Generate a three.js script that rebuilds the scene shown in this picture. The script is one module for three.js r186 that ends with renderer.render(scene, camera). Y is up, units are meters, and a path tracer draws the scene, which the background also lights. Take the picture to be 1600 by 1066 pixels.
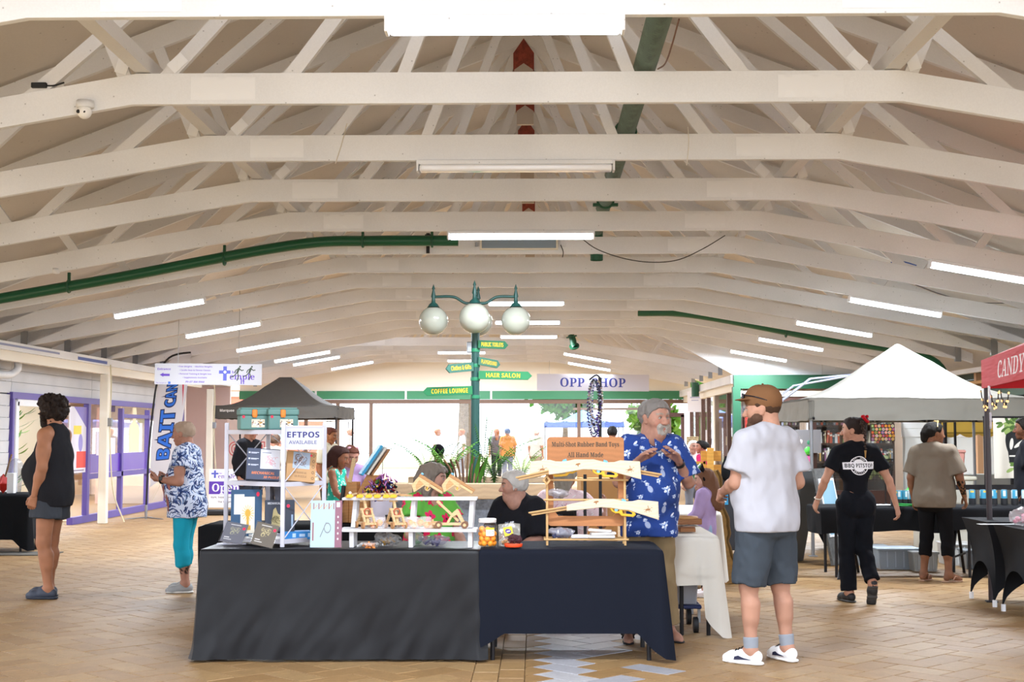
import * as THREE from 'three';
import { mergeGeometries, mergeVertices } from 'three/addons/utils/BufferGeometryUtils.js';
import { RoundedBoxGeometry } from 'three/addons/geometries/RoundedBoxGeometry.js';
import { RectAreaLightUniformsLib } from 'three/addons/lights/RectAreaLightUniformsLib.js';
RectAreaLightUniformsLib.init();

// ---------- camera, sky, exposure ----------
const FL = 2150, W = 1600, H = 1066, VX = 838, VY = 680;
const scene = new THREE.Scene();
const camera = new THREE.PerspectiveCamera(2 * Math.atan(H / 2 / FL) * 180 / Math.PI, W / H, 0.1, 300);
camera.position.set(0, 1.5, 0);
camera.rotation.order = 'YXZ';
camera.rotation.set(Math.atan((VY - H / 2) / FL), Math.atan((VX - W / 2) / FL), 0);
camera.updateMatrixWorld(true);
scene.background = new THREE.Color().setRGB(.94, 1.0, 1.12);   // bright overcast daylight
scene.backgroundIntensity = 2.3;
const renderer = new THREE.WebGLRenderer({ antialias: true });
renderer.toneMapping = THREE.LinearToneMapping;
renderer.toneMappingExposure = 1.45;
renderer.shadowMap.enabled = true;
const sun = new THREE.DirectionalLight(new THREE.Color(1, .95, .86), 9);
sun.position.set(-14, 34, -62); sun.target.position.set(0, 0, -46); sun.castShadow = true;
Object.assign(sun.shadow.camera, { left: -40, right: 40, top: 40, bottom: -40, near: 1, far: 120 });
sun.shadow.mapSize.set(2048, 2048); scene.add(sun, sun.target);
const TUBE = 340, TUBEC = new THREE.Color(.9, .97, 1.06);

// ---------- small tools ----------
let seed = 7;
const R = () => { seed = (seed + 0x6d2b79f5) | 0; let t = Math.imul(seed ^ (seed >>> 15), 1 | seed); t = (t + Math.imul(t ^ (t >>> 7), 61 | t)) ^ t; return ((t ^ (t >>> 14)) >>> 0) / 4294967296; };
const rr = (a, b) => a + (b - a) * R(), V = (x, y, z) => new THREE.Vector3(x, y, z), D2R = Math.PI / 180;
const ray = (px, py) => V((px - W / 2) / FL, (H / 2 - py) / FL, -1).applyQuaternion(camera.quaternion);
const at = (px, py, d) => { const v = ray(px, py); return v.multiplyScalar(d / -v.z).add(camera.position); };   // world point seen at a pixel, d metres ahead
const onY = (px, py, y = 0) => { const v = ray(px, py); return v.multiplyScalar((y - 1.5) / v.y).add(camera.position); };
const used = {};
const numbered = (n) => { const k = used[n] = (used[n] ?? -1) + 1; return k ? n + '_' + String(k).padStart(3, '0') : n; };
function hash3(x, y, z) { let h = Math.imul(x, 374761393) ^ Math.imul(y, 668265263) ^ Math.imul(z, 2147483647 ^ 91837); h = Math.imul(h ^ (h >>> 13), 1274126177); return ((h ^ (h >>> 16)) >>> 0) / 4294967295; }
function noise(x, y, z) {
  const X = Math.floor(x), Y = Math.floor(y), Z = Math.floor(z), s = (t) => t * t * (3 - 2 * t), u = s(x - X), v = s(y - Y), w = s(z - Z), l = (a, b, t) => a + (b - a) * t;
  const c = (i, j, k) => hash3(X + i, Y + j, Z + k);
  return l(l(l(c(0, 0, 0), c(1, 0, 0), u), l(c(0, 1, 0), c(1, 1, 0), u), v), l(l(c(0, 0, 1), c(1, 0, 1), u), l(c(0, 1, 1), c(1, 1, 1), u), v), w) * 2 - 1;
}
// textures
function canvas(w, h, draw) { const c = document.createElement('canvas'); c.width = w; c.height = h; const g = c.getContext('2d'); draw(g, w, h); const t = new THREE.CanvasTexture(c); t.colorSpace = THREE.SRGBColorSpace; t.anisotropy = 8; return t; }
function dataTex(n, f, srgb) {
  const d = new Uint8Array(n * n * 4);
  for (let y = 0; y < n; y++) for (let x = 0; x < n; x++) { const c = f(x / n, y / n, x, y), i = (y * n + x) * 4, a = Array.isArray(c) ? c : [c, c, c]; for (let k = 0; k < 3; k++) d[i + k] = Math.max(0, Math.min(255, a[k] * 255)); d[i + 3] = 255; }
  const t = new THREE.DataTexture(d, n, n); t.wrapS = t.wrapT = THREE.RepeatWrapping; t.magFilter = THREE.LinearFilter; t.minFilter = THREE.LinearMipmapLinearFilter; t.generateMipmaps = true; if (srgb) t.colorSpace = THREE.SRGBColorSpace; t.needsUpdate = true; return t;
}
const wrapN = (u, v, f, s) => { const a = noise(u * f, v * f, s), b = noise((u - 1) * f, v * f, s), c = noise(u * f, (v - 1) * f, s), d = noise((u - 1) * f, (v - 1) * f, s); return (a * (1 - u) + b * u) * (1 - v) + (c * (1 - u) + d * u) * v; };
const rep = (t, s, s2 = s) => { const c = t.clone(); c.repeat.set(1 / s, 1 / s2); c.needsUpdate = true; return c; };
const T = {
  weave: dataTex(128, (u, v, x, y) => .5 + .25 * ((x >> 1) + (y >> 1) & 1 ? 1 : -1) + .2 * (R() - .5)),
  grain: dataTex(256, (u, v) => .86 + .1 * wrapN(u, v, 6, 1) + .08 * wrapN(u, v, 40, 2) + .05 * (R() - .5)),
  wood: dataTex(256, (u, v) => { const g = .5 + .5 * Math.sin((v * 26 + 2.2 * wrapN(u, v, 3, 5) + .4 * wrapN(u, v, 14, 6)) * 6.28 / 2); const k = .9 + .055 * g + .05 * (R() - .5); return [k, k * .97, k * .93]; }, true),
  stone: dataTex(256, (u, v) => { const k = .84 + .16 * wrapN(u, v, 8, 3) + .1 * wrapN(u, v, 40, 4) + .16 * (R() - .5); return [k, k * .985, k * .96]; }, true),
  paving: dataTex(256, (u, v) => { const k = .93 + .05 * wrapN(u, v, 6, 3) + .04 * wrapN(u, v, 30, 4) + .1 * (R() - .5); return [k, k * .99, k * .97]; }, true),
  bump: dataTex(256, (u, v) => .5 + .3 * wrapN(u, v, 30, 9) + .3 * (R() - .5)),
  fold: dataTex(256, (u, v) => .5 + .35 * wrapN(u, v, 4, 12) + .2 * wrapN(u, v, 11, 13)),
  paint: dataTex(256, (u, v) => { const a = wrapN(u, v, 5, 21), s = R() > .9993 ? .35 : 0; const k = .95 + .04 * a + .02 * (R() - .5) - s; return k; }, true),
};
const mats = new Map();
function M(c, rough = .75, o = {}) {
  const key = c + '|' + rough + '|' + Object.entries(o).map(([k, v]) => k + (v?.uuid ?? v?.getHexString?.() ?? v)).join();
  if (!mats.has(key)) { const m = new THREE.MeshPhysicalMaterial({ color: c, roughness: rough, ...o }); mats.set(key, m); }
  return mats.get(key);
}
const cloth = (c0, o = {}) => { const c = '#' + new THREE.Color(c0).multiplyScalar(.72).getHexString(); return M(c, .92, { specularIntensity: .3, bumpMap: rep(T.weave, .06), bumpScale: .0006, sheen: .25, sheenRoughness: .6, sheenColor: new THREE.Color(c), ...o }); };
const wood = (c, s = .5, o = {}) => M(c, .62, { map: wtex(s), ...o });
const wcache = {}; function wtex(s) { return wcache[s] ??= rep(T.wood, s); }
const C = (k, f) => (C.m[k] ??= f()); C.m = {};
// geometry
function boxUV(g) {
  const p = g.attributes.position, n = g.attributes.normal, uv = new Float32Array(p.count * 2);
  for (let i = 0; i < p.count; i++) {
    const ax = Math.abs(n.getX(i)), ay = Math.abs(n.getY(i)), az = Math.abs(n.getZ(i));
    if (az >= ax && az >= ay) { uv[i * 2] = p.getX(i); uv[i * 2 + 1] = p.getY(i); } else if (ax >= ay) { uv[i * 2] = p.getZ(i); uv[i * 2 + 1] = p.getY(i); } else { uv[i * 2] = p.getX(i); uv[i * 2 + 1] = p.getZ(i); }
  }
  g.setAttribute('uv', new THREE.BufferAttribute(uv, 2)); return g;
}
function mrg(list, keepUV, keepCol) {
  list = [].concat(list).map((g) => { const q = g.index ? g.toNonIndexed() : g; for (const k of Object.keys(q.attributes)) if (!['position', 'normal', 'uv'].includes(k) && !(keepCol && k === 'color')) q.deleteAttribute(k); if (!q.attributes.normal) q.computeVertexNormals(); if (!keepUV || !q.attributes.uv) boxUV(q); return q; });
  const g = list.length > 1 ? mergeGeometries(list) : list[0];
  return g;
}
const put = (g, x = 0, y = 0, z = 0, rx = 0, ry = 0, rz = 0) => { if (rx || ry || rz) g.applyMatrix4(new THREE.Matrix4().makeRotationFromEuler(new THREE.Euler(rx, ry, rz))); return g.translate(x, y, z); };
const bx = (w, h, d, x, y, z, rx, ry, rz) => put(new THREE.BoxGeometry(w, h, d), x, y, z, rx, ry, rz);
const rb = (w, h, d, r, x, y, z, rx, ry, rz) => put(new RoundedBoxGeometry(w, h, d, 2, Math.min(r, w / 2.01, h / 2.01, d / 2.01)), x, y, z, rx, ry, rz);
const sph = (r, x = 0, y = 0, z = 0, sx = 1, sy = 1, sz = 1, n = 16) => new THREE.SphereGeometry(r, n, n * .75 | 0).scale(sx, sy, sz).translate(x, y, z);
const v3 = (a) => a.isVector3 ? a : V(...a);
function rod(a, b, r, r2 = r, n = 10) { a = v3(a); b = v3(b); const d = b.clone().sub(a), g = new THREE.CylinderGeometry(r2, r, d.length(), n, 1); g.applyQuaternion(new THREE.Quaternion().setFromUnitVectors(V(0, 1, 0), d.normalize())); return g.translate((a.x + b.x) / 2, (a.y + b.y) / 2, (a.z + b.z) / 2); }
function bar(a, b, w, h, up = V(0, 1, 0)) { // box of section w (sideways) x h (in the up plane) from a to b
  a = v3(a); b = v3(b); const d = b.clone().sub(a), L = d.length(), z = d.normalize(), x = up.clone().cross(z); if (x.lengthSq() < 1e-6) x.set(1, 0, 0); x.normalize(); const y = z.clone().cross(x);
  return new THREE.BoxGeometry(w, h, L).applyMatrix4(new THREE.Matrix4().makeBasis(x, y, z)).translate((a.x + b.x) / 2, (a.y + b.y) / 2, (a.z + b.z) / 2);
}
const tube = (pts, r, n = 8, seg = 0, closed = false) => new THREE.TubeGeometry(new THREE.CatmullRomCurve3(pts.map(v3), closed), seg || pts.length * 6, r, n, closed);
const lathe = (pts, n = 24) => new THREE.LatheGeometry(pts.map((p) => new THREE.Vector2(...p)), n);
function ext(pts, depth, bevel = 0, holes = []) { // outline in xy, thickness in z centred
  const s = pts instanceof THREE.Shape ? pts : new THREE.Shape(pts.map((p) => new THREE.Vector2(...p))); for (const h of holes) s.holes.push(h instanceof THREE.Path ? h : new THREE.Path(h.map((p) => new THREE.Vector2(...p))));
  const g = new THREE.ExtrudeGeometry(s, { depth: depth - 2 * bevel, bevelEnabled: bevel > 0, bevelSize: bevel, bevelThickness: bevel, bevelSegments: 1, curveSegments: 8 }); return g.translate(0, 0, -depth / 2 + bevel);
}
function sheet(nu, nv, f) { // f(u,v) -> [x,y,z]
  const g = new THREE.BufferGeometry(), p = [], uv = [], ix = [];
  for (let j = 0; j <= nv; j++) for (let i = 0; i <= nu; i++) { const q = f(i / nu, j / nv); p.push(...q); uv.push(i / nu, j / nv); }
  for (let j = 0; j < nv; j++) for (let i = 0; i < nu; i++) { const a = j * (nu + 1) + i, b = a + 1, c = a + nu + 1, d = c + 1; ix.push(a, b, d, a, d, c); }
  g.setAttribute('position', new THREE.Float32BufferAttribute(p, 3)); g.setAttribute('uv', new THREE.Float32BufferAttribute(uv, 2)); g.setIndex(ix); g.computeVertexNormals(); return g;
}
function thick(nu, nv, f, t) { // closed cloth-like sheet of thickness t
  const a = sheet(nu, nv, f), n = a.attributes.normal, p = a.attributes.position, k = p.count, P = [], ix = [...a.index.array];
  for (let s = 0; s < 2; s++) for (let i = 0; i < k; i++) P.push(p.getX(i) - s * t * n.getX(i), p.getY(i) - s * t * n.getY(i), p.getZ(i) - s * t * n.getZ(i));
  for (let i = 0; i < a.index.count; i += 3) ix.push(k + a.index.getX(i), k + a.index.getX(i + 2), k + a.index.getX(i + 1));
  const w = nu + 1, rim = []; for (let i = 0; i < nu; i++) rim.push([i, i + 1], [nv * w + i + 1, nv * w + i]); for (let j = 0; j < nv; j++) rim.push([(j + 1) * w, j * w], [j * w + nu, (j + 1) * w + nu]);
  for (const [i, j] of rim) ix.push(i, i + k, j + k, i, j + k, j);
  const g = new THREE.BufferGeometry(); g.setAttribute('position', new THREE.Float32BufferAttribute(P, 3)); g.setAttribute('uv', new THREE.Float32BufferAttribute([...a.attributes.uv.array, ...a.attributes.uv.array], 2)); g.setIndex(ix); g.computeVertexNormals(); return g;
}
// objects
const tag = (o, label, category, group, kind) => { if (label) o.userData.label = label; if (category) o.userData.category = category; if (group) o.userData.group = group; if (kind) o.userData.kind = kind; return o; };
function thing(name, label, category, pos = [0, 0, 0], turn = 0, group) { const o = new THREE.Group(); o.name = numbered(name); scene.add(o); o.position.copy(v3(pos)); o.rotation.y = turn; return tag(o, label, category, group); }
const counts = new WeakMap();
function part(name, g, m, parent = scene, label, keepUV) {
  const o = new THREE.Mesh(Array.isArray(g) || !keepUV ? mrg(g, keepUV) : g, m); o.castShadow = o.receiveShadow = true;
  if (parent === scene) o.name = numbered(name); else { const c = counts.get(parent) ?? {}; counts.set(parent, c); const k = c[name] = (c[name] ?? -1) + 1; o.name = k ? name + '_' + String(k).padStart(3, '0') : name; }
  if (label) o.userData.label = label; parent.add(o); return o;
}
function solo(name, label, category, g, m, pos = [0, 0, 0], turn = 0, group, keepUV) { const o = part(name, g, m, scene, label, keepUV); o.position.copy(v3(pos)); o.rotation.y = turn; return tag(o, null, category, group); }
function struct(name, g, m, parent = scene) { const o = part(name, g, m, parent); if (parent === scene) o.userData.kind = 'structure'; return o; }
function printed(name, w, h, d, tex, side, parent, x, y, z, rx = 0, ry = 0, rz = 0, label, rough = .6) { // a board with print on its +z face
  const f = tex.isMaterial ? tex : M('#ffffff', rough, { map: tex });
  const o = new THREE.Mesh(new THREE.BoxGeometry(w, h, d), [side, side, side, side, f, side]); o.castShadow = o.receiveShadow = true;
  const c = counts.get(parent) ?? {}; counts.set(parent, c); const k = c[name] = (c[name] ?? -1) + 1; o.name = parent === scene ? numbered(name) : k ? name + '_' + String(k).padStart(3, '0') : name;
  o.position.set(x, y, z); o.rotation.set(rx, ry, rz); if (label) o.userData.label = label; parent.add(o); return o;
}
function copyOf(o, pos, turn, label, group) { const c = o.clone(); c.name = numbered(o.name.replace(/_\d{3}$/, '')); c.userData = { ...o.userData }; scene.add(c); c.position.copy(v3(pos)); c.rotation.y = turn; if (label) c.userData.label = label; if (group) c.userData.group = group; return c; }
const ORD = ['first', 'second', 'third', 'fourth', 'fifth', 'sixth', 'seventh', 'eighth', 'ninth', 'tenth', 'eleventh', 'twelfth', 'thirteenth', 'fourteenth'];
// ---------- the hall: floor ----------
const XC = -.13, XC2 = -1.95, END = 30.2, FAR = 41.2;      // ridge lines of the two roofs, end of the first, far wall
const white = M('#eef0f4', .55, { map: rep(T.paint, 1.7) }), white2 = M('#e4e4e6', .6, { map: rep(T.paint, 1.7) }), lining = M('#d8d2cc', .8, { map: rep(T.paint, 2.3) });
const green = M('#175238', .5), dkgreen = M('#17442f', .5), purple = M('#5a4b96', .5), brown = M('#6d5648', .6), cream = M('#e6dfd0', .6), black = M('#15161a', .6), steel = M('#9b9fa4', .35, { metalness: .7 }), dkmetal = M('#1d1b1e', .45, { metalness: .3 });
const pane = M('#ffffff', .02, { transmission: 1, thickness: 0, ior: 1.45, side: THREE.DoubleSide });
const stoneT = rep(T.paving, .8), paverM = ['#a18056', '#a5855b', '#9c7b51', '#a98a60', '#9f7f58'].map((c) => M(c, .55, { map: stoneT, bumpMap: rep(T.bump, .3), bumpScale: .0012 }));
const glareM = ['#b9bbc6', '#c3c4cc', '#aeb0bb'].map((c) => M(c, .38, { map: stoneT, bumpMap: rep(T.bump, .3), bumpScale: .0012 }));  // grey tones that paint window glare onto the floor
const floor = struct('floor', bx(60, .3, 64, 0, -.163, -19), M('#94805f', .8, { map: stoneT }));
struct('floor', bx(24, .012, 17.6, 0, -.0065, -32.8), M('#a18159', .6, { map: stoneT, bumpMap: rep(T.bump, .3), bumpScale: .001 }));
{
  const clip = (P, nx, c) => { const o = []; for (let i = 0; i < P.length; i++) { const a = P[i], b = P[(i + 1) % P.length], da = nx * a[0] - c, db = nx * b[0] - c; if (da >= 0) o.push(a); if (da * db < 0) { const t = da / (da - db); o.push([a[0] + (b[0] - a[0]) * t, a[1] + (b[1] - a[1]) * t]); } } return o; };
  const prism = (P, top) => { // poly in x,z; bevelled slab
    let cx = 0, cz = 0; for (const p of P) { cx += p[0] / P.length; cz += p[1] / P.length; }
    const I = P.map((p) => { const dx = cx - p[0], dz = cz - p[1], l = Math.hypot(dx, dz); return [p[0] + dx / l * .007, p[1] + dz / l * .007]; }), v = [], n = P.length;
    for (let i = 1; i < n - 1; i++) v.push(I[0], 0, I[i + 1], 0, I[i], 0); for (let i = 0; i < n; i++) { const j = (i + 1) % n; v.push(P[i], 1, I[i], 0, I[j], 0, P[i], 1, I[j], 0, P[j], 1); }
    const pos = []; for (let i = 0; i < v.length; i += 2) pos.push(v[i][0], top - v[i + 1] * .011, v[i][1]);
    const g = new THREE.BufferGeometry(); g.setAttribute('position', new THREE.Float32BufferAttribute(pos, 3)); g.computeVertexNormals();
    if (g.attributes.normal.getY(0) < 0) { for (let i = 0; i < pos.length; i += 9) for (let k = 0; k < 3; k++) { const t = pos[i + 3 + k]; pos[i + 3 + k] = pos[i + 6 + k]; pos[i + 6 + k] = t; } g.setAttribute('position', new THREE.Float32BufferAttribute(pos, 3)); g.computeVertexNormals(); }
    return g;
  };
  const a = .4, b = .2, list = [], c45 = Math.SQRT1_2, B0 = -.40, B1 = -.075;
  // herringbone at 45 degrees, cut along a straight border of two courses
  for (let i = -90; i < 90; i++) for (let j = -90; j < 90; j++) for (const h of [0, 1]) {
    const u0 = i * b + j * a * 2 - (h ? 0 : 0), q = [];
    const ux = h ? (j * 2 * a + i * b) + a : (j * 2 * a + i * b), vy = h ? i * b - 0 : i * b, w = h ? b : a, l = h ? a : b;
    const oy = h ? vy + 0 : vy;
    for (const [s, t] of [[0, 0], [w, 0], [w, l], [0, l]]) { const U = ux + s, Vv = (h ? oy + b - a + t : oy + t); q.push([(U - Vv) * c45 - 3, -(U + Vv) * c45 - 14]); }
    const cx = (q[0][0] + q[2][0]) / 2, cz = (q[0][1] + q[2][1]) / 2, d = -cz;
    if (d < 7.9 || d > 24 || Math.abs(cx + .1) > d * .4 + .6 || Math.abs(cx) > 7.8) continue;
    for (const P of [clip(q, -1, -B0), clip(q, 1, B1)]) if (P.length > 2) list.push([P, cx, d]);
  }
  for (let k = 0; k < 52; k++) for (const s of [0, 1]) { const x = B0 + s * .1625, z = -7.9 - k * .31 - s * .1; list.push([[[x, z], [x + .1625, z], [x + .1625, z - .31], [x, z - .31]], x + 1e-6, -z, 1]); }
  list.sort((p, q) => p[2] - q[2]);
  const rest = [], col = []; let n = 0;
  for (const [P0, cx, d, band] of list) {
    let mx = 0, mz = 0; for (const p of P0) { mx += p[0] / P0.length; mz += p[1] / P0.length; }
    const P = P0.map((p) => [mx + (p[0] - mx) * .988, mz + (p[1] - mz) * .988]), g = prism(P, rr(-.0012, .0012));
    const grey = !band && cx > B1 && cx < .3 + rr(-.1, .55) && d < 10.9 + rr(-.5, 1);  // zone where the glare is put into the paver colour
    const m = grey ? glareM[R() * 3 | 0] : paverM[R() * 5 | 0];
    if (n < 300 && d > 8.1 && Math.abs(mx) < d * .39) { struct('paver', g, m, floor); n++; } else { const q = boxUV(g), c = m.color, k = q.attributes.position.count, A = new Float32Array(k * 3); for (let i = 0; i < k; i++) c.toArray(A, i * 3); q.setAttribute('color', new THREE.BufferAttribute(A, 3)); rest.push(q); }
  }
  const o = new THREE.Mesh(mergeGeometries(rest), M('#ffffff', .55, { map: stoneT, vertexColors: true, bumpMap: rep(T.bump, .3), bumpScale: .001 })); o.name = 'paver_field'; o.userData.kind = 'stuff'; o.receiveShadow = true; floor.add(o);
}
// ---------- roof trusses ----------
const slope = .385, ridgeY = 5.645, ky = 3.645, kx = 2.49, ex = 7.4, ey = 2.785, sl = (ky - ey) / (ex - kx);
const plate = M('#e9ebef', .5, { bumpMap: dataTex(64, (u, v) => (Math.hypot((u * 6) % 1 - .5, (v * 4) % 1 - .5) < .28 ? 0 : 1)), bumpScale: .004 });
const brick = M('#a04a3c', .8, { map: rep(T.stone, .3) }), ply = M('#b7aca2', .7);
const topY = (x) => ridgeY - slope * Math.abs(x);
function truss(name, half) {
  const t = thing(name, '', 'roof truss'), e = half, yE = ky - sl * (e - kx), q = (...p) => ext(p, .05, .002);
  part('bottom_chord', q([-kx, ky], [kx, ky], [kx - .02, ky + .2], [-kx + .02, ky + .2]), white, t);
  for (const s of [-1, 1]) part('bottom_chord', q(...[[s * kx, ky], [s * e, yE], [s * e, yE + .2], [s * (kx - .02), ky + .2]].slice()[s > 0 ? 'slice' : 'reverse']()), white, t);
  for (const s of [-1, 1]) part('top_chord', q(...[[0, ridgeY], [s * (e + .2), topY(e + .2)], [s * (e + .2), topY(e + .2) + .17], [0, ridgeY + .17]][s > 0 ? 'slice' : 'reverse']()), white2, t);
  const web = (x0, y0, x1, w = .09) => { for (const s of [-1, 1]) part('web', put(bar([s * x0, y0, 0], [s * x1, topY(x1) + .03, 0], w, .045, V(0, 0, 1)), 0, 0, -.001), white2, t); };
  web(2.33, 3.76, .95); web(1.5, 3.78, .12); web(3.25, 3.62, 1.62); web(2.52, 3.76, 2.86, .085); web(4.55, 3.4, 3.62); web(4.7, 3.38, 4.98, .085); web(.75, 3.78, .05, .08);
  const pl = (x, y, w, h, r) => { for (const s of [-1, 1]) part('nail_plate', put(new THREE.BoxGeometry(w, h, .003), 0, 0, .0265, 0, 0, s * r).translate(s * x, y, 0), plate, t); };
  pl(1.9, ky + .1, .42, .15, 0); pl(2.2, ky + .27, .12, .08, -.75); pl(2.56, ky + .25, .08, .1, .3);
  part('ridge_gusset', ext([[-.11, 5.36], [.11, 5.36], [.11, 5.54], [0, 5.7], [-.11, 5.54]], .06), brick, t);
  part('king_plate', ext([[-.1, 5.2], [.1, 5.2], [.1, 5.36], [0, 5.43], [-.1, 5.36]], .07), ply, t);
  for (const s of [-1, 1]) part('hanger_bracket', bx(.1, .26, .07, s * (e - .05), yE + .1, 0), steel, t);
  return t;
}
const TD = (n) => 6.93 + 1.86 * (n - 1);
const trussSay = ['nearest the camera, a lit tube light under its middle', 'second from the camera, a white dome camera under its left slope', 'third from the camera, an unlit tube light under its middle', 'fourth from the camera, bare in the middle', 'fifth from the camera, lit tubes under middle and right slope', 'sixth from the camera, a grey heater panel on its middle', 'seventh from the camera, lit tubes under both its slopes', 'eighth from the camera, above the globe lamp post', 'ninth from the camera, three lit tubes under it', 'tenth from the camera, just behind the lamp globes', 'eleventh from the camera, three lit tubes under it', 'twelfth from the camera, right of it the thin green pipe', 'thirteenth from the camera, last one before the white gable sheets'];
const truss1 = truss('roof_truss', ex); truss1.position.set(XC, 0, -TD(1)); truss1.userData.label = 'white timber roof truss ' + trussSay[0];
for (let n = 2; n <= 13; n++) copyOf(truss1, [XC, 0, -TD(n)], 0, 'white timber roof truss ' + trussSay[n - 1]);
const d2 = [33, 34.9, 36.8, 38.7, 40.5], say2 = ['first white truss of the far roof, just behind the gable sheets', 'second white truss of the far roof, counted from the gable sheets', 'third white truss of the far roof, in front of the blue lettered sign', 'fourth white truss of the far roof, above the blue lettered sign', 'last white truss of the far roof, against the far wall'];
const trussB = truss('roof_truss', 6.4); d2.forEach((d, i) => (i ? copyOf(trussB, [XC2, 0, -d], 0, say2[i]) : (trussB.position.set(XC2, 0, -d), trussB.userData.label = say2[0])));
for (const s of [-1, 1]) struct('ceiling_beam', bx(.1, .1, END - 5.6, XC + s * 2.43, ky + .26, -END / 2 - 2.8), white2);
// roof linings
function roof(xc, half, z0, z1) {
  const o = new THREE.Group(); o.name = numbered('ceiling'); o.userData.kind = 'structure'; scene.add(o);
  for (const s of [-1, 1]) { const L = half + .5; part('roof_lining', ext([[0, ridgeY + .2], [s * L, topY(L) + .2], [s * L, topY(L) + .28], [0, ridgeY + .28]], z0 - z1).translate(xc, 0, (z0 + z1) / 2), lining, o); }
  return o;
}
roof(XC, ex + .4, -3.6, -END - .1); roof(XC2, 6.4 + .4, -END - .1, -FAR - 1.5);
// white gable sheets where the high roof ends, open towards the far hall
{
  const S = new THREE.Shape([[XC + .0, ridgeY + .2], [XC + 7.9, topY(7.9) + .2], [XC + 7.9, 2.72], [4.42, 2.76], [2.42, 3.86], [.9, 4.62], [-1.0, 5.42]].map((p) => new THREE.Vector2(...p)));
  const w = struct('wall_gable', ext(S, .05).translate(0, 0, -END), white);
  for (const x of [5.0, 6.25, 7.5]) struct('cover_strip', bx(.03, (topY(x - XC) + .12) - 2.76, .02, x, (topY(x - XC) + .12 + 2.76) / 2, -END + .03), white2, w);
}
// ---------- far wall and the daylight behind it ----------
{
  const z = -FAR, w = struct('wall_far', ext([[-8.9, 2.78], [4.6, 2.78], [4.6, topY(6.55) + .1], [XC2, ridgeY + .2], [-8.9, topY(6.95) + .1]], .12).translate(0, 0, z), cream);
  struct('fascia_board', bx(13.6, .25, .06, -2.1, 2.69, z + .08), M('#37805a', .5), w);
  for (const x of [-6.6, -3.9, -1.35]) struct('fascia_joint', bx(.06, .26, .02, x, 2.69, z + .12), white2, w);
  struct('header_beam', bx(13.4, .12, .14, -2.1, 2.5, z), brown, w);
  const posts = [-8.6, -6.9, -5.95, -4.95, -1.93, 1.27, 3.2, 3.95].map((x) => [x, .1]);
  for (const [x, ww] of posts) struct('post', bx(ww, 2.46, .12, x, 1.23, z), brown, w);
  struct('transom', bx(3.0, .07, .1, 2.6, 2.28, z), M('#8d8078', .6), w);
  const win = new THREE.Group(); win.name = 'window_1'; win.userData.kind = 'structure'; scene.add(win);
  for (const [a, b] of [[-8.5, -7], [-6.8, -6.05], [-5.85, -5.05], [-4.85, -2.03], [-1.83, 1.17], [1.37, 3.1]]) struct('pane', bx(b - a, 2.4, .008, (a + b) / 2, 1.24, z), pane, win);
}
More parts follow.
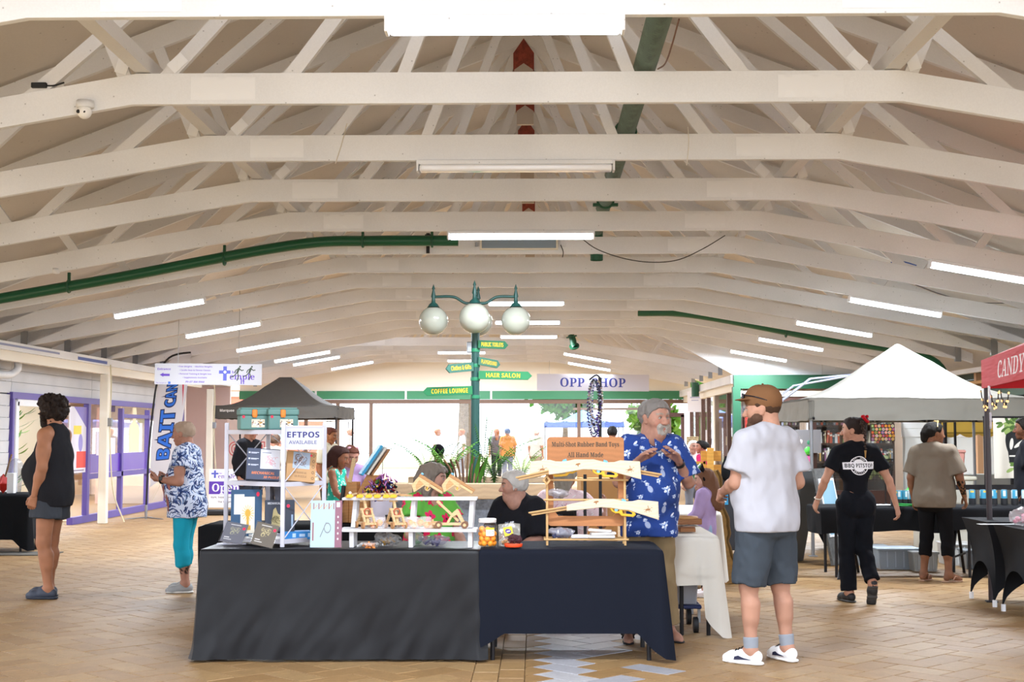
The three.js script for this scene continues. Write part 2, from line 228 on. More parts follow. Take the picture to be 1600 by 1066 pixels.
// ---------- left wall: boards, purple frames, glass ----------
const LX = -7.8, lx = (px) => LX * FL / (px - VX);     // distance along the left wall of a pixel column
{
  const w = struct('wall_left', bx(.14, .3, 16, LX - .12, 3.02, -22.2), white); struct('wall_core', bx(.1, .75, 10, LX - .09, 2.5, -25.2), M('#8b8a88', .8), w); const bm = M('#cacacd', .5, { map: rep(T.paint, 1.3) });
  const seams = [14.2, 20.3, 24.0, 28.0, 30.2], bh = .172;
  for (let k = 0; k < 4; k++) for (let i = 0; i < 4; i++) struct('wall_board', put(new THREE.BoxGeometry(.02, bh - .006, seams[i + 1] - seams[i] - .012), LX - .005, 2.12 + bh * (k + .5), -(seams[i] + seams[i + 1]) / 2, 0, 0, -.05), bm, w);
  for (let k = 0; k < 12; k++) struct('wall_board', put(new THREE.BoxGeometry(.02, bh - .006, 6.0), LX - .005, .04 + bh * (k + .5), -17.25, 0, 0, -.05), bm, w);
  struct('wall_core', bx(.1, 2.15, 6, LX - .09, 1.07, -17.25), M('#8b8a88', .8), w);
  // frames
  const bars = (name, list, m) => list.forEach(([d, y0, y1, t = .07]) => struct(name, bx(.09, y1 - y0, t, LX, (y0 + y1) / 2, -d), m, w));
  bars('purple_frame', [[20.32, 0, 2.14], [23.8, 0, 2.14, .12], [25.75, 0, 2.0, .1], [27.5, 0, 2.0], [29.0, 0, 2.1], [30.15, 0, 2.1, .1]], purple);
  struct('purple_head', bx(.1, .1, 9.9, LX, 2.09, -25.2), purple, w);
  struct('purple_rail', bx(.09, .09, 6.3, LX, .78, -27), purple, w); struct('purple_sill', bx(.1, .12, 7.2, LX, .06, -26.6), purple, w);
  struct('purple_rail', bx(.08, .07, 4.4, LX, 1.86, -28), purple, w);
  struct('door_jamb', bx(.05, 2.0, .12, LX + .01, 1.0, -20.5), white, w); struct('door_head', bx(.05, .12, 2, LX + .01, 2.0, -21.5), white, w);
  const win = new THREE.Group(); win.name = 'window_2'; win.userData.kind = 'structure'; scene.add(win);
  for (const [a, b] of [[22.3, 23.74], [23.9, 25.7], [25.8, 27.46], [27.54, 28.96], [29.04, 30.1]]) { struct('pane', bx(.008, .62, b - a, LX, .43, -(a + b) / 2), pane, win); struct('pane', bx(.008, 1.2, b - a, LX, 1.43, -(a + b) / 2), pane, win); }
  const film = M('#5a1fb4', .3, { transmission: .25, thickness: 0 }), vinyl = M('#e9dcb4', .5);
  for (const [a, b] of [[24, 25.7], [25.85, 27.4]]) struct('purple_film', bx(.004, .33, b - a, LX + .007, 1.0, -(a + b) / 2), film, win);
  // cream vinyl figure on the pane
  const S = [[-.3, 0], [.32, 0], [.34, .42], [.27, .52], [.1, .58], [.09, .66], [.13, .74], [.1, .86], [0, .9], [-.1, .86], [-.12, .74], [-.08, .66], [-.1, .58], [-.27, .52], [-.33, .42]];
  struct('vinyl_figure', put(ext(S.map(([x, y]) => [x, y]), .004), 0, 0, 0, 0, Math.PI / 2, 0).translate(LX + .008, 1.17, -26.6), vinyl, win);
  for (const [a, y, h] of [[24.5, 1.35, .42], [25.2, 1.3, .3]]) struct('window_notice', bx(.004, h, .4, LX + .008, y, -a), M('#cfcadb', .5), win);
  // the room behind
  struct('wall_inner', bx(.1, 2.7, 18, -11.6, 1.35, -26), M('#d9b88c', .8)); struct('wall_inner', bx(4, 2.8, .1, -9.8, 1.4, -19.8), M('#dcbc92', .8)); struct('wall_inner', bx(4, 2.8, .1, -9.8, 1.4, -35), M('#f0dcd8', .8));
  struct('ceiling', bx(4.1, .1, 15.3, -9.8, 2.78, -27.3), white);
  struct('wall_inner', bx(.9, 2.1, .05, -8.45, 1.05, -22.2), cream);
}
{ // eaves beam, gutter and posts on the left
  const o = thing('eaves_gutter', 'long white painted eaves beam with a blue paint smear along the left wall', 'gutter', [-7.42, 0, 0]);
  part('beam', bx(.1, .16, 24.4, 0, 2.62, -18), cream, o); part('channel', bx(.16, .12, 24.4, .01, 2.74, -18), white, o);
  part('paint_smear', bx(.003, .05, 1.5, .092, 2.73, -22.6), M('#5566a8', .6), o); part('paint_smear', bx(.003, .03, 2.4, .092, 2.75, -19.8), M('#8f96b8', .6), o);
  const p = thing('verandah_post', 'cream square post in front of the purple glass doors, a cable down its side', 'post', [-7.37, 0, -23.4]);
  part('shaft', rb(.14, 2.535, .14, .01, 0, 1.2675, 0), cream, p); part('cable', tube([[.09, 2.7, .02], [.11, 2.3, .02], [.1, 1.7, .02], [.12, 1.2, .03], [.2, .5, .05], [.4, .03, .1]], .012), M('#c9bfa0', .6), p); part('junction_box', rb(.09, .14, .06, .01, .1, 1.72, .03), steel, p);
  copyOf(p, [-7.37, 0, -31], 0, 'cream square post behind the temple sign, left of the black marquee');
  copyOf(p, [-7.37, 0, -12.5], 0, 'cream square post left of the picture under the eaves gutter');
  const q = thing('wall_pipe', 'short white horizontal pipe elbow under the left eaves beam', 'pipe', [-7.6, 2.37, -19.9]);
  part('run', tube([[-.1, 0, 1.2], [-.1, 0, .2], [-.06, .02, -.05], [0, .1, -.12], [0, .2, -.12]], .055, 12), white, q);
}
// second bay of the left wall, pink behind its glass
{
  const X = -9.35, w = struct('wall_left', bx(.1, .75, 11, X, 2.5, -35.7), M('#e7d3cf', .7)), pink = M('#f3cdc6', .7);
  struct('wall_panel', bx(.08, 2.1, 11, X - .3, 1.05, -35.7), pink, w);
  for (const d of [30.4, 32, 33.5, 35, 37, 39, 41]) struct('purple_frame', bx(.1, 2.1, .12, X, 1.05, -d), purple, w);
  struct('purple_head', bx(.1, .14, 11, X, 2.08, -35.7), purple, w);
  struct('wall_return', bx(1.7, 2.9, .1, -8.6, 1.45, -30.3), M('#e7ddd8', .7), w);
  const gym = canvas(128, 256, (g) => { g.fillStyle = '#fbe9e6'; g.fillRect(0, 0, 128, 256); g.save(); g.translate(64, 128); g.font = 'bold 78px sans-serif'; g.textAlign = 'center'; g.textBaseline = 'middle'; g.strokeStyle = '#e05a62'; g.lineWidth = 4; g.strokeText('GYM', 0, 0, 120); g.restore(); });
  const s = printed('gym_sign', 1.0, 1.5, .03, gym, white, scene, -7.3, 1.15, -34.7, 0, .25, 0); tag(s, 'pale sign with red outlined GYM letters behind the shelves', 'sign');
  part('stand_foot', bx(.8, .4, .12, 0, -.95, 0), dkmetal, s);
}
// ---------- right side: shop front under the gable, side wall ----------
{
  const z = -END + .1, w = struct('wall_shop', bx(3.9, .12, .16, 6.3, 2.4, z - .05), cream);
  struct('green_beam', bx(3.9, .3, .14, 6.25, 2.66, z), green, w);
  struct('post', bx(.17, 2.55, .17, 4.36, 1.27, z), green, w); struct('post', bx(.2, 2.55, .2, 8.15, 1.27, z), green, w);
  for (const x of [5.1, 6.05, 7.05]) struct('window_frame', bx(.08, 2.4, .1, x, 1.2, z - .05), M('#4b2f27', .5), w);
  struct('window_frame', bx(3.7, .1, .1, 6.25, 2.28, z - .05), M('#4b2f27', .5), w); struct('window_frame', bx(3.7, .3, .1, 6.25, .15, z - .05), M('#4b2f27', .5), w);
  const win = new THREE.Group(); win.name = 'window_3'; win.userData.kind = 'structure'; scene.add(win);
  for (const [a, b] of [[4.46, 5.05], [5.15, 6], [6.1, 7], [7.1, 8.04]]) struct('pane', bx(b - a, 2, .008, (a + b) / 2, 1.27, z - .05), pane, win);
  struct('wall_shop_back', bx(4.4, 2.8, .1, 6.6, 1.4, -34), M('#8a7a6a', .8)); struct('ceiling', bx(4.4, .08, 4, 6.6, 2.78, -32.2), white);
  struct('wall_shop_side', bx(.1, 2.8, 4, 8.6, 1.4, -32.2), M('#8a7a6a', .8));
  // glazed side running to the far wall
  const g = struct('wall_glazed', bx(.14, .16, 11, 4.45, 2.55, -35.7), cream);
  struct('eaves_board', bx(.12, .18, 11, 4.32, 2.72, -35.7), white, g);
  for (const d of [31.9, 34.3, 35.6, 36.8, 38.2, 39.6]) struct('window_frame', bx(.1, 2.46, d < 35 && d > 33 ? .28 : .1, 4.45, 1.23, -d), d < 35 && d > 33 ? cream : M('#5b4036', .5), g);
  struct('window_frame', bx(.09, .35, 10.5, 4.45, .18, -35.5), M('#5b4036', .5), g);
  const wn = new THREE.Group(); wn.name = 'window_4'; wn.userData.kind = 'structure'; scene.add(wn);
  for (const [a, b] of [[30.3, 31.85], [31.95, 34.1], [34.5, 35.5], [35.7, 36.7], [36.9, 38.1], [38.3, 39.5]]) struct('pane', bx(.008, 2.1, b - a, 4.45, 1.4, -(a + b) / 2), pane, wn);
  // brown door in the far wall
  const d = new THREE.Group(); d.name = 'door_1'; d.userData.kind = 'structure'; d.position.set(0, 0, -FAR + .12); scene.add(d);
  const bf = M('#5a3f3b', .5); struct('door_frame', [bx(.1, 2.1, .1, 3.3, 1.05, 0), bx(.1, 2.1, .1, 4.35, 1.05, 0), bx(1.15, .12, .1, 3.82, 2.1, 0)], bf, d); struct('door_leaf', [bx(.12, 2, .05, 3.95, 1, -.02), bx(.1, 2, .05, 3.42, 1, -.02), bx(.6, .2, .05, 3.7, .1, -.02)], M('#7d6f6a', .5), d);
  for (const [x, y, h] of [[3.62, 1.72, .3], [3.78, 1.45, .4], [3.6, 1.3, .2]]) struct('door_notice', bx(.22, h, .004, x, y, .03), M('#e4e2e6', .6), d);
  // right side wall
  const rw = struct('wall_right', bx(.12, 1.5, 17, 8.06, .75, -21.8), M('#bfc4c2', .6)); const dk = M('#31473f', .6), lt = M('#c9cdcc', .6);
  for (let k = 0; k < 7; k++) struct('wall_board', bx(.03, .17, 17, 7.99, 1.55 + k * .175, -21.8), k > 3 ? dk : lt, rw);
  struct('eaves_rail', bx(.1, .08, 30, 7.6, 2.62, -15), white2, rw); struct('eaves_rail', bx(.06, .05, 16, 7.7, 2.42, -21), M('#b98a4e', .6), rw); struct('green_rail', bx(.06, .12, 16, 7.75, 2.2, -21), dkgreen, rw);
  for (const dd of [16, 19.5, 22.5, 24.6, 27]) struct('post', bx(.1, 2.6, .12, 7.85, 1.3, -dd), dd === 24.6 ? M('#c69b74', .6) : dkmetal, rw);
  for (let n = 0; n < 4; n++) struct('post', bx(.14, 2.66, .14, 7.4, 1.33, 1 - n * 4.5), cream, rw);
}
// ---------- outside ----------
struct('ground', bx(160, .2, 70, 0, -.13, -76), M('#c9c2b4', .9, { map: rep(T.stone, 3) })); struct('lawn', bx(160, .02, 30, 0, -.01, -78), M('#b4c290', .95, { map: rep(T.stone, 1.5) }));
struct('ground', bx(160, .2, 60, 0, -.33, 4), M('#c9c2b4', .9, { map: rep(T.stone, 3) }));
// ---------- tube lights ----------
const glow = new THREE.MeshStandardMaterial({ color: '#ffffff', emissive: TUBEC, emissiveIntensity: 5, roughness: .4 }), acry = M('#f1f2f6', .15, { clearcoat: .6 });
function tubeLight(x, y, z, L, roll, lit, label) {
  const t = thing('tube_light', label, 'tube light', [x, y, z]); t.rotation.z = roll;
  part('batten', rb(L, .035, .09, .006, 0, -.018, 0), white, t); part('diffuser', rb(L - .03, .055, .1, .02, 0, -.062, 0), lit ? glow : acry, t);
  for (const s of [-1, 1]) part('end_cap', rb(.018, .085, .105, .006, s * (L / 2 - .004), -.048, 0), white, t);
  if (lit) { const l = new THREE.RectAreaLight(TUBEC, TUBE, L - .05, .1); l.position.set(0, -.097, 0); l.rotation.x = -Math.PI / 2; l.name = 'tube_light_lamp'; t.add(l); }
}
const underY = (x) => ky - (Math.abs(x) > kx ? sl * (Math.abs(x) - kx) : 0);
for (const [n, L, lit, s] of [[1, 1.22, 1, 'nearest the camera, bright white'], [3, 1.54, 0, 'unlit, second of the middle row with clear glossy diffuser'], [5, 1.54, 1, 'third of the middle row, above the grey heater'], [9, 1.22, 1, 'middle row, just above the right lamp globe'], [11, 1.22, 1, 'middle row, behind the lamp globes'], [13, 1.22, 1, 'middle row, lowest one before the far roof']]) tubeLight(-.16, ky, -TD(n), L, 0, lit, 'white tube light ' + s);
for (const n of [7, 9, 11, 13]) tubeLight(-5, underY(-4.87), -TD(n), 1.22, Math.atan(sl), 1, ORD[(n - 7) / 2] + ' sloping tube light from the camera in the left row');
for (const n of [5, 7, 9, 11, 13]) tubeLight(4.72, underY(4.85), -TD(n), 1.22, -Math.atan(sl), 1, ORD[(n - 5) / 2] + ' sloping tube light from the camera in the right row');
for (const [x, i] of [[-5.6, 1], [-5.2, 3], [-1.9, 1], [-1.9, 3], [1.3, 1], [1.5, 3]]) tubeLight(x, underY(x - XC2), -d2[i], 1.22, Math.abs(x - XC2) > kx ? -Math.sign(x - XC2) * Math.atan(sl) : 0, 1, (i === 1 ? 'nearer' : 'farther') + ' tube light of the far roof, ' + (x < -3 ? 'left row' : x < 0 ? 'middle row' : 'right row above the blue lettered sign'));
tubeLight(6.6, 2.73, -32, 1.5, 0, 1, 'added unseen tube light on the ceiling of the book shop'); for (const [d, s] of [[22, 'behind the white door'], [26, 'behind the cream vinyl figure'], [30.5, 'at its far end']]) tubeLight(-9.8, 2.73, -d, 1.22, 0, 1, 'added unseen tube light in the room with purple doors, ' + s);  // unseen tubes, added to brighten the shop and the purple-door room
// ---------- people: smooth-joined capsules meshed by surface nets ----------
// bone: {a,b,ra,rb, F:[x,y,z], s: flattening along F, cut: flat end at b, cutA: flat end at a, k: blend, neg}
function cap(a, b, ra, rb = ra, o = {}) { return { a, b, ra, rb, k: .03, ...o }; }
function field(bones, extra) {
  const B = bones.map((o) => { const [ax, ay, az] = o.a, dx = o.b[0] - ax, dy = o.b[1] - ay, dz = o.b[2] - az, L2 = dx * dx + dy * dy + dz * dz || 1e-12, L = Math.sqrt(L2); return { ...o, ax, ay, az, dx, dy, dz, L2, ux: dx / L, uy: dy / L, uz: dz / L, L, is: o.F ? 1 / (o.s * o.s) - 1 : 0 }; });
  return (x, y, z) => {
    let D = 1e3;
    for (const o of B) {
      const px = x - o.ax, py = y - o.ay, pz = z - o.az, t = px * o.dx + py * o.dy + pz * o.dz, h = Math.max(0, Math.min(1, t / o.L2));
      const vx = px - o.dx * h, vy = py - o.dy * h, vz = pz - o.dz * h; let l2 = vx * vx + vy * vy + vz * vz;
      if (o.F) { const c = vx * o.F[0] + vy * o.F[1] + vz * o.F[2]; l2 += c * c * o.is; }
      let d = Math.sqrt(l2) - (o.ra + (o.rb - o.ra) * h);
      if (o.cut) d = Math.max(d, t / o.L - o.L); if (o.cutA) d = Math.max(d, -t / o.L);
      if (o.neg) { const k = o.k, e = Math.max(0, k - Math.abs(D + d)) / k; D = Math.max(D, -d) + e * e * k * .25; } else { const k = o.k, e = Math.max(0, k - Math.abs(D - d)) / k; D = Math.min(D, d) - e * e * k * .25; }
    }
    return extra ? extra(D, x, y, z) : D;
  };
}
function bounds(bones, m) { const lo = [9, 9, 9], hi = [-9, -9, -9]; for (const o of bones) if (!o.neg) for (const [p, r] of [[o.a, o.ra], [o.b, o.rb]]) for (let i = 0; i < 3; i++) { lo[i] = Math.min(lo[i], p[i] - r - m); hi[i] = Math.max(hi[i], p[i] + r + m); } return [lo, hi]; }
function net(f, [lo, hi], h) {
  const n = [0, 1, 2].map((i) => Math.ceil((hi[i] - lo[i]) / h) + 2), [nx, ny, nz] = n, S = new Float32Array(nx * ny * nz), K = 4;
  for (let k = 0; k < nz; k += K) for (let j = 0; j < ny; j += K) for (let i = 0; i < nx; i += K) {
    const c = f(lo[0] + (i + 1.5) * h, lo[1] + (j + 1.5) * h, lo[2] + (k + 1.5) * h), far = Math.abs(c) > h * 5.2;
    for (let kk = k; kk < Math.min(nz, k + K); kk++) for (let jj = j; jj < Math.min(ny, j + K); jj++) for (let ii = i; ii < Math.min(nx, i + K); ii++) S[ii + nx * (jj + ny * kk)] = far ? c : f(lo[0] + ii * h, lo[1] + jj * h, lo[2] + kk * h);
  }
  const id = new Int32Array(nx * ny * nz).fill(-1), P = [], ix = [], o = (i, j, k) => i + nx * (j + ny * k);
  for (let k = 0; k < nz - 1; k++) for (let j = 0; j < ny - 1; j++) for (let i = 0; i < nx - 1; i++) {
    let m = 0; for (let c = 0; c < 8; c++) if (S[o(i + (c & 1), j + (c >> 1 & 1), k + (c >> 2))] < 0) m++;
    if (m === 0 || m === 8) continue;
    let x = 0, y = 0, z = 0, q = 0;
    for (let c = 0; c < 8; c++) for (const b of [1, 2, 4]) if (!(c & b)) { const e = c | b, s0 = S[o(i + (c & 1), j + (c >> 1 & 1), k + (c >> 2))], s1 = S[o(i + (e & 1), j + (e >> 1 & 1), k + (e >> 2))]; if ((s0 < 0) !== (s1 < 0)) { const t = s0 / (s0 - s1); x += (c & 1) + (b === 1 ? t : 0); y += (c >> 1 & 1) + (b === 2 ? t : 0); z += (c >> 2) + (b === 4 ? t : 0); q++; } }
    id[o(i, j, k)] = P.length / 3; P.push(lo[0] + (i + x / q) * h, lo[1] + (j + y / q) * h, lo[2] + (k + z / q) * h);
  }
  const quad = (a, b, c, d, fl) => { if (a < 0 || b < 0 || c < 0 || d < 0) return; fl ? ix.push(a, b, c, a, c, d) : ix.push(a, c, b, a, d, c); };
  for (let k = 1; k < nz - 1; k++) for (let j = 1; j < ny - 1; j++) for (let i = 1; i < nx - 1; i++) {
    const s = S[o(i, j, k)] < 0;
    if (s !== S[o(i + 1, j, k)] < 0) quad(id[o(i, j - 1, k - 1)], id[o(i, j, k - 1)], id[o(i, j, k)], id[o(i, j - 1, k)], s);
    if (s !== S[o(i, j + 1, k)] < 0) quad(id[o(i - 1, j, k - 1)], id[o(i - 1, j, k)], id[o(i, j, k)], id[o(i, j, k - 1)], s);
    if (s !== S[o(i, j, k + 1)] < 0) quad(id[o(i - 1, j - 1, k)], id[o(i, j - 1, k)], id[o(i, j, k)], id[o(i - 1, j, k)], s);
  }
  const g = new THREE.BufferGeometry(); g.setAttribute('position', new THREE.Float32BufferAttribute(P, 3)); g.setIndex(ix); g.computeVertexNormals(); return boxUV(g);
}
function faceUV(g0) { // one projection per triangle, so that no triangle straddles two
  const g = g0.index ? g0.toNonIndexed() : g0, n = g.attributes.normal, p = g.attributes.position, uv = new Float32Array(p.count * 2);
  for (let i = 0; i < p.count; i += 3) { const ax = Math.abs(n.getX(i) + n.getX(i + 1) + n.getX(i + 2)), ay = Math.abs(n.getY(i) + n.getY(i + 1) + n.getY(i + 2)), az = Math.abs(n.getZ(i) + n.getZ(i + 1) + n.getZ(i + 2)); for (let j = i; j < i + 3; j++) { const x = p.getX(j), y = p.getY(j), z = p.getZ(j); uv[j * 2] = az >= ax && az >= ay ? x : ax >= ay ? z : x; uv[j * 2 + 1] = ay > az && ay > ax ? z : y; } }
  g.setAttribute('uv', new THREE.BufferAttribute(uv, 2)); return g;
}
const paint = (g, f) => { const p = g.attributes.position, A = new Float32Array(p.count * 3); for (let i = 0; i < p.count; i++) f(p.getX(i), p.getY(i), p.getZ(i)).toArray(A, i * 3); g.setAttribute('color', new THREE.BufferAttribute(A, 3)); return g; };
const col = (c) => new THREE.Color(c);
const X1 = [1, 0, 0], Y1 = [0, 1, 0], Z1 = [0, 0, 1];
// a hand hanging down -y from the wrist, palm towards +z, thumb at +x
const handCache = {};
function hand(curl, spread, h) {
  const key = [curl, spread, h].join();
  if (handCache[key]) return handCache[key];
  const B = [cap([0, .01, 0], [0, -.02, 0], .027, .03, { F: Z1, s: .7 })], fx = [-.033, -.011, .011, .032], fl = [.06, .075, .08, .072];
  fx.forEach((x, i) => {
    B.push(cap([x * .55, -.015, 0], [x, -.085, 0], .0155, .0125, { k: .012 }));
    let p = [x, -.085, 0], a = curl * (1.1 - i * .06), dx = x * spread * 6; const seg = [.46, .3, .24];
    seg.forEach((s, j) => { const l = fl[i] * s, q = [p[0] + l * Math.sin(dx), p[1] - l * Math.cos(a) * Math.cos(dx), p[2] + l * Math.sin(a)]; B.push(cap(p, q, .0098 - j * .0011, .0092 - j * .0012, { k: .004 })); p = q; a += curl * .9; });
  });
  let p = [.022, -.02, .006]; const t = [[.05, -.045, .02], [.064, -.075, .026 + curl * .012], [.066, -.1, .03 + curl * .02]]; t.forEach((q, j) => { q = [p[0] + (q[0] - p[0]) * (1 + spread), q[1], q[2]]; B.push(cap(p, q, .017 - j * .003, .0125 - j * .0015, { k: .008 })); p = q; });
  const g = net(field(B), bounds(B, .012), h); return (handCache[key] = g);
}
const eyeW = col('#a8a098');
function headGeo(o, h) {
  const skin = col(o.skin).multiplyScalar(.64), lip = skin.clone().lerp(col('#a04a48'), .45), brow = col(o.brow ?? '#4a382c'), iris = col('#3a2c22'), w = o.fat ?? 1;
  const B = [cap([0, .03, -.03], [0, .035, .018], .0775, .0765), cap([0, -.01, .018], [0, -.07, .046], .067 * w, .04 * w), cap([-.034, -.025, .052], [.034, -.025, .052], .033 * w), cap([-.03, .021, .081], [.03, .021, .081], .0125, .0125, { k: .02 }),
    cap([0, -.092, .066], [0, -.095, .062], .022 * w, .022 * w, { k: .02 }), cap([0, .012, .09], [0, -.03, .113], .0085, .0135, { k: .012 }), cap([-.012, -.033, .101], [.012, -.033, .101], .0095, .0095, { k: .008 }), cap([-.019, -.059, .088], [.019, -.059, .088], .0075, .0075, { k: .01 }), cap([-.016, -.068, .087], [.016, -.068, .087], .0075, .0075, { k: .008 }),
    cap([0, -.06, -.03], [0, -.13, -.04], .056 * w, .058 * w, { k: .03 })];
  if (o.double) B.push(cap([0, -.1, .03], [0, -.14, .0], .05 * w, .055 * w));
  for (const s of [-1, 1]) B.push(cap([s * .076, .014, -.012], [s * .073, -.024, .0], .021, .014, { F: X1, s: .42, k: .008 }), cap([s * .031, .004, .108], [s * .031, .003, .106], .0165, .0165, { neg: true, k: .012 }));
  const g = net(field(B), bounds(B, .01), h);
  paint(g, (x, y, z) => { const c = skin.clone(), n = noise(x * 70, y * 70, z * 70) * .03; if (z > .07 && Math.abs(y + .0635) < .011 && Math.abs(x) < .026) c.copy(lip); else if (z > .06 && Math.abs(y - .024 - .006 * (1 - Math.abs(Math.abs(x) - .032) * 40)) < .006 && Math.abs(Math.abs(x) - .033) < .021) c.lerp(brow, .85); else if (o.stubble && y < -.045 && z > -.01 && Math.abs(y + .0635) > .011) c.lerp(col(o.stubble), .4); else if (z > .05 && Math.abs(Math.abs(x) - .04) < .022 && y < 0 && y > -.05) c.lerp(col('#c8665a'), .12); return c.offsetHSL(0, 0, n); });
  const list = [g.toNonIndexed()];
  for (const s of [-1, 1]) { const e = sph(.0125, s * .031, .004, .0835, 1, 1, 1, 12); paint(e, (x, y, z) => (Math.hypot(x - s * .031, y - .004) < .0062 && z > .085 ? iris : y > .0105 ? skin : eyeW)); list.push(boxUV(e).toNonIndexed()); const l = tube([[s * .019, .003, .091], [s * .026, .0105, .0955], [s * .036, .0105, .0945], [s * .043, .004, .087]], .0022, 5); list.push(boxUV(paint(l, () => skin.clone().multiplyScalar(.55))).toNonIndexed()); }
  return mergeGeometries(list);
}
const skinM = new THREE.MeshPhysicalMaterial({ vertexColors: true, roughness: .55, specularIntensity: .6, sheen: .15, sheenRoughness: .5, bumpMap: rep(T.bump, .03), bumpScale: .0004 });
const hairM = (c) => M(c, .6, { specularIntensity: .3, bumpMap: rep(T.bump, .02), bumpScale: .002, sheen: .3, sheenColor: col(c) });
const add = (a, b) => [a[0] + b[0], a[1] + b[1], a[2] + b[2]], mix = (a, b, t) => [0, 1, 2].map((i) => a[i] + (b[i] - a[i]) * t);
/* o: name label pos turn H w(girth) belly lo(far figure) skin head{yaw,pitch,roll} arms{L:{el,wr,palm,curl},R} legs{L:{kn,an},R} dy(seated drop) lean
   top{c,m,sleeve,hem,fit} bottom{c,m,to(y),fit} hair[list of bones]/style hairc shoes{c,style} */
function person(o) {
  const S = (o.H ?? 1.7) / 1.75, w = o.w ?? 1, lo = o.lo, hb = lo ? .022 : .0125, dy = o.dy ?? 0, g = thing('person', o.label, 'person', o.pos, (o.turn ?? 0) * D2R);
  const lean = o.lean ?? 0, L = (p) => { const t = Math.max(0, p[1] - .95); return [p[0] + (o.side ?? 0) * t, p[1] + dy - t * (1 - Math.cos(lean)), p[2] + Math.sin(lean) * t]; }; // bends the trunk forward
  const sc = (list) => list.map((q) => ({ ...q, a: q.a.map((v) => v * S), b: q.b.map((v) => v * S), ra: q.ra * S, rb: q.rb * S, k: q.k * S }));
  const sh = (s) => L([s * (o.shw ?? .185), 1.425, -.01]), A = {}, G = {};
  for (const [s, n] of [[1, 'L'], [-1, 'R']]) {
    const a = o.arms?.[n] ?? {}, c = sh(s), rel = (p) => add(L([0, 0, 0]), p);
    A[n] = { s, sh: c, el: a.el ? add(c, a.el) : add(c, [s * .06, -.285, -.03]), palm: a.palm ?? [-s, 0, 0], curl: a.curl ?? .45, spread: a.spread ?? 0 };
    A[n].wr = a.wr ? add(A[n].el, a.wr) : add(A[n].el, [s * .0, -.25, .05]);
    const l = o.legs?.[n] ?? {}; G[n] = { s, hip: [s * .088, .93 + dy, 0], kn: l.kn ?? [s * .1, .49, .02], an: l.an ?? [s * .105, .085, -.03], toe: l.toe ?? [s * .25, 0, 1] };
  }
  const tw = (r) => r * w, F = { F: Z1, s: .74 };
  const trunk = [cap(L([-.06, .97, -.01]), L([.06, .97, -.01]), tw(.125), tw(.125), F), cap(L([0, 1.0, 0]), L([0, 1.2, .0]), tw(.14), tw(.135), { ...F, k: .06 }), cap(L([-.07, 1.28, -.005]), L([.07, 1.28, -.005]), tw(.125), tw(.125), { ...F, k: .06 }), cap(sh(-.82), sh(.82), .062 * Math.sqrt(w), .062 * Math.sqrt(w), { k: .05 }), cap(L([0, 1.475, -.012]), L([0, 1.53, -.01]), .05, .056, { k: .04 })];
  for (const s of [-1, 1]) trunk.push(cap(L([s * .03, 1.49, -.025]), sh(s * .85), .048, .052, { k: .04 }));
  if (o.belly) trunk.push(cap(L([-.03, 1.07, .03 + o.belly * .5]), L([.03, 1.1, .03 + o.belly * .5]), .13 * w, .12 * w, { k: .08 }));
  if (o.bust) trunk.push(cap(L([-.075, 1.27, .05]), L([.075, 1.27, .05]), .075 * o.bust, .075 * o.bust, { k: .06 }));
  if (o.bum) for (const s of [-1, 1]) trunk.push(cap(L([s * .065, .93, -.05]), L([s * .07, .9, -.05]), .1 * o.bum, .1 * o.bum, { k: .06 }));
  const sq = Math.sqrt(w), limbs = [], feet = [];
  for (const n of ['L', 'R']) {
    const a = A[n], l = G[n], cf = mix(l.kn, l.an, .28), back = [cf[0], cf[1], cf[2] - .018];
    limbs.push(cap(a.sh, a.el, .052 * sq, .043 * sq), cap(mix(a.sh, a.el, .45), mix(a.sh, a.el, .6), .053 * sq, .05 * sq), cap(a.el, mix(a.el, a.wr, .35), .041 * sq, .042 * sq, { k: .02 }), cap(mix(a.el, a.wr, .3), a.wr, .042 * sq, .027 * Math.sqrt(sq), { k: .02 }));
    limbs.push(cap(l.hip, l.kn, .088 * sq, .056 * sq, { k: .04 }), cap(l.kn, l.an, .054 * sq, .036 * Math.sqrt(sq)), cap(back, mix(back, l.an, .3), .055 * sq, .046 * sq, { k: .03 }));
    const t = V(...l.toe).normalize(), heel = [l.an[0] - t.x * .03, l.an[1] - .04 - t.y * .03, l.an[2] - t.z * .03], ball = [l.an[0] + t.x * .13, l.an[1] - .055 + t.y * .13, l.an[2] + t.z * .13], toe = [l.an[0] + t.x * .17, l.an[1] - .062 + t.y * .17, l.an[2] + t.z * .17];
    feet.push(cap(l.an, heel, .036, .034), cap(l.an, ball, .037, .03, { k: .03 }), cap(ball, toe, .03, .021)); G[n].t = t; G[n].heel = heel; G[n].ball = ball; G[n].toe2 = toe;
  }
  const skinC = col(o.skin).multiplyScalar(.64), bodyB = sc([...trunk, ...limbs, ...feet]), list = [];
  const bg = net(field(bodyB), bounds(bodyB, .03), hb); paint(bg, (x, y, z) => skinC.clone().offsetHSL(0, 0, .03 * noise(x * 25, y * 25, z * 25) + (o.tattoo && o.tattoo(x / S, y / S, z / S) && noise(x * 60, y * 60, z * 60) > -.1 ? -.22 : 0))); list.push(bg.toNonIndexed());
  const hd = o.head ?? {}, hs = (o.headS ?? 1) * 1.09, hp = L(add([0, 1.635, .02], hd.at ?? [0, 0, 0])).map((v) => v * S);
  const hm = new THREE.Matrix4().makeRotationFromEuler(new THREE.Euler((hd.pitch ?? 0) * D2R, (hd.yaw ?? 0) * D2R, (hd.roll ?? 0) * D2R, 'YXZ')).scale(V(S * hs, S * hs, S * hs)).setPosition(...hp);
  list.push(headGeo(o, lo ? .009 : .0042).applyMatrix4(hm));
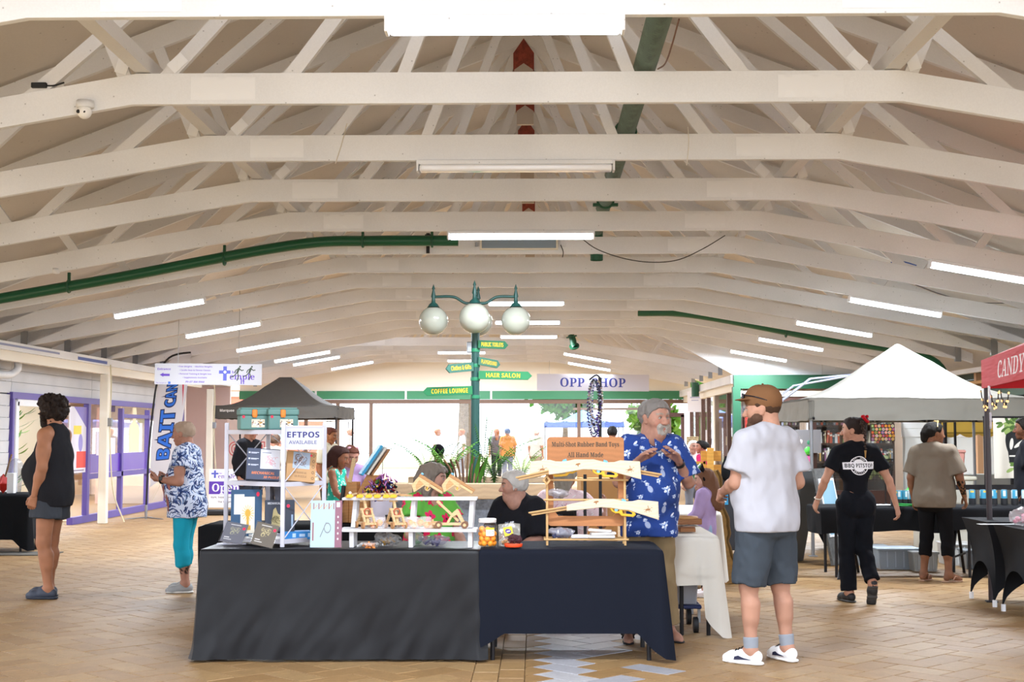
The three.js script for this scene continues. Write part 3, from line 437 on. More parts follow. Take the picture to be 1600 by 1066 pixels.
  for (const n of ['L', 'R']) {
    const a = A[n], e = v3(a.el), wv = v3(a.wr), yy = e.clone().sub(wv).normalize(), z0 = V(...a.palm), zz = z0.sub(yy.clone().multiplyScalar(z0.dot(yy))).normalize(), xx = yy.clone().cross(zz);
    const q = hand(a.curl, a.spread, lo ? .007 : .0042).clone(), fl = a.s < 0; if (fl) { q.scale(-1, 1, 1); const ix = q.index.array; for (let i = 0; i < ix.length; i += 3) { const t = ix[i]; ix[i] = ix[i + 1]; ix[i + 1] = t; } q.index = new THREE.BufferAttribute(ix.slice(), 1); q.computeVertexNormals(); }
    q.applyMatrix4(new THREE.Matrix4().makeBasis(xx, yy, zz).scale(V(1, 1, 1).multiplyScalar(o.handS ?? 1)).setPosition(wv.x, wv.y, wv.z)).scale(S, S, S); paint(q, () => skinC); list.push(q.toNonIndexed());
  }
  const body = new THREE.Mesh(faceUV(mergeGeometries(list)), skinM); body.name = 'body'; body.castShadow = body.receiveShadow = true; g.add(body);
  const wr = (amp, f, q) => (D, x, y, z) => (Math.abs(D) > .05 ? D : D + amp * (noise(x * f, y * f * .55, z * f + q) + .5 * noise(x * f * 2.3 + 5, y * f * 1.6, z * f * 2.3)) + amp * .0);
  const parts = { body };
  const mk = (name, B, m, h, ex) => { const b = sc(B), q = net(field(b, ex), bounds(b, .03), h || (lo ? .02 : .0115)); const p = part(name, faceUV(q), m, g, null, true); parts[name] = parts[name] ?? p; return p; };
  if (o.bottom) {
    const b = o.bottom, f = b.fit ?? .016, Bt = trunk.slice(0, 1).map((q) => ({ ...q, ra: q.ra + f * .9, rb: q.rb + f * .9, k: .05 })); if (o.bum) Bt.push(...trunk.filter((q) => q.a[1] < .95 + dy && q.a[1] > .8 + dy && q.a[2] < -.03).map((q) => ({ ...q, ra: q.ra + f, rb: q.rb + f })));
    for (const n of ['L', 'R']) { const l = G[n], to = b.to; // to: 0 hip .. 1 knee .. 2 ankle
      if (to <= 1) Bt.push(cap(l.hip, mix(l.hip, l.kn, to), .094 * sq + f, mix([.094], [.06], to)[0] * sq + f + (b.flare ?? 0), { cut: true, k: .02 })); else Bt.push(cap(l.hip, l.kn, .09 * sq + f, .056 * sq + f, { k: .02 }), cap(l.kn, mix(l.kn, l.an, to - 1), .056 * sq + f, (b.ankle ?? .044) * sq + f, { cut: true, k: .03 }), cap([...mix(l.kn, l.an, .28).slice(0, 2), mix(l.kn, l.an, .28)[2] - .016], mix(l.kn, l.an, Math.min(.45, to - 1)), .05 * sq + f, .045 * sq + f)); }
    mk('trousers', Bt, b.m ?? cloth(b.c), 0, wr(b.wr ?? .009, 14, 3)); if (b.name) parts.trousers.name = b.name;
  }
  if (o.top) {
    const t = o.top, f = t.fit ?? .018, Bt = trunk.filter((q) => q.a[1] > (t.from ?? 1.1) + dy && !(q.a[1] > 1.455 + dy && Math.abs(q.a[0]) < .02)).map((q) => ({ ...q, ra: q.ra + f * .8, rb: q.rb + f * .8 }));
    const hem = t.hem ?? .93; if (!dy && hem < .94) Bt.push(...trunk.filter((q) => q.a[1] < 1.09 && q.a[1] > .8).map((q) => ({ ...q, ra: q.ra + f + .012, rb: q.rb + f + .012, k: .05 }))); const hw = tw(t.hw ?? .15); Bt.push({ ...cap(L([0, 1.2, .0]), L([0, hem, t.hz ?? 0]), tw(.142) + f, hw + f * 1.4, { F: Z1, s: t.s ?? .76, cut: true, k: .07 }) });
    if (o.belly) Bt.push(cap(L([-.03, 1.05, .03 + o.belly * .5]), L([.03, 1.1, .03 + o.belly * .5]), .13 * w + f, .12 * w + f, { k: .08 }));
    if (o.bust) Bt.push(cap(L([-.075, 1.27, .05]), L([.075, 1.27, .05]), .075 * o.bust + f * .8, .075 * o.bust + f * .8, { k: .06 }));
    Bt.push(cap(L([-.06, 1.43, -.03]), L([.06, 1.43, -.03]), .056 + f, .056 + f, { k: .04 })); if (t.sleeve) for (const n of ['L', 'R']) { const a = A[n], k = t.sleeve; if (k <= 1) Bt.push(cap(a.sh, mix(a.sh, a.el, k), .062 * sq + f, .058 * sq + f + (t.cuff ?? .006), { cut: true, k: .035 })); else Bt.push(cap(a.sh, a.el, .06 * sq + f, .046 * sq + f, { k: .035 }), cap(a.el, mix(a.el, a.wr, k - 1), .046 * sq + f, .034 * sq + f, { cut: true, k: .02 })); }
    if (t.neg) Bt.push(...t.neg.map((q) => ({ ...q, a: L(q.a), b: L(q.b), neg: true, k: q.k ?? .006 })));
    Bt.push(cap(L([0, 1.56, .035]), L([0, t.neck ?? 1.5, t.neckz ?? .085]), .075, .05, { neg: true, k: .012 }));
    const W1 = wr(t.wr ?? .011, t.f ?? 11, 11), hemY = (hem + dy) * S; mk('shirt', Bt, t.m ?? cloth(t.c), 0, (D, x, y, z) => Math.max(W1(D, x, y, z), dy ? -1 : hemY - y)); if (t.name) parts.shirt.name = t.name;
  }
  // hair, beard, cap and the like are given in head space
  const inHead = (name, B, m, h, ex, dense) => { const b = B, q = net(field(b, ex), bounds(b, .02), h || (lo ? .01 : .005)); q.applyMatrix4(hm); return part(name, faceUV(q), m, g, null, true); };
  if (o.hair) { const hr = o.hair, t = hr.t ?? .012, fr = hr.front ?? .105, B = [cap([0, .03, -.03], [0, .036, .016], .0775 + t, .0765 + t), ...(hr.more ?? []), ...(hr.bald ? [] : [cap([-.05, hr.fy ?? -.025, .125], [.05, hr.fy ?? -.025, .125], fr, fr, { neg: true, k: .01 })]), ...(hr.low === false ? [] : [cap([0, hr.ly ?? -.13, .05], [0, hr.ly ?? -.13, .06], .13, .13, { neg: true, k: .01 })])]; if (hr.ears) for (const s of [-1, 1]) B.push(cap([s * .09, -.01, .0], [s * .09, -.02, .01], .03, .03, { neg: true, k: .006 })); const nf = hr.f ?? 55, na = hr.n ?? .004; inHead(hr.name ?? 'hair', [...B, ...(hr.after ?? [])], hairM(hr.c), hr.h, (D, x, y, z) => (Math.abs(D) > .03 ? D : D + na * noise(x * nf, y * nf * (hr.st ?? .5), z * nf))); }
  for (const e of o.onHead ?? []) inHead(e.name, e.B, e.m, e.h, e.ex);
  // shoes
  const sh0 = o.shoes;
  if (sh0) for (const n of ['L', 'R']) {
    const l = G[n], t = l.t, side = V(-t.z, 0, t.x), m = M(sh0.c, .6, sh0.o ?? {}), sm = M(sh0.sole ?? '#f0efec', .7), up = l.up ?? [0, 1, 0], base = l.an[1] - .085, pt = (f, y, x = 0) => [l.an[0] + t.x * f + side.x * x, l.an[1] - .085 + y + t.y * f, l.an[2] + t.z * f + side.z * x];
    if (sh0.style === 'thong') { mk('sandal', [cap(pt(-.055, .008), pt(.06, .008), .037, .036, { F: Y1, s: .28 }), cap(pt(.06, .008), pt(.15, .008), .036, .042, { F: Y1, s: .25 })], sm, .006); parts.sandal = null; const st = tube([pt(.03, .03, .042), pt(.07, .062, .03), pt(.125, .035, .012), pt(.07, .066, -.03), pt(.03, .03, -.042)].map((p) => p.map((v) => v * S)), .0075 * S, 6); part('sandal_strap', st, m, g); if (sh0.strap2) part('sandal_strap', tube([pt(-.0, .05, .045), pt(.035, .085, .02), pt(.035, .085, -.02), pt(-.0, .05, -.045)].map((p) => p.map((v) => v * S)), .011 * S, 6), m, g); continue; }
    mk('shoe', [cap(pt(-.035, .052), pt(.04, .055), .041, .043, {}), cap(pt(.04, .05), pt(.13, .036), .044, .04, { k: .03 }), cap(pt(.13, .036), pt(.175, .03), .038, .028, { k: .03 }), cap(pt(0, .1, 0), pt(0, .14, 0), .034, .04, { neg: true, k: .006 })].concat(sh0.high ? [cap(pt(-.01, .08), pt(-.01, .15), .048, .046)] : []), m, lo ? .012 : .006, (D, x, y, z) => D); parts.shoe = null;
    const so = sc([cap(pt(-.04, .012), pt(.06, .012), .046, .047, { F: Y1, s: .3 }), cap(pt(.06, .012), pt(.165, .012), .047, .038, { F: Y1, s: .3, k: .02 })]); part('shoe_sole', net(field(so), bounds(so, .02), lo ? .012 : .0055), sm, g, null, true);
    if (sh0.sock) { mk('sock', [cap([l.an[0], l.an[1] - .01, l.an[2]], mix(l.an, l.kn, .22), .044, .05, { cut: true })], cloth(sh0.sock), .007); parts.sock = null; }
  }
  g.userData.rig = undefined; delete g.userData.rig;
  return { g, parts, S, A, G, hm, L, hp };
}
// flat print cut out of a garment's own surface, lifted 1.5 mm; axis 'z-' = seen from behind
function printOn(p, name, m, test, uvf, lift = .0018) {
  const q = p.geometry, P = q.attributes.position, N = q.attributes.normal, I = q.index, pos = [], nor = [], uv = [];
  const n = I ? I.count : P.count;
  for (let i = 0; i < n; i += 3) { const k = [0, 1, 2].map((j) => (I ? I.getX(i + j) : i + j)); if (!k.some((v) => test(P.getX(v), P.getY(v), P.getZ(v), N.getX(v), N.getY(v), N.getZ(v)))) continue; for (const v of k) { const x = P.getX(v), y = P.getY(v), z = P.getZ(v); pos.push(x + N.getX(v) * lift, y + N.getY(v) * lift, z + N.getZ(v) * lift); nor.push(N.getX(v), N.getY(v), N.getZ(v)); uv.push(...uvf(x, y, z)); } }
  const g = new THREE.BufferGeometry(); g.setAttribute('position', new THREE.Float32BufferAttribute(pos, 3)); g.setAttribute('normal', new THREE.Float32BufferAttribute(nor, 3)); g.setAttribute('uv', new THREE.Float32BufferAttribute(uv, 2));
  return part(name, g, m, p, null, true);
}
// ---------- the people in the hall ----------
const mPat = (draw, size = .3, px = 256, o = {}) => { const t = canvas(px, px, draw); t.wrapS = t.wrapT = THREE.RepeatWrapping; t.repeat.set(1 / size, 1 / size); return M('#ffffff', .9, { map: t, bumpMap: rep(T.weave, .06), bumpScale: .0005, ...o }); };
const SK = { a: '#d9a083', b: '#c98a66', c: '#dba489', d: '#9c6a4c', e: '#e0b398' };
// man in the white t-shirt
{
  const p = person({ label: 'man in plain white t-shirt, brown cap and dark grey shorts, standing right of the tables', pos: at(1200, 1032, 9.25).setY(0), turn: 216, H: 1.79, w: 1.13, belly: .05, skin: SK.c, head: { yaw: 38, pitch: 3 }, stubble: '#5a4034', fat: 1.08, bum: .9,
    arms: { L: { el: [.035, -.265, .06], wr: [-.09, -.07, .215], palm: [-.6, -.3, .3], curl: .8 }, R: { el: [-.09, -.27, -.01], wr: [.07, -.1, .22], palm: [.8, 0, .3], curl: .7 } },
    legs: { L: { kn: [.135, .49, .03], an: [.15, .085, 0], toe: [.35, 0, 1] }, R: { kn: [-.13, .49, .01], an: [-.14, .085, -.04], toe: [-.15, 0, 1] } },
    top: { c: '#cfcfd8', sleeve: .72, hem: .845, hw: .158, fit: .024, wr: .014, f: 10, cuff: .014 }, bottom: { c: '#4c535d', to: .97, fit: .024, flare: .026, name: 'shorts', wr: .011 },
    shoes: { c: '#f4f4f5', sock: '#aab0bb' }, hair: { c: '#4a3527', t: .006, ears: 1 },
    onHead: [{ name: 'beard', B: [cap([0, -.07, .05], [0, -.085, .055], .052, .05), cap([-.05, -.05, .03], [.05, -.05, .03], .035), cap([0, -.02, .12], [0, -.06, .13], .034, .034, { neg: true, k: .02 }), cap([0, .05, .02], [0, .02, .03], .085, .07, { neg: true, k: .01 })], m: hairM('#5b4234'), ex: (D, x, y, z) => D + .003 * noise(x * 120, y * 120, z * 120) },
      { name: 'cap', B: [cap([0, .055, -.028], [0, .062, .018], .093, .088), cap([0, -.06, -.02], [0, -.04, .03], .098, .085, { neg: true, k: .006 }), cap([-.035, .063, .1], [.035, .063, .1], .06, .06, { F: Y1, s: .14, k: .01 })], m: cloth('#8a6242') }] });
  const b = part('cap_button', sph(.008, 0, .152, -.01, 1, .5, 1).applyMatrix4(p.hm), cloth('#8a6242'), p.g);
  const gl = part('sunglasses', [rb(.052, .036, .014, .008, -.03, .085, .108), rb(.052, .036, .014, .008, .03, .085, .108), tube([[.055, .09, .1], [.09, .075, .03], [.09, .05, -.04]], .0035), tube([[-.055, .09, .1], [-.09, .075, .03], [-.09, .05, -.04]], .0035)].map((q) => q.applyMatrix4(p.hm)), M('#10121c', .15), p.g);
  for (const s of ['L', 'R']) { const l = p.G[s], t = l.t, n = V(-t.z, 0, t.x).multiplyScalar(s === 'L' ? 1 : -1); for (const q of [-1, 1]) { const c = v3(l.an).add(V(t.x * .05, -.04, t.z * .05)).add(V(-t.z, 0, t.x).multiplyScalar(q * .0475)); part('shoe_stripe', put(ext([[-.07, -.01], [-.02, .0], [.02, .012], [.045, .004], [.05, -.016], [.0, -.012]], .006), 0, 0, 0, 0, -Math.atan2(t.z, t.x), 0).translate(c.x, c.y, c.z).scale(p.S, p.S, p.S), M('#1d2140', .6), p.g); } part('shoe_laces', [0, 1, 2].map((k) => tube([[-.02, 0, 0], [0, .012, 0], [.02, 0, 0]], .004).applyMatrix4(new THREE.Matrix4().makeBasis(V(-t.z, 0, t.x), V(0, 1, 0), V(t.x, 0, t.z)).setPosition(l.an[0] + t.x * (.06 + k * .022), l.an[1] + .01 - k * .009, l.an[2] + t.z * (.06 + k * .022))).scale(p.S, p.S, p.S)), M('#ffffff', .8), p.g); }
}
// man in the black singlet
{
  const p = person({ label: 'curly haired man in black singlet, short grey shorts and clogs at the left', pos: at(78, 933, 12.75).setY(0), turn: 262, H: 1.84, w: 1.2, belly: .08, skin: SK.b, head: { yaw: -18, pitch: 0 }, stubble: '#2a201b', bum: .85, fat: 1.03,
    arms: { L: { el: [.05, -.285, -.01], wr: [-.01, -.24, .07], palm: [-1, 0, 0], curl: .6 }, R: { el: [-.05, -.28, .02], wr: [.02, -.24, .08] } }, legs: { L: { an: [.085, .085, -.03], toe: [.1, 0, 1] }, R: { kn: [-.1, .49, .05], an: [-.1, .085, .06], toe: [-.1, 0, 1] } },
    top: { c: '#2b2b30', hem: .8, hw: .155, fit: .014, s: .85, wr: .008, hz: .03, name: 'singlet', neg: [cap([.27, 1.36, -.005], [.2, 1.45, -.005], .1, .1), cap([-.27, 1.36, -.005], [-.2, 1.45, -.005], .1, .1), cap([.3, 1.3, 0], [.26, 1.3, 0], .08, .08), cap([-.3, 1.3, 0], [-.26, 1.3, 0], .08, .08)], neck: 1.46, neckz: .1 },
    bottom: { c: '#4a4f57', to: .52, fit: .02, flare: .03, name: 'shorts' }, shoes: { c: '#3a4150', sole: '#343b48' },
    hair: { c: '#2a211d', t: .032, n: .02, f: 48, st: 1, h: .0055, front: .1, fy: -.02, ly: -.16, more: [cap([0, .0, -.07], [0, -.03, -.07], .06, .05)] },
    onHead: [{ name: 'beard', B: [cap([0, -.075, .05], [0, -.1, .055], .056, .05), cap([-.05, -.04, .03], [.05, -.04, .03], .036), cap([0, -.02, .12], [0, -.055, .13], .034, .034, { neg: true, k: .02 }), cap([0, .06, .02], [0, .03, .03], .085, .07, { neg: true, k: .01 })], m: hairM('#241b17'), ex: (D, x, y, z) => D + .004 * noise(x * 110, y * 110, z * 110) }] });
}
// woman in the blue and white top
{
  const zeb = mPat((g, w, h) => { g.fillStyle = '#cdd6ea'; g.fillRect(0, 0, w, h); seed = 55; for (let i = 0; i < 190; i++) { const x = R() * w, y = R() * h, a = (Math.sin(x / 40) + Math.cos(y / 50)) * 1.6; g.strokeStyle = ['#17264f', '#1c3266', '#6d86b4', '#223a77'][R() * 4 | 0]; g.lineWidth = 3 + R() * 7; for (const dx of [-w, 0, w]) for (const dy of [-h, 0, h]) { g.beginPath(); g.moveTo(x + dx, y + dy); g.quadraticCurveTo(x + dx + 18 * Math.cos(a), y + dy + 18 * Math.sin(a), x + dx + 34 * Math.cos(a + .5), y + dy + 34 * Math.sin(a + .5)); g.stroke(); } } }, .34);
  const p = person({ label: 'older woman with cropped grey hair, blue patterned top and turquoise cropped trousers', pos: at(290, 921, 13.25).setY(0), turn: 265, H: 1.62, w: 1.2, belly: .06, bust: 1, skin: '#c99078', head: { yaw: -4, pitch: 2 }, bum: .95, lean: .04,
    arms: { L: { el: [.07, -.28, -.01], wr: [-.08, .02, .235], palm: [-.4, .6, 0], curl: .9 }, R: { el: [-.06, -.28, .0], wr: [.12, .01, .23], palm: [.4, .6, 0], curl: .9 } }, legs: { L: { an: [.09, .085, -.03] }, R: { kn: [-.09, .49, .05], an: [-.1, .085, .04] } },
    top: { m: zeb, sleeve: .5, hem: .77, hw: .165, fit: .02, s: .9, cuff: .02, neck: 1.47 }, bottom: { c: '#27b4cf', to: 1.52, fit: .016, wr: .005, ankle: .052 }, shoes: { c: '#9a9c9d', sole: '#dcdad4' },
    hair: { c: '#a8927f', t: .008, n: .005, ears: 1, front: .1 }, tattoo: (x, y, z) => y > .2 && y < .3 && x > .09 });
  const a = p.A.L, w = mix(a.wr, a.el, .12).map((v) => v * p.S), dir = v3(a.el).sub(v3(a.wr)).normalize(); part('watch', [new THREE.TorusGeometry(.034, .009, 8, 20).applyQuaternion(new THREE.Quaternion().setFromUnitVectors(V(0, 0, 1), dir)).translate(...w), rb(.01, .04, .036, .006, w[0] + .036, w[1] + .012, w[2])], M('#17181c', .35), p.g);
  const pk = mPat((g, w, h) => { g.clearRect(0, 0, w, h); g.fillStyle = '#9a5f55'; for (const [x, y, r] of [[90, 60, .4], [150, 130, -.3], [100, 190, .2]]) { g.save(); g.translate(x, y); g.rotate(r); g.beginPath(); g.ellipse(0, 0, 16, 55, 0, 0, 7); g.fill(); g.restore(); } }, 1, 256, { transparent: true });
  printOn(p.parts.shirt, 'shirt_print', pk, (x, y, z, nx) => nx > .35 && y > .75 && y < 1.15 && z > .02, (x, y, z) => [(z - .02) / .3, (y - .75) / .4]);
}
// woman with the lettered shirt, walking away
{
  const p = person({ label: 'woman walking away in black t-shirt lettered across the back, braid with red scrunchie', pos: at(1340, 934, 12.55).setY(0), turn: 192, H: 1.65, w: .77, skin: SK.a, head: { yaw: 52, pitch: 0 }, bum: .7,
    arms: { L: { el: [.12, -.26, .02], wr: [.03, -.2, .12], palm: [-1, 0, 0], curl: .5 }, R: { el: [-.13, -.27, -.05], wr: [-.07, -.24, .0], palm: [.7, 0, .6], curl: .55 } }, legs: { L: { kn: [.085, .49, .05], an: [.07, .085, .03], toe: [.1, 0, 1] }, R: { kn: [-.08, .5, .02], an: [-.06, .2, -.2], toe: [0, -1.0, .25] } },
    top: { c: '#15171d', sleeve: .62, hem: .96, hw: .13, fit: .014, cuff: .012 }, bottom: { c: '#16181f', to: 1.93, fit: .024, ankle: .055, wr: .011 }, shoes: { c: '#1b1b1d', sole: '#3a3734' },
    hair: { c: '#2b211d', t: .009, n: .003, front: .103, ears: 1, more: [cap([0, .09, -.095], [0, .085, -.1], .03)] } });
  const br = []; for (let i = 0; i < 13; i++) br.push(sph(.019 - i * .0007, (i & 1 ? 1 : -1) * .006, .08 - i * .021, -.125 - Math.min(i, 7) * .008, 1, .85, 1, 8));
  const hmB = new THREE.Matrix4().makeRotationY(10 * D2R).scale(V(p.S, p.S, p.S)).setPosition(...p.hp);
  part('braid', br.map((q) => q.applyMatrix4(hmB)), hairM('#3a2a22'), p.g); part('braid_end', rod([0, -.19, -.18], [.004, -.26, -.185], .012, .004).applyMatrix4(hmB), hairM('#a9834f'), p.g);
  part('scrunchie', [new THREE.TorusGeometry(.03, .014, 8, 18).rotateX(.6).translate(0, .1, -.105), ...[0, 1, 2, 3, 4, 5].map((i) => sph(.014, .036 * Math.cos(i), .105 + .02 * Math.sin(i), -.1 + .02 * Math.sin(i * 2)))].map((q) => q.applyMatrix4(p.hm)), cloth('#c21824'), p.g);
  const w = p.A.L.wr.map((v) => v * p.S); part('bracelet', new THREE.TorusGeometry(.031, .005, 6, 20).rotateX(1.2).translate(w[0], w[1] + .02, w[2] - .01), M('#d8cfc0', .4), p.g);
  const logo = canvas(512, 360, (g) => { g.clearRect(0, 0, 512, 360); const wt = '#e6e6ea'; g.strokeStyle = wt; g.lineWidth = 14; g.beginPath(); g.arc(256, 180, 140, 0, 7); g.stroke(); g.fillStyle = wt; g.beginPath(); g.arc(256, 180, 98, 0, 7); g.fill(); g.fillStyle = wt; g.beginPath(); g.moveTo(10, 130); g.lineTo(500, 118); g.lineTo(508, 232); g.lineTo(18, 238); g.fill(); g.fillStyle = '#15171d'; g.font = 'bold 84px sans-serif'; g.textAlign = 'center'; g.fillText('BBQ PITSTOP', 258, 210, 450); g.fillStyle = wt; g.font = 'bold 34px sans-serif'; const arc = (s, r, a0, st, fl) => [...s].forEach((c, i) => { g.save(); g.translate(256, 180); g.rotate(a0 + i * st); g.translate(0, fl ? r : -r); g.fillText(c, 0, 10); g.restore(); }); arc('EST. 2020', 116, -.85, .21); arc('GRILLED', 116, .75, -.25, 1); });
  const S = p.S; printOn(p.parts.shirt, 'shirt_print', M('#ffffff', .8, { map: logo, transparent: true }), (x, y, z, nx, ny, nz) => nz < -.2 && Math.abs(x) < .15 && Math.abs(y - 1.3 * S) < .11, (x, y) => [(-x + .155) / .31, (y - 1.3 * S + .105) / .21]);
}
// woman in the brown t-shirt
{
  person({ label: 'woman with dark tied back hair, grey-brown t-shirt, black leggings and thongs at the right', pos: at(1463, 903, 14.35).setY(0), turn: 152, H: 1.62, w: 1.06, belly: .04, bust: 1, skin: SK.d, head: { yaw: -50, pitch: 0 }, bum: 1.15, fat: 1.1,
    arms: { L: { el: [.07, -.28, 0], wr: [-.01, -.24, .06] }, R: { el: [-.09, -.27, -.0], wr: [-.03, -.22, .1], palm: [.8, 0, -.3], curl: .5 } }, legs: { L: { an: [.13, .085, -.03], toe: [-.2, 0, 1] }, R: { kn: [-.12, .49, .02], an: [-.14, .085, -.03], toe: [-.6, 0, .8] } },
    top: { c: '#867a6c', sleeve: .85, hem: .82, hw: .155, fit: .024, cuff: .016 }, bottom: { c: '#141418', to: 1.5, fit: .013, wr: .004, ankle: .052, name: 'leggings' }, shoes: { c: '#b08a72', sole: '#b5947c', style: 'thong' }, tattoo: (x, y) => y > .95 && y < 1.12 && x < -.2,
    hair: { c: '#17130f', t: .011, n: .004, front: .102, ears: 1, more: [cap([0, .0, -.1], [0, -.05, -.105], .045, .04)] }, onHead: [{ name: 'sunglasses', B: [cap([-.085, .07, 0], [-.03, .125, .03], .006), cap([.085, .07, 0], [.03, .125, .03], .006), cap([-.03, .125, .03], [.03, .125, .03], .006)], m: M('#b79a5c', .3) }] });
}
// stall holder in the hawaiian shirt
{
  const haw = mPat((g, w, h) => {
    g.fillStyle = '#1b3c86'; g.fillRect(0, 0, w, h); const wt = '#dfe6f4', md = '#8ea6d2';
    const leaf = (x, y, a, l, ww, c) => { g.save(); g.translate(x, y); g.rotate(a); g.fillStyle = c; g.beginPath(); g.ellipse(0, -l / 2, ww, l / 2, 0, 0, 7); g.fill(); g.restore(); };
    const pine = (x, y, s, a) => { g.save(); g.translate(x, y); g.rotate(a); g.scale(s, s); for (let k = -3; k <= 3; k++) leaf(0, -20, k * .28, 34 - Math.abs(k) * 4, 3.2, wt); g.fillStyle = wt; g.beginPath(); g.ellipse(0, 6, 19, 28, 0, 0, 7); g.fill(); g.strokeStyle = '#3a5aa0'; g.lineWidth = 2; for (let k = -4; k < 5; k++) { g.beginPath(); g.moveTo(-20, k * 9 - 6); g.lineTo(20, k * 9 + 16); g.moveTo(20, k * 9 - 6); g.lineTo(-20, k * 9 + 16); g.stroke(); } g.restore(); };
    const flow = (x, y, s) => { for (let k = 0; k < 5; k++) leaf(x, y, k * 1.257 + .2, 26 * s, 9 * s, wt); for (let k = 0; k < 3; k++) leaf(x, y, k * 2.1 + .8, 40 * s, 6 * s, md); g.fillStyle = '#3a5aa0'; g.beginPath(); g.arc(x, y, 5 * s, 0, 7); g.fill(); };
    pine(60, 70, .95, .1); flow(180, 50, 1); pine(200, 180, .95, -.5); flow(70, 190, 1.05); leaf(125, 130, .8, 40, 8, wt); leaf(125, 130, 1.6, 36, 7, md); flow(135, 240, .6); flow(12, 128, .7);
  }, .26);
  const p = person({ label: 'grey haired man with goatee and navy pineapple shirt gesturing behind the black table', pos: at(1014, 1000, 10.2).setY(0), turn: 12, H: 1.74, w: 1.02, belly: .07, side: .07, headS: 1.06, handS: 1.16, skin: '#d39c85', head: { yaw: 24, pitch: 2 }, brow: '#8f8478', fat: 1.12, double: 1, shw: .172,
    arms: { L: { el: [.1, -.27, .04], wr: [-.12, .16, .14], palm: [-.8, -.1, .35], curl: .28, spread: .8 }, R: { el: [-.1, -.26, .06], wr: [.09, .15, .17], palm: [.5, -.6, .3], curl: .28, spread: .8 } }, legs: { L: { an: [.15, .085, 0] }, R: { an: [-.16, .085, 0] } },
    top: { m: haw, sleeve: .85, hem: .76, hw: .17, fit: .028, s: .82, cuff: .02, neck: 1.42, neckz: .13, hz: .02 }, bottom: { c: '#a08a68', to: 1.9, fit: .03, ankle: .06 }, shoes: { c: '#17171a', sole: '#1c1c1f', style: 'thong', strap2: 1 },
    hair: { c: '#807b77', t: .014, n: .005, f: 70, front: .1, fy: -.03, ears: 1 },
    onHead: [{ name: 'goatee', B: [cap([0, -.095, .072], [0, -.11, .066], .027, .02), cap([-.03, -.052, .09], [.03, -.052, .09], .009), cap([-.032, -.052, .086], [-.024, -.09, .075], .011), cap([.032, -.052, .086], [.024, -.09, .075], .011)], m: hairM('#aaa49c'), h: .004, ex: (D, x, y, z) => D + .003 * noise(x * 130, y * 90, z * 130) }] });
  const a = p.A.L, w = mix(a.wr, a.el, .1).map((v) => v * p.S), dir = v3(a.el).sub(v3(a.wr)).normalize(); part('wrist_band', new THREE.CylinderGeometry(.037, .037, .028, 20, 1, true).applyQuaternion(new THREE.Quaternion().setFromUnitVectors(V(0, 1, 0), dir)).translate(...w), M('#17181c', .5, { side: THREE.DoubleSide }), p.g);
  part('shirt_collar', [-1, 1].map((s) => put(ext([[0, 0], [s * .07, .03], [s * .06, .085], [s * .005, .1]], .008, .002), s * .02, 0, 0, -.55, s * .5, 0).translate(0, 1.395 * p.S, .15)), haw, p.g);
}
const sitLegs = (s = 1) => ({ L: { kn: [.12, .5, .4], an: [.12, .085, .4] }, R: { kn: [-.12, .5, .4], an: [-.12, .085, .4] } });
function chair(pos, turn, label) { const c = thing('folding_chair', label, 'chair', pos, turn * D2R); part('seat', rb(.44, .04, .42, .015, 0, .43, 0), dkmetal, c); part('backrest', rb(.42, .26, .03, .015, 0, .72, -.24, -.15), dkmetal, c); for (const s of [-1, 1]) { part('leg', rod([s * .2, 0, .22], [s * .2, .44, -.1], .012), dkmetal, c); part('leg', rod([s * .2, 0, -.24], [s * .2, .44, .15], .012), dkmetal, c); part('back_post', rod([s * .2, .43, -.19], [s * .2, .85, -.27], .012), dkmetal, c); } return c; }
// seated woman in the black t-shirt
{
  const q = at(815, 745, 11.25).setY(0);
  const p = person({ label: 'seated grey haired woman in black t-shirt with a floral motif, facing left', pos: q, turn: 322, H: 1.62, w: 1.25, belly: .07, bust: 1.1, dy: -.43, skin: '#cf9a84', head: { yaw: -41, pitch: 2, at: [0, -.025, .02] }, lean: .1, fat: 1.08, double: 1,
    arms: { L: { el: [.07, -.27, .06], wr: [-.1, -.08, .21], palm: [-.4, -.8, 0] }, R: { el: [-.07, -.27, .06], wr: [.08, -.1, .2], palm: [.4, -.8, 0] } }, legs: sitLegs(), top: { c: '#212127', sleeve: .9, hem: .93, hw: .16, fit: .022, cuff: .016, neck: 1.45, neckz: .11 }, bottom: { c: '#2b3f63', to: 1.9, fit: .016 }, shoes: { c: '#2a2a2c' },
    hair: { c: '#bdb8b2', t: .016, n: .006, f: 60, front: .1, ly: -.15 } });
  const m = mPat((g, w, h) => { g.clearRect(0, 0, w, h); seed = 9; for (let i = 0; i < 26; i++) { g.fillStyle = ['#d9dde4', '#b9506c', '#7f8aa0', '#e7e7ee'][i % 4]; g.save(); g.translate(128 + (R() - .5) * 130, 128 + (R() - .5) * 160); g.rotate(R() * 6); g.beginPath(); g.ellipse(0, 0, 10, 34, 0, 0, 7); g.fill(); g.restore(); } }, 1, 256, { transparent: true });
  printOn(p.parts.shirt, 'shirt_print', m, (x, y, z, nx, ny, nz) => nz > .2 && Math.abs(x) < .1 && Math.abs(y - .72) < .13, (x, y) => [(x + .1) / .2, (y - .59) / .26]);
  chair(q.clone(), 322, 'black folding chair under the seated woman in black');
}
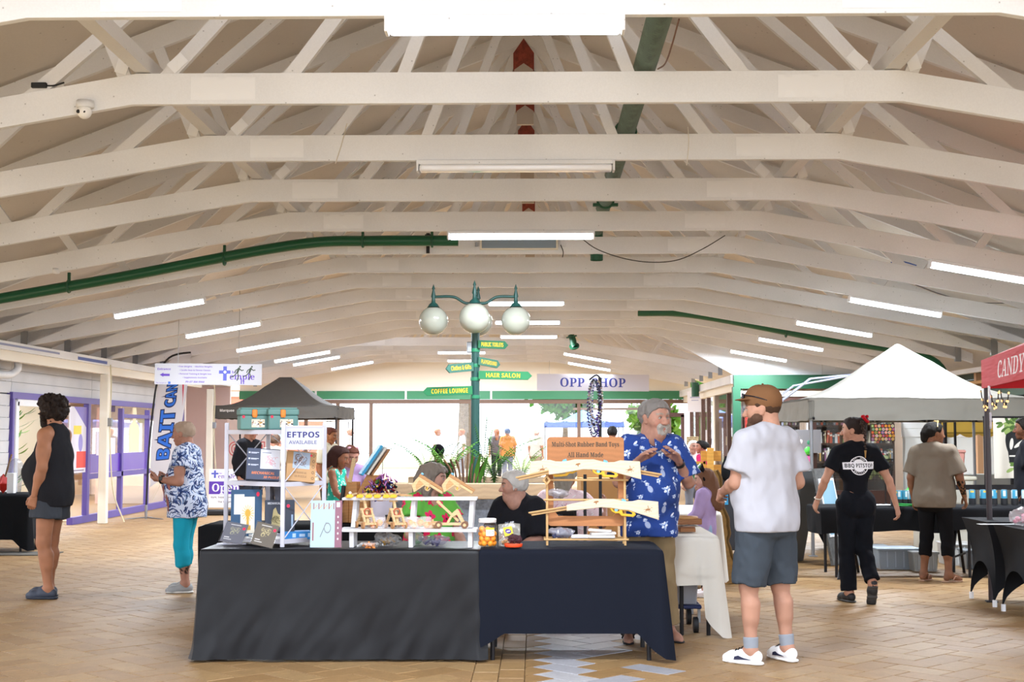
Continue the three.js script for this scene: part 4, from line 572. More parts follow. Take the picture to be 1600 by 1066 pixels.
// seated woman in green and pink
{
  const fl = mPat((g, w, h) => { g.fillStyle = '#5fae3f'; g.fillRect(0, 0, w, h); for (const [x, y, c, r] of [[50, 60, '#d3144e', 40], [180, 40, '#e52a63', 44], [120, 150, '#c90f46', 46], [30, 210, '#e52a63', 34], [220, 190, '#d3144e', 42]]) { g.fillStyle = c; for (let k = 0; k < 5; k++) { g.beginPath(); g.ellipse(x + Math.cos(k * 1.257) * r * .5, y + Math.sin(k * 1.257) * r * .5, r * .5, r * .34, k * 1.257, 0, 7); g.fill(); } g.fillStyle = '#2c2e1b'; g.beginPath(); g.arc(x, y, 8, 0, 7); g.fill(); } }, .3);
  const q = at(666, 750, 11.2).setY(0);
  person({ label: 'seated woman with long wavy grey hair and a green and pink flowered top', pos: q, turn: 42, H: 1.62, w: 1.3, belly: .06, bust: 1.1, dy: -.39, skin: '#d8a48e', head: { yaw: 36, pitch: 2 }, lean: .12, fat: 1.05,
    arms: { L: { el: [.06, -.27, .06], wr: [-.04, -.12, .2] }, R: { el: [-.09, -.26, .1], wr: [.07, -.13, .2] } }, legs: sitLegs(), top: { m: fl, sleeve: .5, hem: .9, hw: .17, fit: .02, cuff: .02, neck: 1.45 }, bottom: { c: '#3a3d44', to: 1.9, fit: .02 }, shoes: { c: '#4a3a33' },
    hair: { c: '#7d7268', t: .022, n: .013, f: 38, st: .7, front: .1, fy: -.04, low: false, more: [cap([0, -.02, -.075], [0, -.17, -.095], .085, .07, { k: .04 }), cap([.06, -.04, -.03], [.075, -.16, -.04], .045, .035), cap([-.06, -.04, -.03], [-.075, -.16, -.04], .045, .035)], after: [cap([0, -.14, .09], [0, -.3, .05], .085, .1, { neg: true, k: .02 })] } });
  chair(q.clone(), 42, 'black folding chair under the woman in green and pink');
}
// people behind the rack and around the planter
{
  const pf = mPat((g, w, h) => { g.fillStyle = '#e3c9ce'; g.fillRect(0, 0, w, h); seed = 31; for (let i = 0; i < 60; i++) { g.strokeStyle = ['#4a4650', '#c98b9c', '#f4f1f2', '#7a7480'][i % 4]; g.lineWidth = 3 + R() * 5; g.beginPath(); const x = R() * w, y = R() * h; g.moveTo(x, y); g.lineTo(x + (R() - .5) * 50, y + (R() - .5) * 50); g.stroke(); } }, .35);
  let q = at(880, 790, 12.3).setY(0);
  person({ label: 'seated person in pale pink patterned top, seen from behind through the rifle rack', pos: q, turn: 160, H: 1.62, w: 1.3, dy: -.43, skin: '#b9846c', lean: .08, arms: { R: { el: [-.16, -.22, .1], wr: [.02, .16, .16], curl: .6 }, L: { el: [.08, -.27, .06], wr: [-.08, -.08, .22] } }, legs: sitLegs(), top: { m: pf, sleeve: .7, hem: .9, hw: .17, fit: .024 }, bottom: { c: '#c9a7b0', to: 1.9, fit: .02 }, shoes: { c: '#6a5a52' }, hair: { c: '#8b8377', t: .016, n: .008, low: false, more: [cap([0, -.02, -.07], [0, -.16, -.085], .08, .06)], after: [cap([0, -.14, .09], [0, -.3, .05], .085, .1, { neg: true, k: .02 })] } });
  chair(q.clone(), 160, 'black folding chair behind the rifle rack');
  const grn = mPat((g, w, h) => { g.fillStyle = '#18a58c'; g.fillRect(0, 0, w, h); seed = 4; g.fillStyle = '#dff2ea'; for (let i = 0; i < 34; i++) { g.beginPath(); g.ellipse(R() * w, R() * h, 12, 8, R() * 3, 0, 7); g.fill(); } }, .22);
  person({ label: 'girl with dark bobbed hair in a turquoise spotted dress, looking down beside the shelf', pos: at(527, 760, 14.2).setY(0), turn: 78, H: 1.36, w: .88, headS: 1.14, skin: '#a86d4e', head: { yaw: 0, pitch: 16 }, lo: 1, arms: { L: { el: [.04, -.25, .1], wr: [-.04, -.1, .2] }, R: { el: [-.06, -.25, .08], wr: [.02, -.14, .19] } }, top: { m: grn, hem: .55, hw: .22, fit: .014, name: 'dress', neck: 1.42 }, shoes: { c: '#e7dede' }, hair: { c: '#3a201b', t: .014, n: .004, low: false, more: [cap([0, -.02, -.055], [0, -.1, -.06], .08, .06), cap([.06, -.03, -.01], [.065, -.1, .01], .035, .025), cap([-.06, -.03, -.01], [-.065, -.1, .01], .035, .025)] } });
  person({ label: 'girl in lilac top with a pink headband, behind the girl in turquoise', pos: at(548, 760, 15).setY(0), turn: 10, H: 1.36, w: .88, headS: 1.12, skin: '#d69a86', head: { yaw: 20, pitch: 22 }, lo: 1, arms: { L: { el: [.04, -.25, .1], wr: [-.04, -.1, .2] }, R: { el: [-.06, -.25, .08], wr: [.02, -.14, .19] } }, top: { c: '#c3a3d4', sleeve: .6, hem: .85, fit: .016 }, bottom: { c: '#55607e', to: 1.9 }, shoes: { c: '#e7dede' }, hair: { c: '#5c3528', t: .012, low: false, more: [cap([0, -.02, -.055], [0, -.12, -.07], .075, .05)] }, onHead: [{ name: 'headband', B: [cap([-.085, .03, .0], [-.05, .11, .02], .01), cap([.085, .03, .0], [.05, .11, .02], .01), cap([-.05, .11, .02], [.05, .11, .02], .01)], m: cloth('#f2b9c8'), h: .008 }] });
  person({ label: 'person in cream shirt with short dark hair standing behind the two girls', pos: at(513, 790, 20).setY(0), turn: 70, H: 1.6, w: 1.1, skin: '#b5764f', lo: 1, head: { pitch: 14 }, top: { c: '#ece3c8', sleeve: .8, hem: .88 }, bottom: { c: '#5c5348', to: 1.9 }, shoes: { c: '#3a3330' }, hair: { c: '#5a2d1f', t: .01, ears: 1 } });
  person({ label: 'man in black jacket behind the upper part of the white shelf', pos: at(388, 800, 21.5).setY(0), turn: 60, H: 1.66, w: 1.15, skin: '#c99077', lo: 1, head: { yaw: 20, pitch: 5 }, top: { c: '#1f1f24', sleeve: 1.9, hem: .85, fit: .026 }, bottom: { c: '#39404d', to: 1.9 }, shoes: { c: '#26262a' }, hair: { c: '#b9b4b0', t: .008, ears: 1 } });
  person({ label: 'person in pale top half hidden behind the centre post of the shelf', pos: at(428, 800, 23).setY(0), turn: 160, H: 1.5, w: 1.2, skin: '#c99077', lo: 1, top: { c: '#d9d3c6', sleeve: .8, hem: .85 }, bottom: { c: '#4a4e5c', to: 1.9 }, shoes: { c: '#26262a' }, hair: { c: '#6a5446', t: .012 } });
  const vis = person({ label: 'person in a black peaked cap and black top behind the planter ferns', pos: at(684, 760, 17.7).setY(0), turn: 170, H: 1.34, w: 1.1, lo: 1, skin: '#8a5f48', top: { c: '#1b1b20', sleeve: 1.9, hem: .85 }, bottom: { c: '#25262c', to: 1.9 }, shoes: { c: '#202024' }, hair: { c: '#1a1614', t: .006 }, onHead: [{ name: 'cap', B: [cap([0, .055, -.028], [0, .062, .018], .1, .095), cap([0, -.06, -.02], [0, -.04, .03], .1, .09, { neg: true, k: .006 }), cap([-.035, .063, .1], [.035, .063, .1], .06, .06, { F: Y1, s: .16, k: .01 })], m: cloth('#18181c'), h: .008 }] });
  person({ label: 'person with a dark bun and blue cap band right of the hanging necklaces', pos: at(957, 760, 24).setY(0), turn: 175, H: 1.64, lo: 1, skin: '#b98066', top: { c: '#4b5a74', sleeve: .8 }, bottom: { c: '#33363f', to: 1.9 }, shoes: { c: '#222226' }, hair: { c: '#1d1a1a', t: .012, more: [cap([0, .03, -.1], [0, .02, -.11], .04)] } });
  person({ label: 'person with a grey-brown topknot behind the shoulder of the man in the pineapple shirt', pos: at(1014, 760, 25).setY(0), turn: 200, H: 1.6, lo: 1, skin: '#c48a70', head: { yaw: 20 }, top: { c: '#cfc6c0', sleeve: .8 }, bottom: { c: '#33363f', to: 1.9 }, shoes: { c: '#222226' }, hair: { c: '#6f625a', t: .012, more: [cap([0, .06, -.1], [0, .06, -.12], .035)] } });
  person({ label: 'dark haired woman in a pink top beyond the yellow easel', pos: at(1098, 760, 22).setY(0), turn: 280, H: 1.4, lo: 1, skin: '#d08f78', top: { c: '#d6246f', sleeve: .6 }, bottom: { c: '#33363f', to: 1.9 }, shoes: { c: '#222226' }, hair: { c: '#1d1a1a', t: .014, more: [cap([0, .04, -.1], [0, .03, -.11], .045)] } });
  person({ label: 'pale person in white beside the woman in the pink top', pos: at(1083, 760, 22.6).setY(0), turn: 20, H: 1.4, lo: 1, skin: '#dba793', top: { c: '#eee4e2', sleeve: .6 }, bottom: { c: '#8a8f9c', to: 1.9 }, shoes: { c: '#222226' }, hair: { c: '#e4dcd4', t: .012 } });
  person({ label: 'person in black at the right edge behind the candy stall post', pos: at(1607, 800, 15.6).setY(0), turn: 250, H: 1.68, w: 1.15, lo: 1, skin: '#7c5138', top: { c: '#202127', sleeve: .8, hem: .85 }, bottom: { c: '#202127', to: 1.9 }, shoes: { c: '#222226' }, hair: { c: '#17130f', t: .012 } });
}
// girl in the lilac jumper
{
  const p = person({ label: 'small girl with long brown hair, lilac jumper and light denim shorts', pos: at(1104, 928, 12.95).setY(0), turn: 246, H: 1.16, w: .9, headS: 1.22, skin: '#e0ae98', head: { yaw: 18, pitch: 6 }, arms: { L: { el: [.05, -.27, .06], wr: [-.02, -.12, .2] }, R: { el: [-.05, -.27, .06], wr: [.02, -.12, .2] } }, legs: { L: { an: [.09, .085, -.05] }, R: { an: [-.09, .085, .05] } },
    top: { c: '#b9a2cf', sleeve: 1.85, hem: .84, hw: .14, fit: .03, name: 'jumper' }, bottom: { c: '#9fbbd8', to: .42, fit: .026, flare: .02, name: 'shorts' }, shoes: { c: '#e8e2e4' },
    hair: { c: '#6b4a36', t: .012, n: .005, st: .25, low: false, front: .1, more: [cap([0, -.02, -.06], [0, -.27, -.11], .08, .075), cap([.06, -.05, -.02], [.07, -.26, -.06], .035, .03), cap([-.06, -.05, -.02], [-.07, -.26, -.06], .035, .03)], after: [cap([0, -.14, .09], [0, -.3, .07], .085, .1, { neg: true, k: .02 })] },
    onHead: [{ name: 'headband', B: [cap([-.088, .0, .0], [-.055, .105, .01], .012), cap([.088, .0, .0], [.055, .105, .01], .012), cap([-.055, .105, .01], [.055, .105, .01], .012), cap([-.05, .12, .01], [-.045, .17, .0], .022, .006), cap([.05, .12, .01], [.045, .17, .0], .022, .006)], m: cloth('#15151a') }] });
}
// people outside in the sun
{
  const lab = ['person in blue jeans and white shirt standing on the bright ground outside', 'person in a pale shirt walking outside, left of the lamp post', 'person in white outside, just left of the lamp post', 'long haired person in a grey top outside, right of the lamp post', 'person in orange shirt and blue cap outside', 'man in white shirt and cap outside, left of the rubber band sign'];
  const spec = [[546, 45, '#f4f1f0', '#6f8fc4', '#c9a58f', 100], [683, 48, '#dfe3ee', '#9aa3b8', '#a9714f', 80], [722, 50, '#efeff2', '#a9b0bf', '#a9714f', 280], [776, 46, '#77757c', '#3c3f4a', '#a4683f', 190], [793, 44, '#e9a765', '#98a2b8', '#3a5684', 200], [838, 43.5, '#e7e7e5', '#b9a894', '#e7e3e0', 150]];
  spec.forEach(([px, d, a, b, hc, tn], i) => person({ label: lab[i], pos: at(px, 750, d).setY(0), turn: tn, H: 1.7, lo: 1, w: 1.1, skin: '#d79f80', top: { c: a, sleeve: .8, hem: .85 }, bottom: { c: b, to: 1.9 }, shoes: { c: '#b9b4ae' }, hair: { c: hc, t: .012, ...(i === 3 ? { low: false, more: [cap([0, -.02, -.06], [0, -.2, -.09], .08, .06)] } : {}) } }));
}
// ---------- the black tables in front ----------
function drape(hw, hd, top, drop, fold, nu = 220, nv = 46) { // cloth over a table centred on 0,0; drop(t,x,z,c) = hang, fold = outward push
  const r = .02, peri = (t) => { // point and outward direction round the rim
    const A = hw, B = hd, L = 4 * (A + B); let s = ((t % 1) + 1) % 1 * L; // start at front left corner, going right along the front
    const c = (x, z, nx, nz, dc) => ({ x, z, nx, nz, dc });
    let o; if (s < 2 * A) o = c(-A + s, B, 0, 1, Math.min(s, 2 * A - s)); else if ((s -= 2 * A) < 2 * B) o = c(A, B - s, 1, 0, Math.min(s, 2 * B - s)); else if ((s -= 2 * B) < 2 * A) o = c(A - s, -B, 0, -1, Math.min(s, 2 * A - s)); else { s -= 2 * A; o = c(-A, -B + s, -1, 0, Math.min(s, 2 * B - s)); }
    const k = Math.max(0, 1 - o.dc / .07) * .5; if (k > 0) { const cx = Math.sign(o.x) * (Math.abs(o.nx) > .5 ? 0 : 1), cz = Math.sign(o.z) * (Math.abs(o.nz) > .5 ? 0 : 1); o.nx += cx * k; o.nz += cz * k; const l = Math.hypot(o.nx, o.nz); o.nx /= l; o.nz /= l; }
    return o;
  };
  const g = sheet(nu, nv, (u, v) => {
    const q = peri(u), vt = .16;
    if (v < vt) { const k = v / vt; return [q.x * k, top + .0015 * noise(q.x * k * 9, 1, q.z * k * 9), q.z * k]; }
    const k = (v - vt) / (1 - vt), d = drop(q.x, q.z, q.dc) * k, e = Math.min(1, d / r), out = r * .5 * (1 - Math.cos(e * Math.PI / 2)) + .004 + fold(q.x, q.z, k, q.dc, d);
    return [q.x + q.nx * out, top - Math.max(0, d - r * .2 * (1 - e)) , q.z + q.nz * out];
  });
  const n = mergeVertices(g.deleteAttribute('normal') && g, 1e-5); n.computeVertexNormals(); return boxUV(n);
}
const TT = .74, zf = 9.24, zb = 9.97, zm = -(zf + zb) / 2, hd0 = (zb - zf) / 2;
const satin = M('#121317', .42, { specularIntensity: .6,  bumpMap: rep(T.weave, .05), bumpScale: .0003, sheen: .2, sheenColor: new THREE.Color('#3a3f48'), sheenRoughness: .4, side: THREE.DoubleSide }), navy = M('#131722', .85, { specularIntensity: .3,  bumpMap: rep(T.weave, .05), bumpScale: .0004, sheen: .15, sheenColor: new THREE.Color('#2b3145'), side: THREE.DoubleSide });
function foldTable(label, x0, x1, z0, z1, y, legIn = .12) {
  const t = thing('folding_table', label, 'table', [(x0 + x1) / 2, 0, (z0 + z1) / 2]), w = x1 - x0, d = Math.abs(z1 - z0);
  part('tabletop', rb(w, .035, d, .01, 0, y - .022, 0), M('#d8d8d4', .6), t); for (const sx of [-1, 1]) for (const sz of [-1, 1]) part('leg', rod([sx * (w / 2 - legIn), 0, sz * (d / 2 - .08)], [sx * (w / 2 - legIn), y - .04, sz * (d / 2 - .08)], .016), dkmetal, t);
  return t;
}
{
  const xa = -2.24, xb = -.385, xc = -.375, xd = .83;
  foldTable('long folding table hidden under the floor length black cloth', xa, xb, -zf, -zb, TT); foldTable('shorter folding table under the dark navy cloth, its thin dark legs showing', xc, xd, -zf, -zb, TT, .08);
  const hang = [.2, .65];
  const c1 = drape((xb - xa) / 2, hd0, TT, (x, z, dc) => (z > hd0 - .01 || x < -(xb - xa) / 2 + .01 ? .722 : .55), (x, z, k, dc, d) => k * (.028 * noise(x * 4.2, k * 1.1, z * 4) + .034 * Math.max(0, noise(x * 7 + k * 2.2, 3 + k, z * 7)) + .008 * noise(x * 16 + k * 5, k * 5, z * 16)) + .02 * k * k + .045 * k * Math.max(0, 1 - dc / .12), 300, 60);
  solo('tablecloth', 'shiny wrinkled black cloth hanging to the floor over the long table', 'tablecloth', c1, satin, [(xa + xb) / 2, 0, zm]);
  const c2 = drape((xd - xc) / 2, hd0, TT + .002, (x, z, dc) => .555 + (x > 0 ? .17 : .1) * Math.max(0, 1 - dc / .16), (x, z, k, dc) => k * (.006 * noise(x * 3, k, z * 3) + .085 * Math.max(0, 1 - dc / .13) * (x > 0 ? 1 : .25)), 260, 46);
  solo('tablecloth', 'matt dark navy cloth hanging part way down the shorter table', 'tablecloth', c2, navy, [(xc + xd) / 2, 0, zm]);
}
// ---------- on the long table: white metal shelf ----------
const TY = TT + .006, wp = M('#c4c4d0', .4), riserM = M('#d6d6da', .5), tealM = M('#56807b', .5), orangeM = M('#f07a1e', .45);
const A0 = V(-1.715, TY, -9.33), uL = V(-Math.cos(35 * D2R), 0, -Math.sin(35 * D2R)), uR = V(Math.sin(35 * D2R), 0, -Math.cos(35 * D2R)), SW = .56, SD = .40;
const shelfP = (a, y, b) => A0.clone().addScaledVector(uL, a).addScaledVector(uR, b).add(V(0, y, 0));
const yaw35 = -35 * D2R;    // local +x along -uL (towards the front post), +z towards the viewer's left front
{
  const s = thing('shelf_unit', 'white metal three tier folding shelf with crossed side rods on the long table', 'shelf', A0), L = (a, y, b) => shelfP(a, y, b).sub(A0);
  for (const [a, b] of [[0, 0], [SW, 0], [0, SD], [SW, SD]]) part('post', bar(L(a, 0, b), L(a, .84, b), .026, .026, V(1, 0, 0)), wp, s);
  for (const y of [.035, .42, .775]) { const q = [L(0, y, 0), L(SW, y, 0), L(SW, y, SD), L(0, y, SD)]; part('tier', [bar(q[0], q[1], .014, .03), bar(q[1], q[2], .014, .03), bar(q[2], q[3], .014, .03), bar(q[3], q[0], .014, .03), bar(L(SW / 2, y - .004, 0), L(SW / 2, y - .004, SD), SW, .008)], wp, s); }
  for (const a of [0, SW]) for (const [y0, y1] of [[.06, .4], [.44, .76]]) { part('cross_rod', rod(L(a, y0, .02), L(a, y1, SD - .02), .004), wp, s); part('cross_rod', rod(L(a, y1, .02), L(a, y0, SD - .02), .004), wp, s); }
  for (const [y0, y1] of [[.44, .76]]) { part('cross_rod', rod(L(.02, y0, SD), L(SW - .02, y1, SD), .004), wp, s); part('cross_rod', rod(L(.02, y1, SD), L(SW - .02, y0, SD), .004), wp, s); }
  // EFTPOS sign on the right side
  const tx = canvas(512, 340, (g) => { g.fillStyle = '#bcbecb'; g.fillRect(0, 0, 512, 340); g.fillStyle = '#1b1c6b'; g.textAlign = 'center'; g.font = 'bold 128px sans-serif'; g.fillText('EFTPOS', 256, 168, 440); g.font = '76px sans-serif'; g.fillText('AVAILABLE', 256, 272, 400); });
  const sg = thing('sign_board', 'white EFTPOS AVAILABLE sign in a white frame on the shelf side', 'sign', shelfP(-.018, .69, SD / 2), Math.atan2(-uL.x, -uL.z) - .72);
  sg.position.copy(at(473.5, 684, 9.36)); sg.rotation.y = .16; printed('printed_face', .262, .145, .008, tx, white, sg, 0, 0, 0); part('frame', [bx(.275, .01, .016, 0, .076, 0), bx(.275, .01, .016, 0, -.076, 0), bx(.01, .16, .016, -.135, 0, 0), bx(.01, .16, .016, .135, 0, 0)], wp, sg);
}
const onShelf = (a, b, tier) => shelfP(a, [.05, .435, .79][tier], b);
{ // teal boxes
  const mk = (label, pos) => { const t = thing('tool_box', label, 'box', pos, 20 * D2R); part('body', rb(.205, .1, .16, .012, 0, .05, 0), tealM, t); part('lid', [rb(.215, .045, .17, .012, 0, .122, 0), rb(.19, .012, .14, .004, 0, .148, 0)], tealM, t); part('latch', [rb(.036, .05, .02, .009, -.005, .115, .088), rb(.03, .02, .012, .005, -.005, .095, .09)], orangeM, t); part('red_sticker', put(new THREE.CylinderGeometry(.01, .01, .003, 16), -.08, .09, .081, Math.PI / 2, 0, 0), M('#d8123f', .5), t);
    printed('printed_label', .09, .055, .003, canvas(128, 80, (g) => { g.fillStyle = '#d9c9b4'; g.fillRect(0, 0, 128, 80); seed = 3; for (let i = 0; i < 40; i++) { g.fillStyle = ['#7d5237', '#e9e4da', '#3b3a40', '#b78e4d', '#ffffff'][i % 5]; g.fillRect(R() * 110, R() * 70, 6 + R() * 16, 4 + R() * 12); } }), tealM, t, .02, .045, .081); return t; };
  const a = at(396, 671, 9.55), b = at(440, 671, 9.55); a.y = b.y = A0.y + .79; mk('teal lidded box with orange latch, left one on top of the shelf', a); mk('teal lidded box with orange latch, right one on top of the shelf', b);
}
const boxArt = (bg, f) => canvas(256, 256, (g, w, h) => { g.fillStyle = bg; g.fillRect(0, 0, w, h); f(g, w, h); });
function carton(name, label, px, py, d, w, h, t, ry, rx, art, side, group, rz = 0) { const p = at(px, py, d), o = printed(name, w, h, t, art, side, scene, p.x, p.y, p.z, rx, ry, rz); o.rotation.order = 'YXZ'; tag(o, label, 'box', group); return o; }
const dkBlue = M('#2d3750', .5), kraft = M('#b88f5e', .7), redDot = (g, x, y, r) => { g.fillStyle = '#e3174a'; g.beginPath(); g.arc(x, y, r, 0, 7); g.fill(); };
const txt = (g, s, x, y, f, c, m) => { g.fillStyle = c; g.font = f; g.fillText(s, x, y, m); };
{
  const gear = (g, x, y, s, c) => { g.strokeStyle = c; for (let i = 0; i < 26; i++) { g.lineWidth = 2 + R() * 4; g.beginPath(); g.ellipse(x + (R() - .5) * s, y + (R() - .5) * s * .7, 8 + R() * 18, 5 + R() * 14, R() * 3, 0, R() * 6); g.stroke(); } };
  carton('puzzle_box', 'dark blue box lettered MECHANICAL 3D PUZZLE on the middle tier', 411, 727, 9.5, .225, .22, .055, .3, -.28, boxArt('#39435d', (g) => { seed = 12; g.fillStyle = '#dfe3ee'; g.fillRect(104, 6, 152, 160); g.fillStyle = '#8a8fa6'; g.fillRect(116, 30, 70, 7); gear(g, 190, 100, 90, '#d8a8b4'); for (const y of [30, 80, 130]) { g.fillStyle = '#cfd5e6'; g.fillRect(10, y, 14, 12); g.fillRect(30, y + 2, 60, 5); g.fillRect(30, y + 10, 44, 3); } txt(g, 'MECHANICAL', 36, 212, 'bold italic 30px sans-serif', '#e5793a', 180); txt(g, '3D PUZZLE', 130, 244, 'bold italic 26px sans-serif', '#e5793a', 120); }), dkBlue, null, -.06);
  carton('puzzle_box', 'brown kraft puzzle box with a picture, right on the middle tier', 470, 730, 9.5, .2, .21, .055, .34, -.2, boxArt('#b58c5d', (g) => { seed = 15; g.fillStyle = '#9fb0c6'; g.fillRect(50, 8, 150, 140); gear(g, 125, 80, 100, '#6a4a3c'); txt(g, 'MECHANICAL', 50, 190, 'bold 22px serif', '#6a4d33', 130); txt(g, '3D PUZZLE', 70, 222, 'bold 24px serif', '#6a4d33', 110); for (let i = 0; i < 5; i++) { g.strokeStyle = '#5b4330'; g.lineWidth = 4; g.beginPath(); g.arc(232, 30 + i * 48, 10, 0, 7); g.stroke(); } redDot(g, 208, 30, 9); }), kraft, null, -.1);
  carton('puzzle_box', 'large petrol blue box with a golden lantern picture on the bottom tier', 385, 802, 9.52, .21, .32, .07, .2, -.1, boxArt('#1d4669', (g) => { g.fillStyle = '#e4ddcc'; g.fillRect(80, 40, 116, 200); g.fillStyle = '#dfe6ee'; g.fillRect(26, 26, 84, 110); g.strokeStyle = '#c9a63e'; g.lineWidth = 4; for (let i = 0; i < 16; i++) { g.beginPath(); g.moveTo(140, 130); g.lineTo(140 + 52 * Math.cos(i * .393), 130 + 46 * Math.sin(i * .393)); g.stroke(); } g.fillStyle = '#c89b35'; g.beginPath(); g.arc(140, 130, 22, 0, 7); g.fill(); g.fillRect(130, 150, 20, 50); g.fillRect(116, 196, 48, 26); redDot(g, 222, 26, 13); }), M('#1d4669', .5));
  carton('puzzle_box', 'dark slate box with pale castle model picture behind the right front post', 437, 806, 9.5, .2, .215, .06, .25, -.06, boxArt('#2e3646', (g) => { txt(g, 'MECHANICAL', 20, 36, 'bold 24px sans-serif', '#d4d8e0', 110); redDot(g, 200, 50, 14); seed = 22; g.fillStyle = '#b5a878'; g.beginPath(); g.moveTo(50, 220); g.lineTo(70, 80); g.lineTo(90, 60); g.lineTo(110, 110); g.lineTo(140, 130); g.lineTo(130, 220); g.fill(); gear(g, 92, 160, 60, '#6b6440'); g.fillStyle = '#8fa6c0'; g.fillRect(226, 120, 16, 100); }), M('#2e3646', .5));
  carton('puzzle_box', 'flat bright blue box low on the bottom tier', 462, 836, 9.55, .2, .055, .12, .3, 0, boxArt('#2a87d0', (g) => { g.fillStyle = '#bcd9f2'; g.fillRect(90, 60, 30, 130); g.fillRect(150, 80, 50, 90); g.fillRect(225, 60, 20, 120); }), M('#2a87d0', .5));
  carton('puzzle_box', 'tall pale blue box with purple edge and crank toy picture leaning by the shelf', 510, 819, 9.29, .208, .312, .035, .02, -.1, boxArt('#a9c6cf', (g) => { g.fillStyle = '#8a5f70'; g.fillRect(200, 0, 56, 256); g.fillStyle = '#e9e9ef'; g.fillRect(212, 10, 28, 26); for (let i = 0; i < 5; i++) { g.beginPath(); g.arc(226, 90 + i * 30, 6, 0, 7); g.fill(); } g.strokeStyle = '#7f8288'; g.lineWidth = 7; g.beginPath(); g.arc(140, 150, 26, 0, 7); g.stroke(); g.beginPath(); g.moveTo(80, 200); g.lineTo(130, 120); g.stroke(); g.strokeStyle = '#c98d52'; g.lineWidth = 4; for (const x of [45, 85, 125, 165]) { g.beginPath(); g.moveTo(x - 14, 44); g.lineTo(x + 10, 22); g.stroke(); } g.fillStyle = '#8a3f4c'; for (const x of [20, 62, 104, 146, 186]) g.fillRect(x, 14, 7, 34); g.fillRect(16, 120, 10, 100); }), M('#8a5f70', .5));
  const bagged = (label, px, py, rz, rx, c, ink) => { const p = at(px, py, 9.27), o = thing('puzzle_pack', label, 'pack', p); o.rotation.set(rx, .12, rz, 'YXZ'); printed('card', .15, .165, .006, boxArt(c, (g) => { seed = 6; g.fillStyle = '#c9c9c9'; g.fillRect(60, 24, 120, 8); gear(g, 128, 100, 100, ink); g.fillStyle = '#cfcfcf'; g.fillRect(30, 190, 60, 10); g.fillRect(30, 215, 90, 8); redDot(g, 222, 60, 17); }), M(c, .6), o, 0, 0, 0); part('clear_sleeve', rb(.165, .18, .014, .005, 0, 0, 0), M('#ffffff', .06, { transmission: 1, thickness: 0 }), o); };
  bagged('model kit in glossy clear sleeve leaning at the left table end', 366, 833, -.22, -.72, '#5d5f6a', '#9a9a80'); bagged('brown-grey model kit in clear sleeve leaning on the front post', 414, 836, -.25, -.5, '#5e574e', '#b3a87c');
  const pk = onY(362, 851, TY); solo('clear_bag', 'flat clear bag lying at the left table end', 'bag', rb(.2, .008, .06, .003, 0, .005, 0, 0, .1, 0), M('#dfe0ee', .2, { transmission: .5, thickness: 0 }), pk);
  for (const [px, py, s] of [[398, 842, 'lower'], [404, 836, 'upper']]) { const p = at(px, py, 9.42); p.y = py === 842 ? A0.y + .051 : A0.y + .066; solo('paper_pack', s + ' white paper pack lying on the bottom tier', 'pack', rb(.12, .012, .08, .003, 0, .006, 0, 0, .4, 0), white, p); }
}
// ---------- white riser with wooden toys ----------
const pine = wood('#dcbf93', .2), pine2 = wood('#c9a271', .2), tan = wood('#b78a5c', .25), yell = M('#e2ae22', .5), dowel = wood('#d8b27c', .1), skyb = M('#6fb3df', .5);
const RX = at(640, 800, 9.45).x, RZ = -9.45, rY1 = TY + .122, rY2 = TY + .328;
{
  const s = thing('display_riser', 'white two tier wooden display riser holding the small wooden toys', 'display stand', [RX, TY, RZ]);
  part('lower_board', rb(.93, .018, .26, .004, 0, .112, .03), riserM, s); part('upper_board', rb(.92, .018, .2, .004, 0, .318, -.07), riserM, s);
  for (const x of [-.4, 0, .4]) { part('upright', ext([[-.06, 0], [.12, 0], [.13, .1], [-.06, .1]], .03, .002).rotateY(-Math.PI / 2).translate(x + .02, 0, 0), riserM, s); part('upright', bar([x + .02, .12, -.0], [x + .03, .31, -.05], .03, .05), riserM, s); }
}
const rP = (px, py, tier, dz = 0) => { const p = at(px, py, 9.45 - dz); p.y = tier ? rY2 : rY1; return p; };
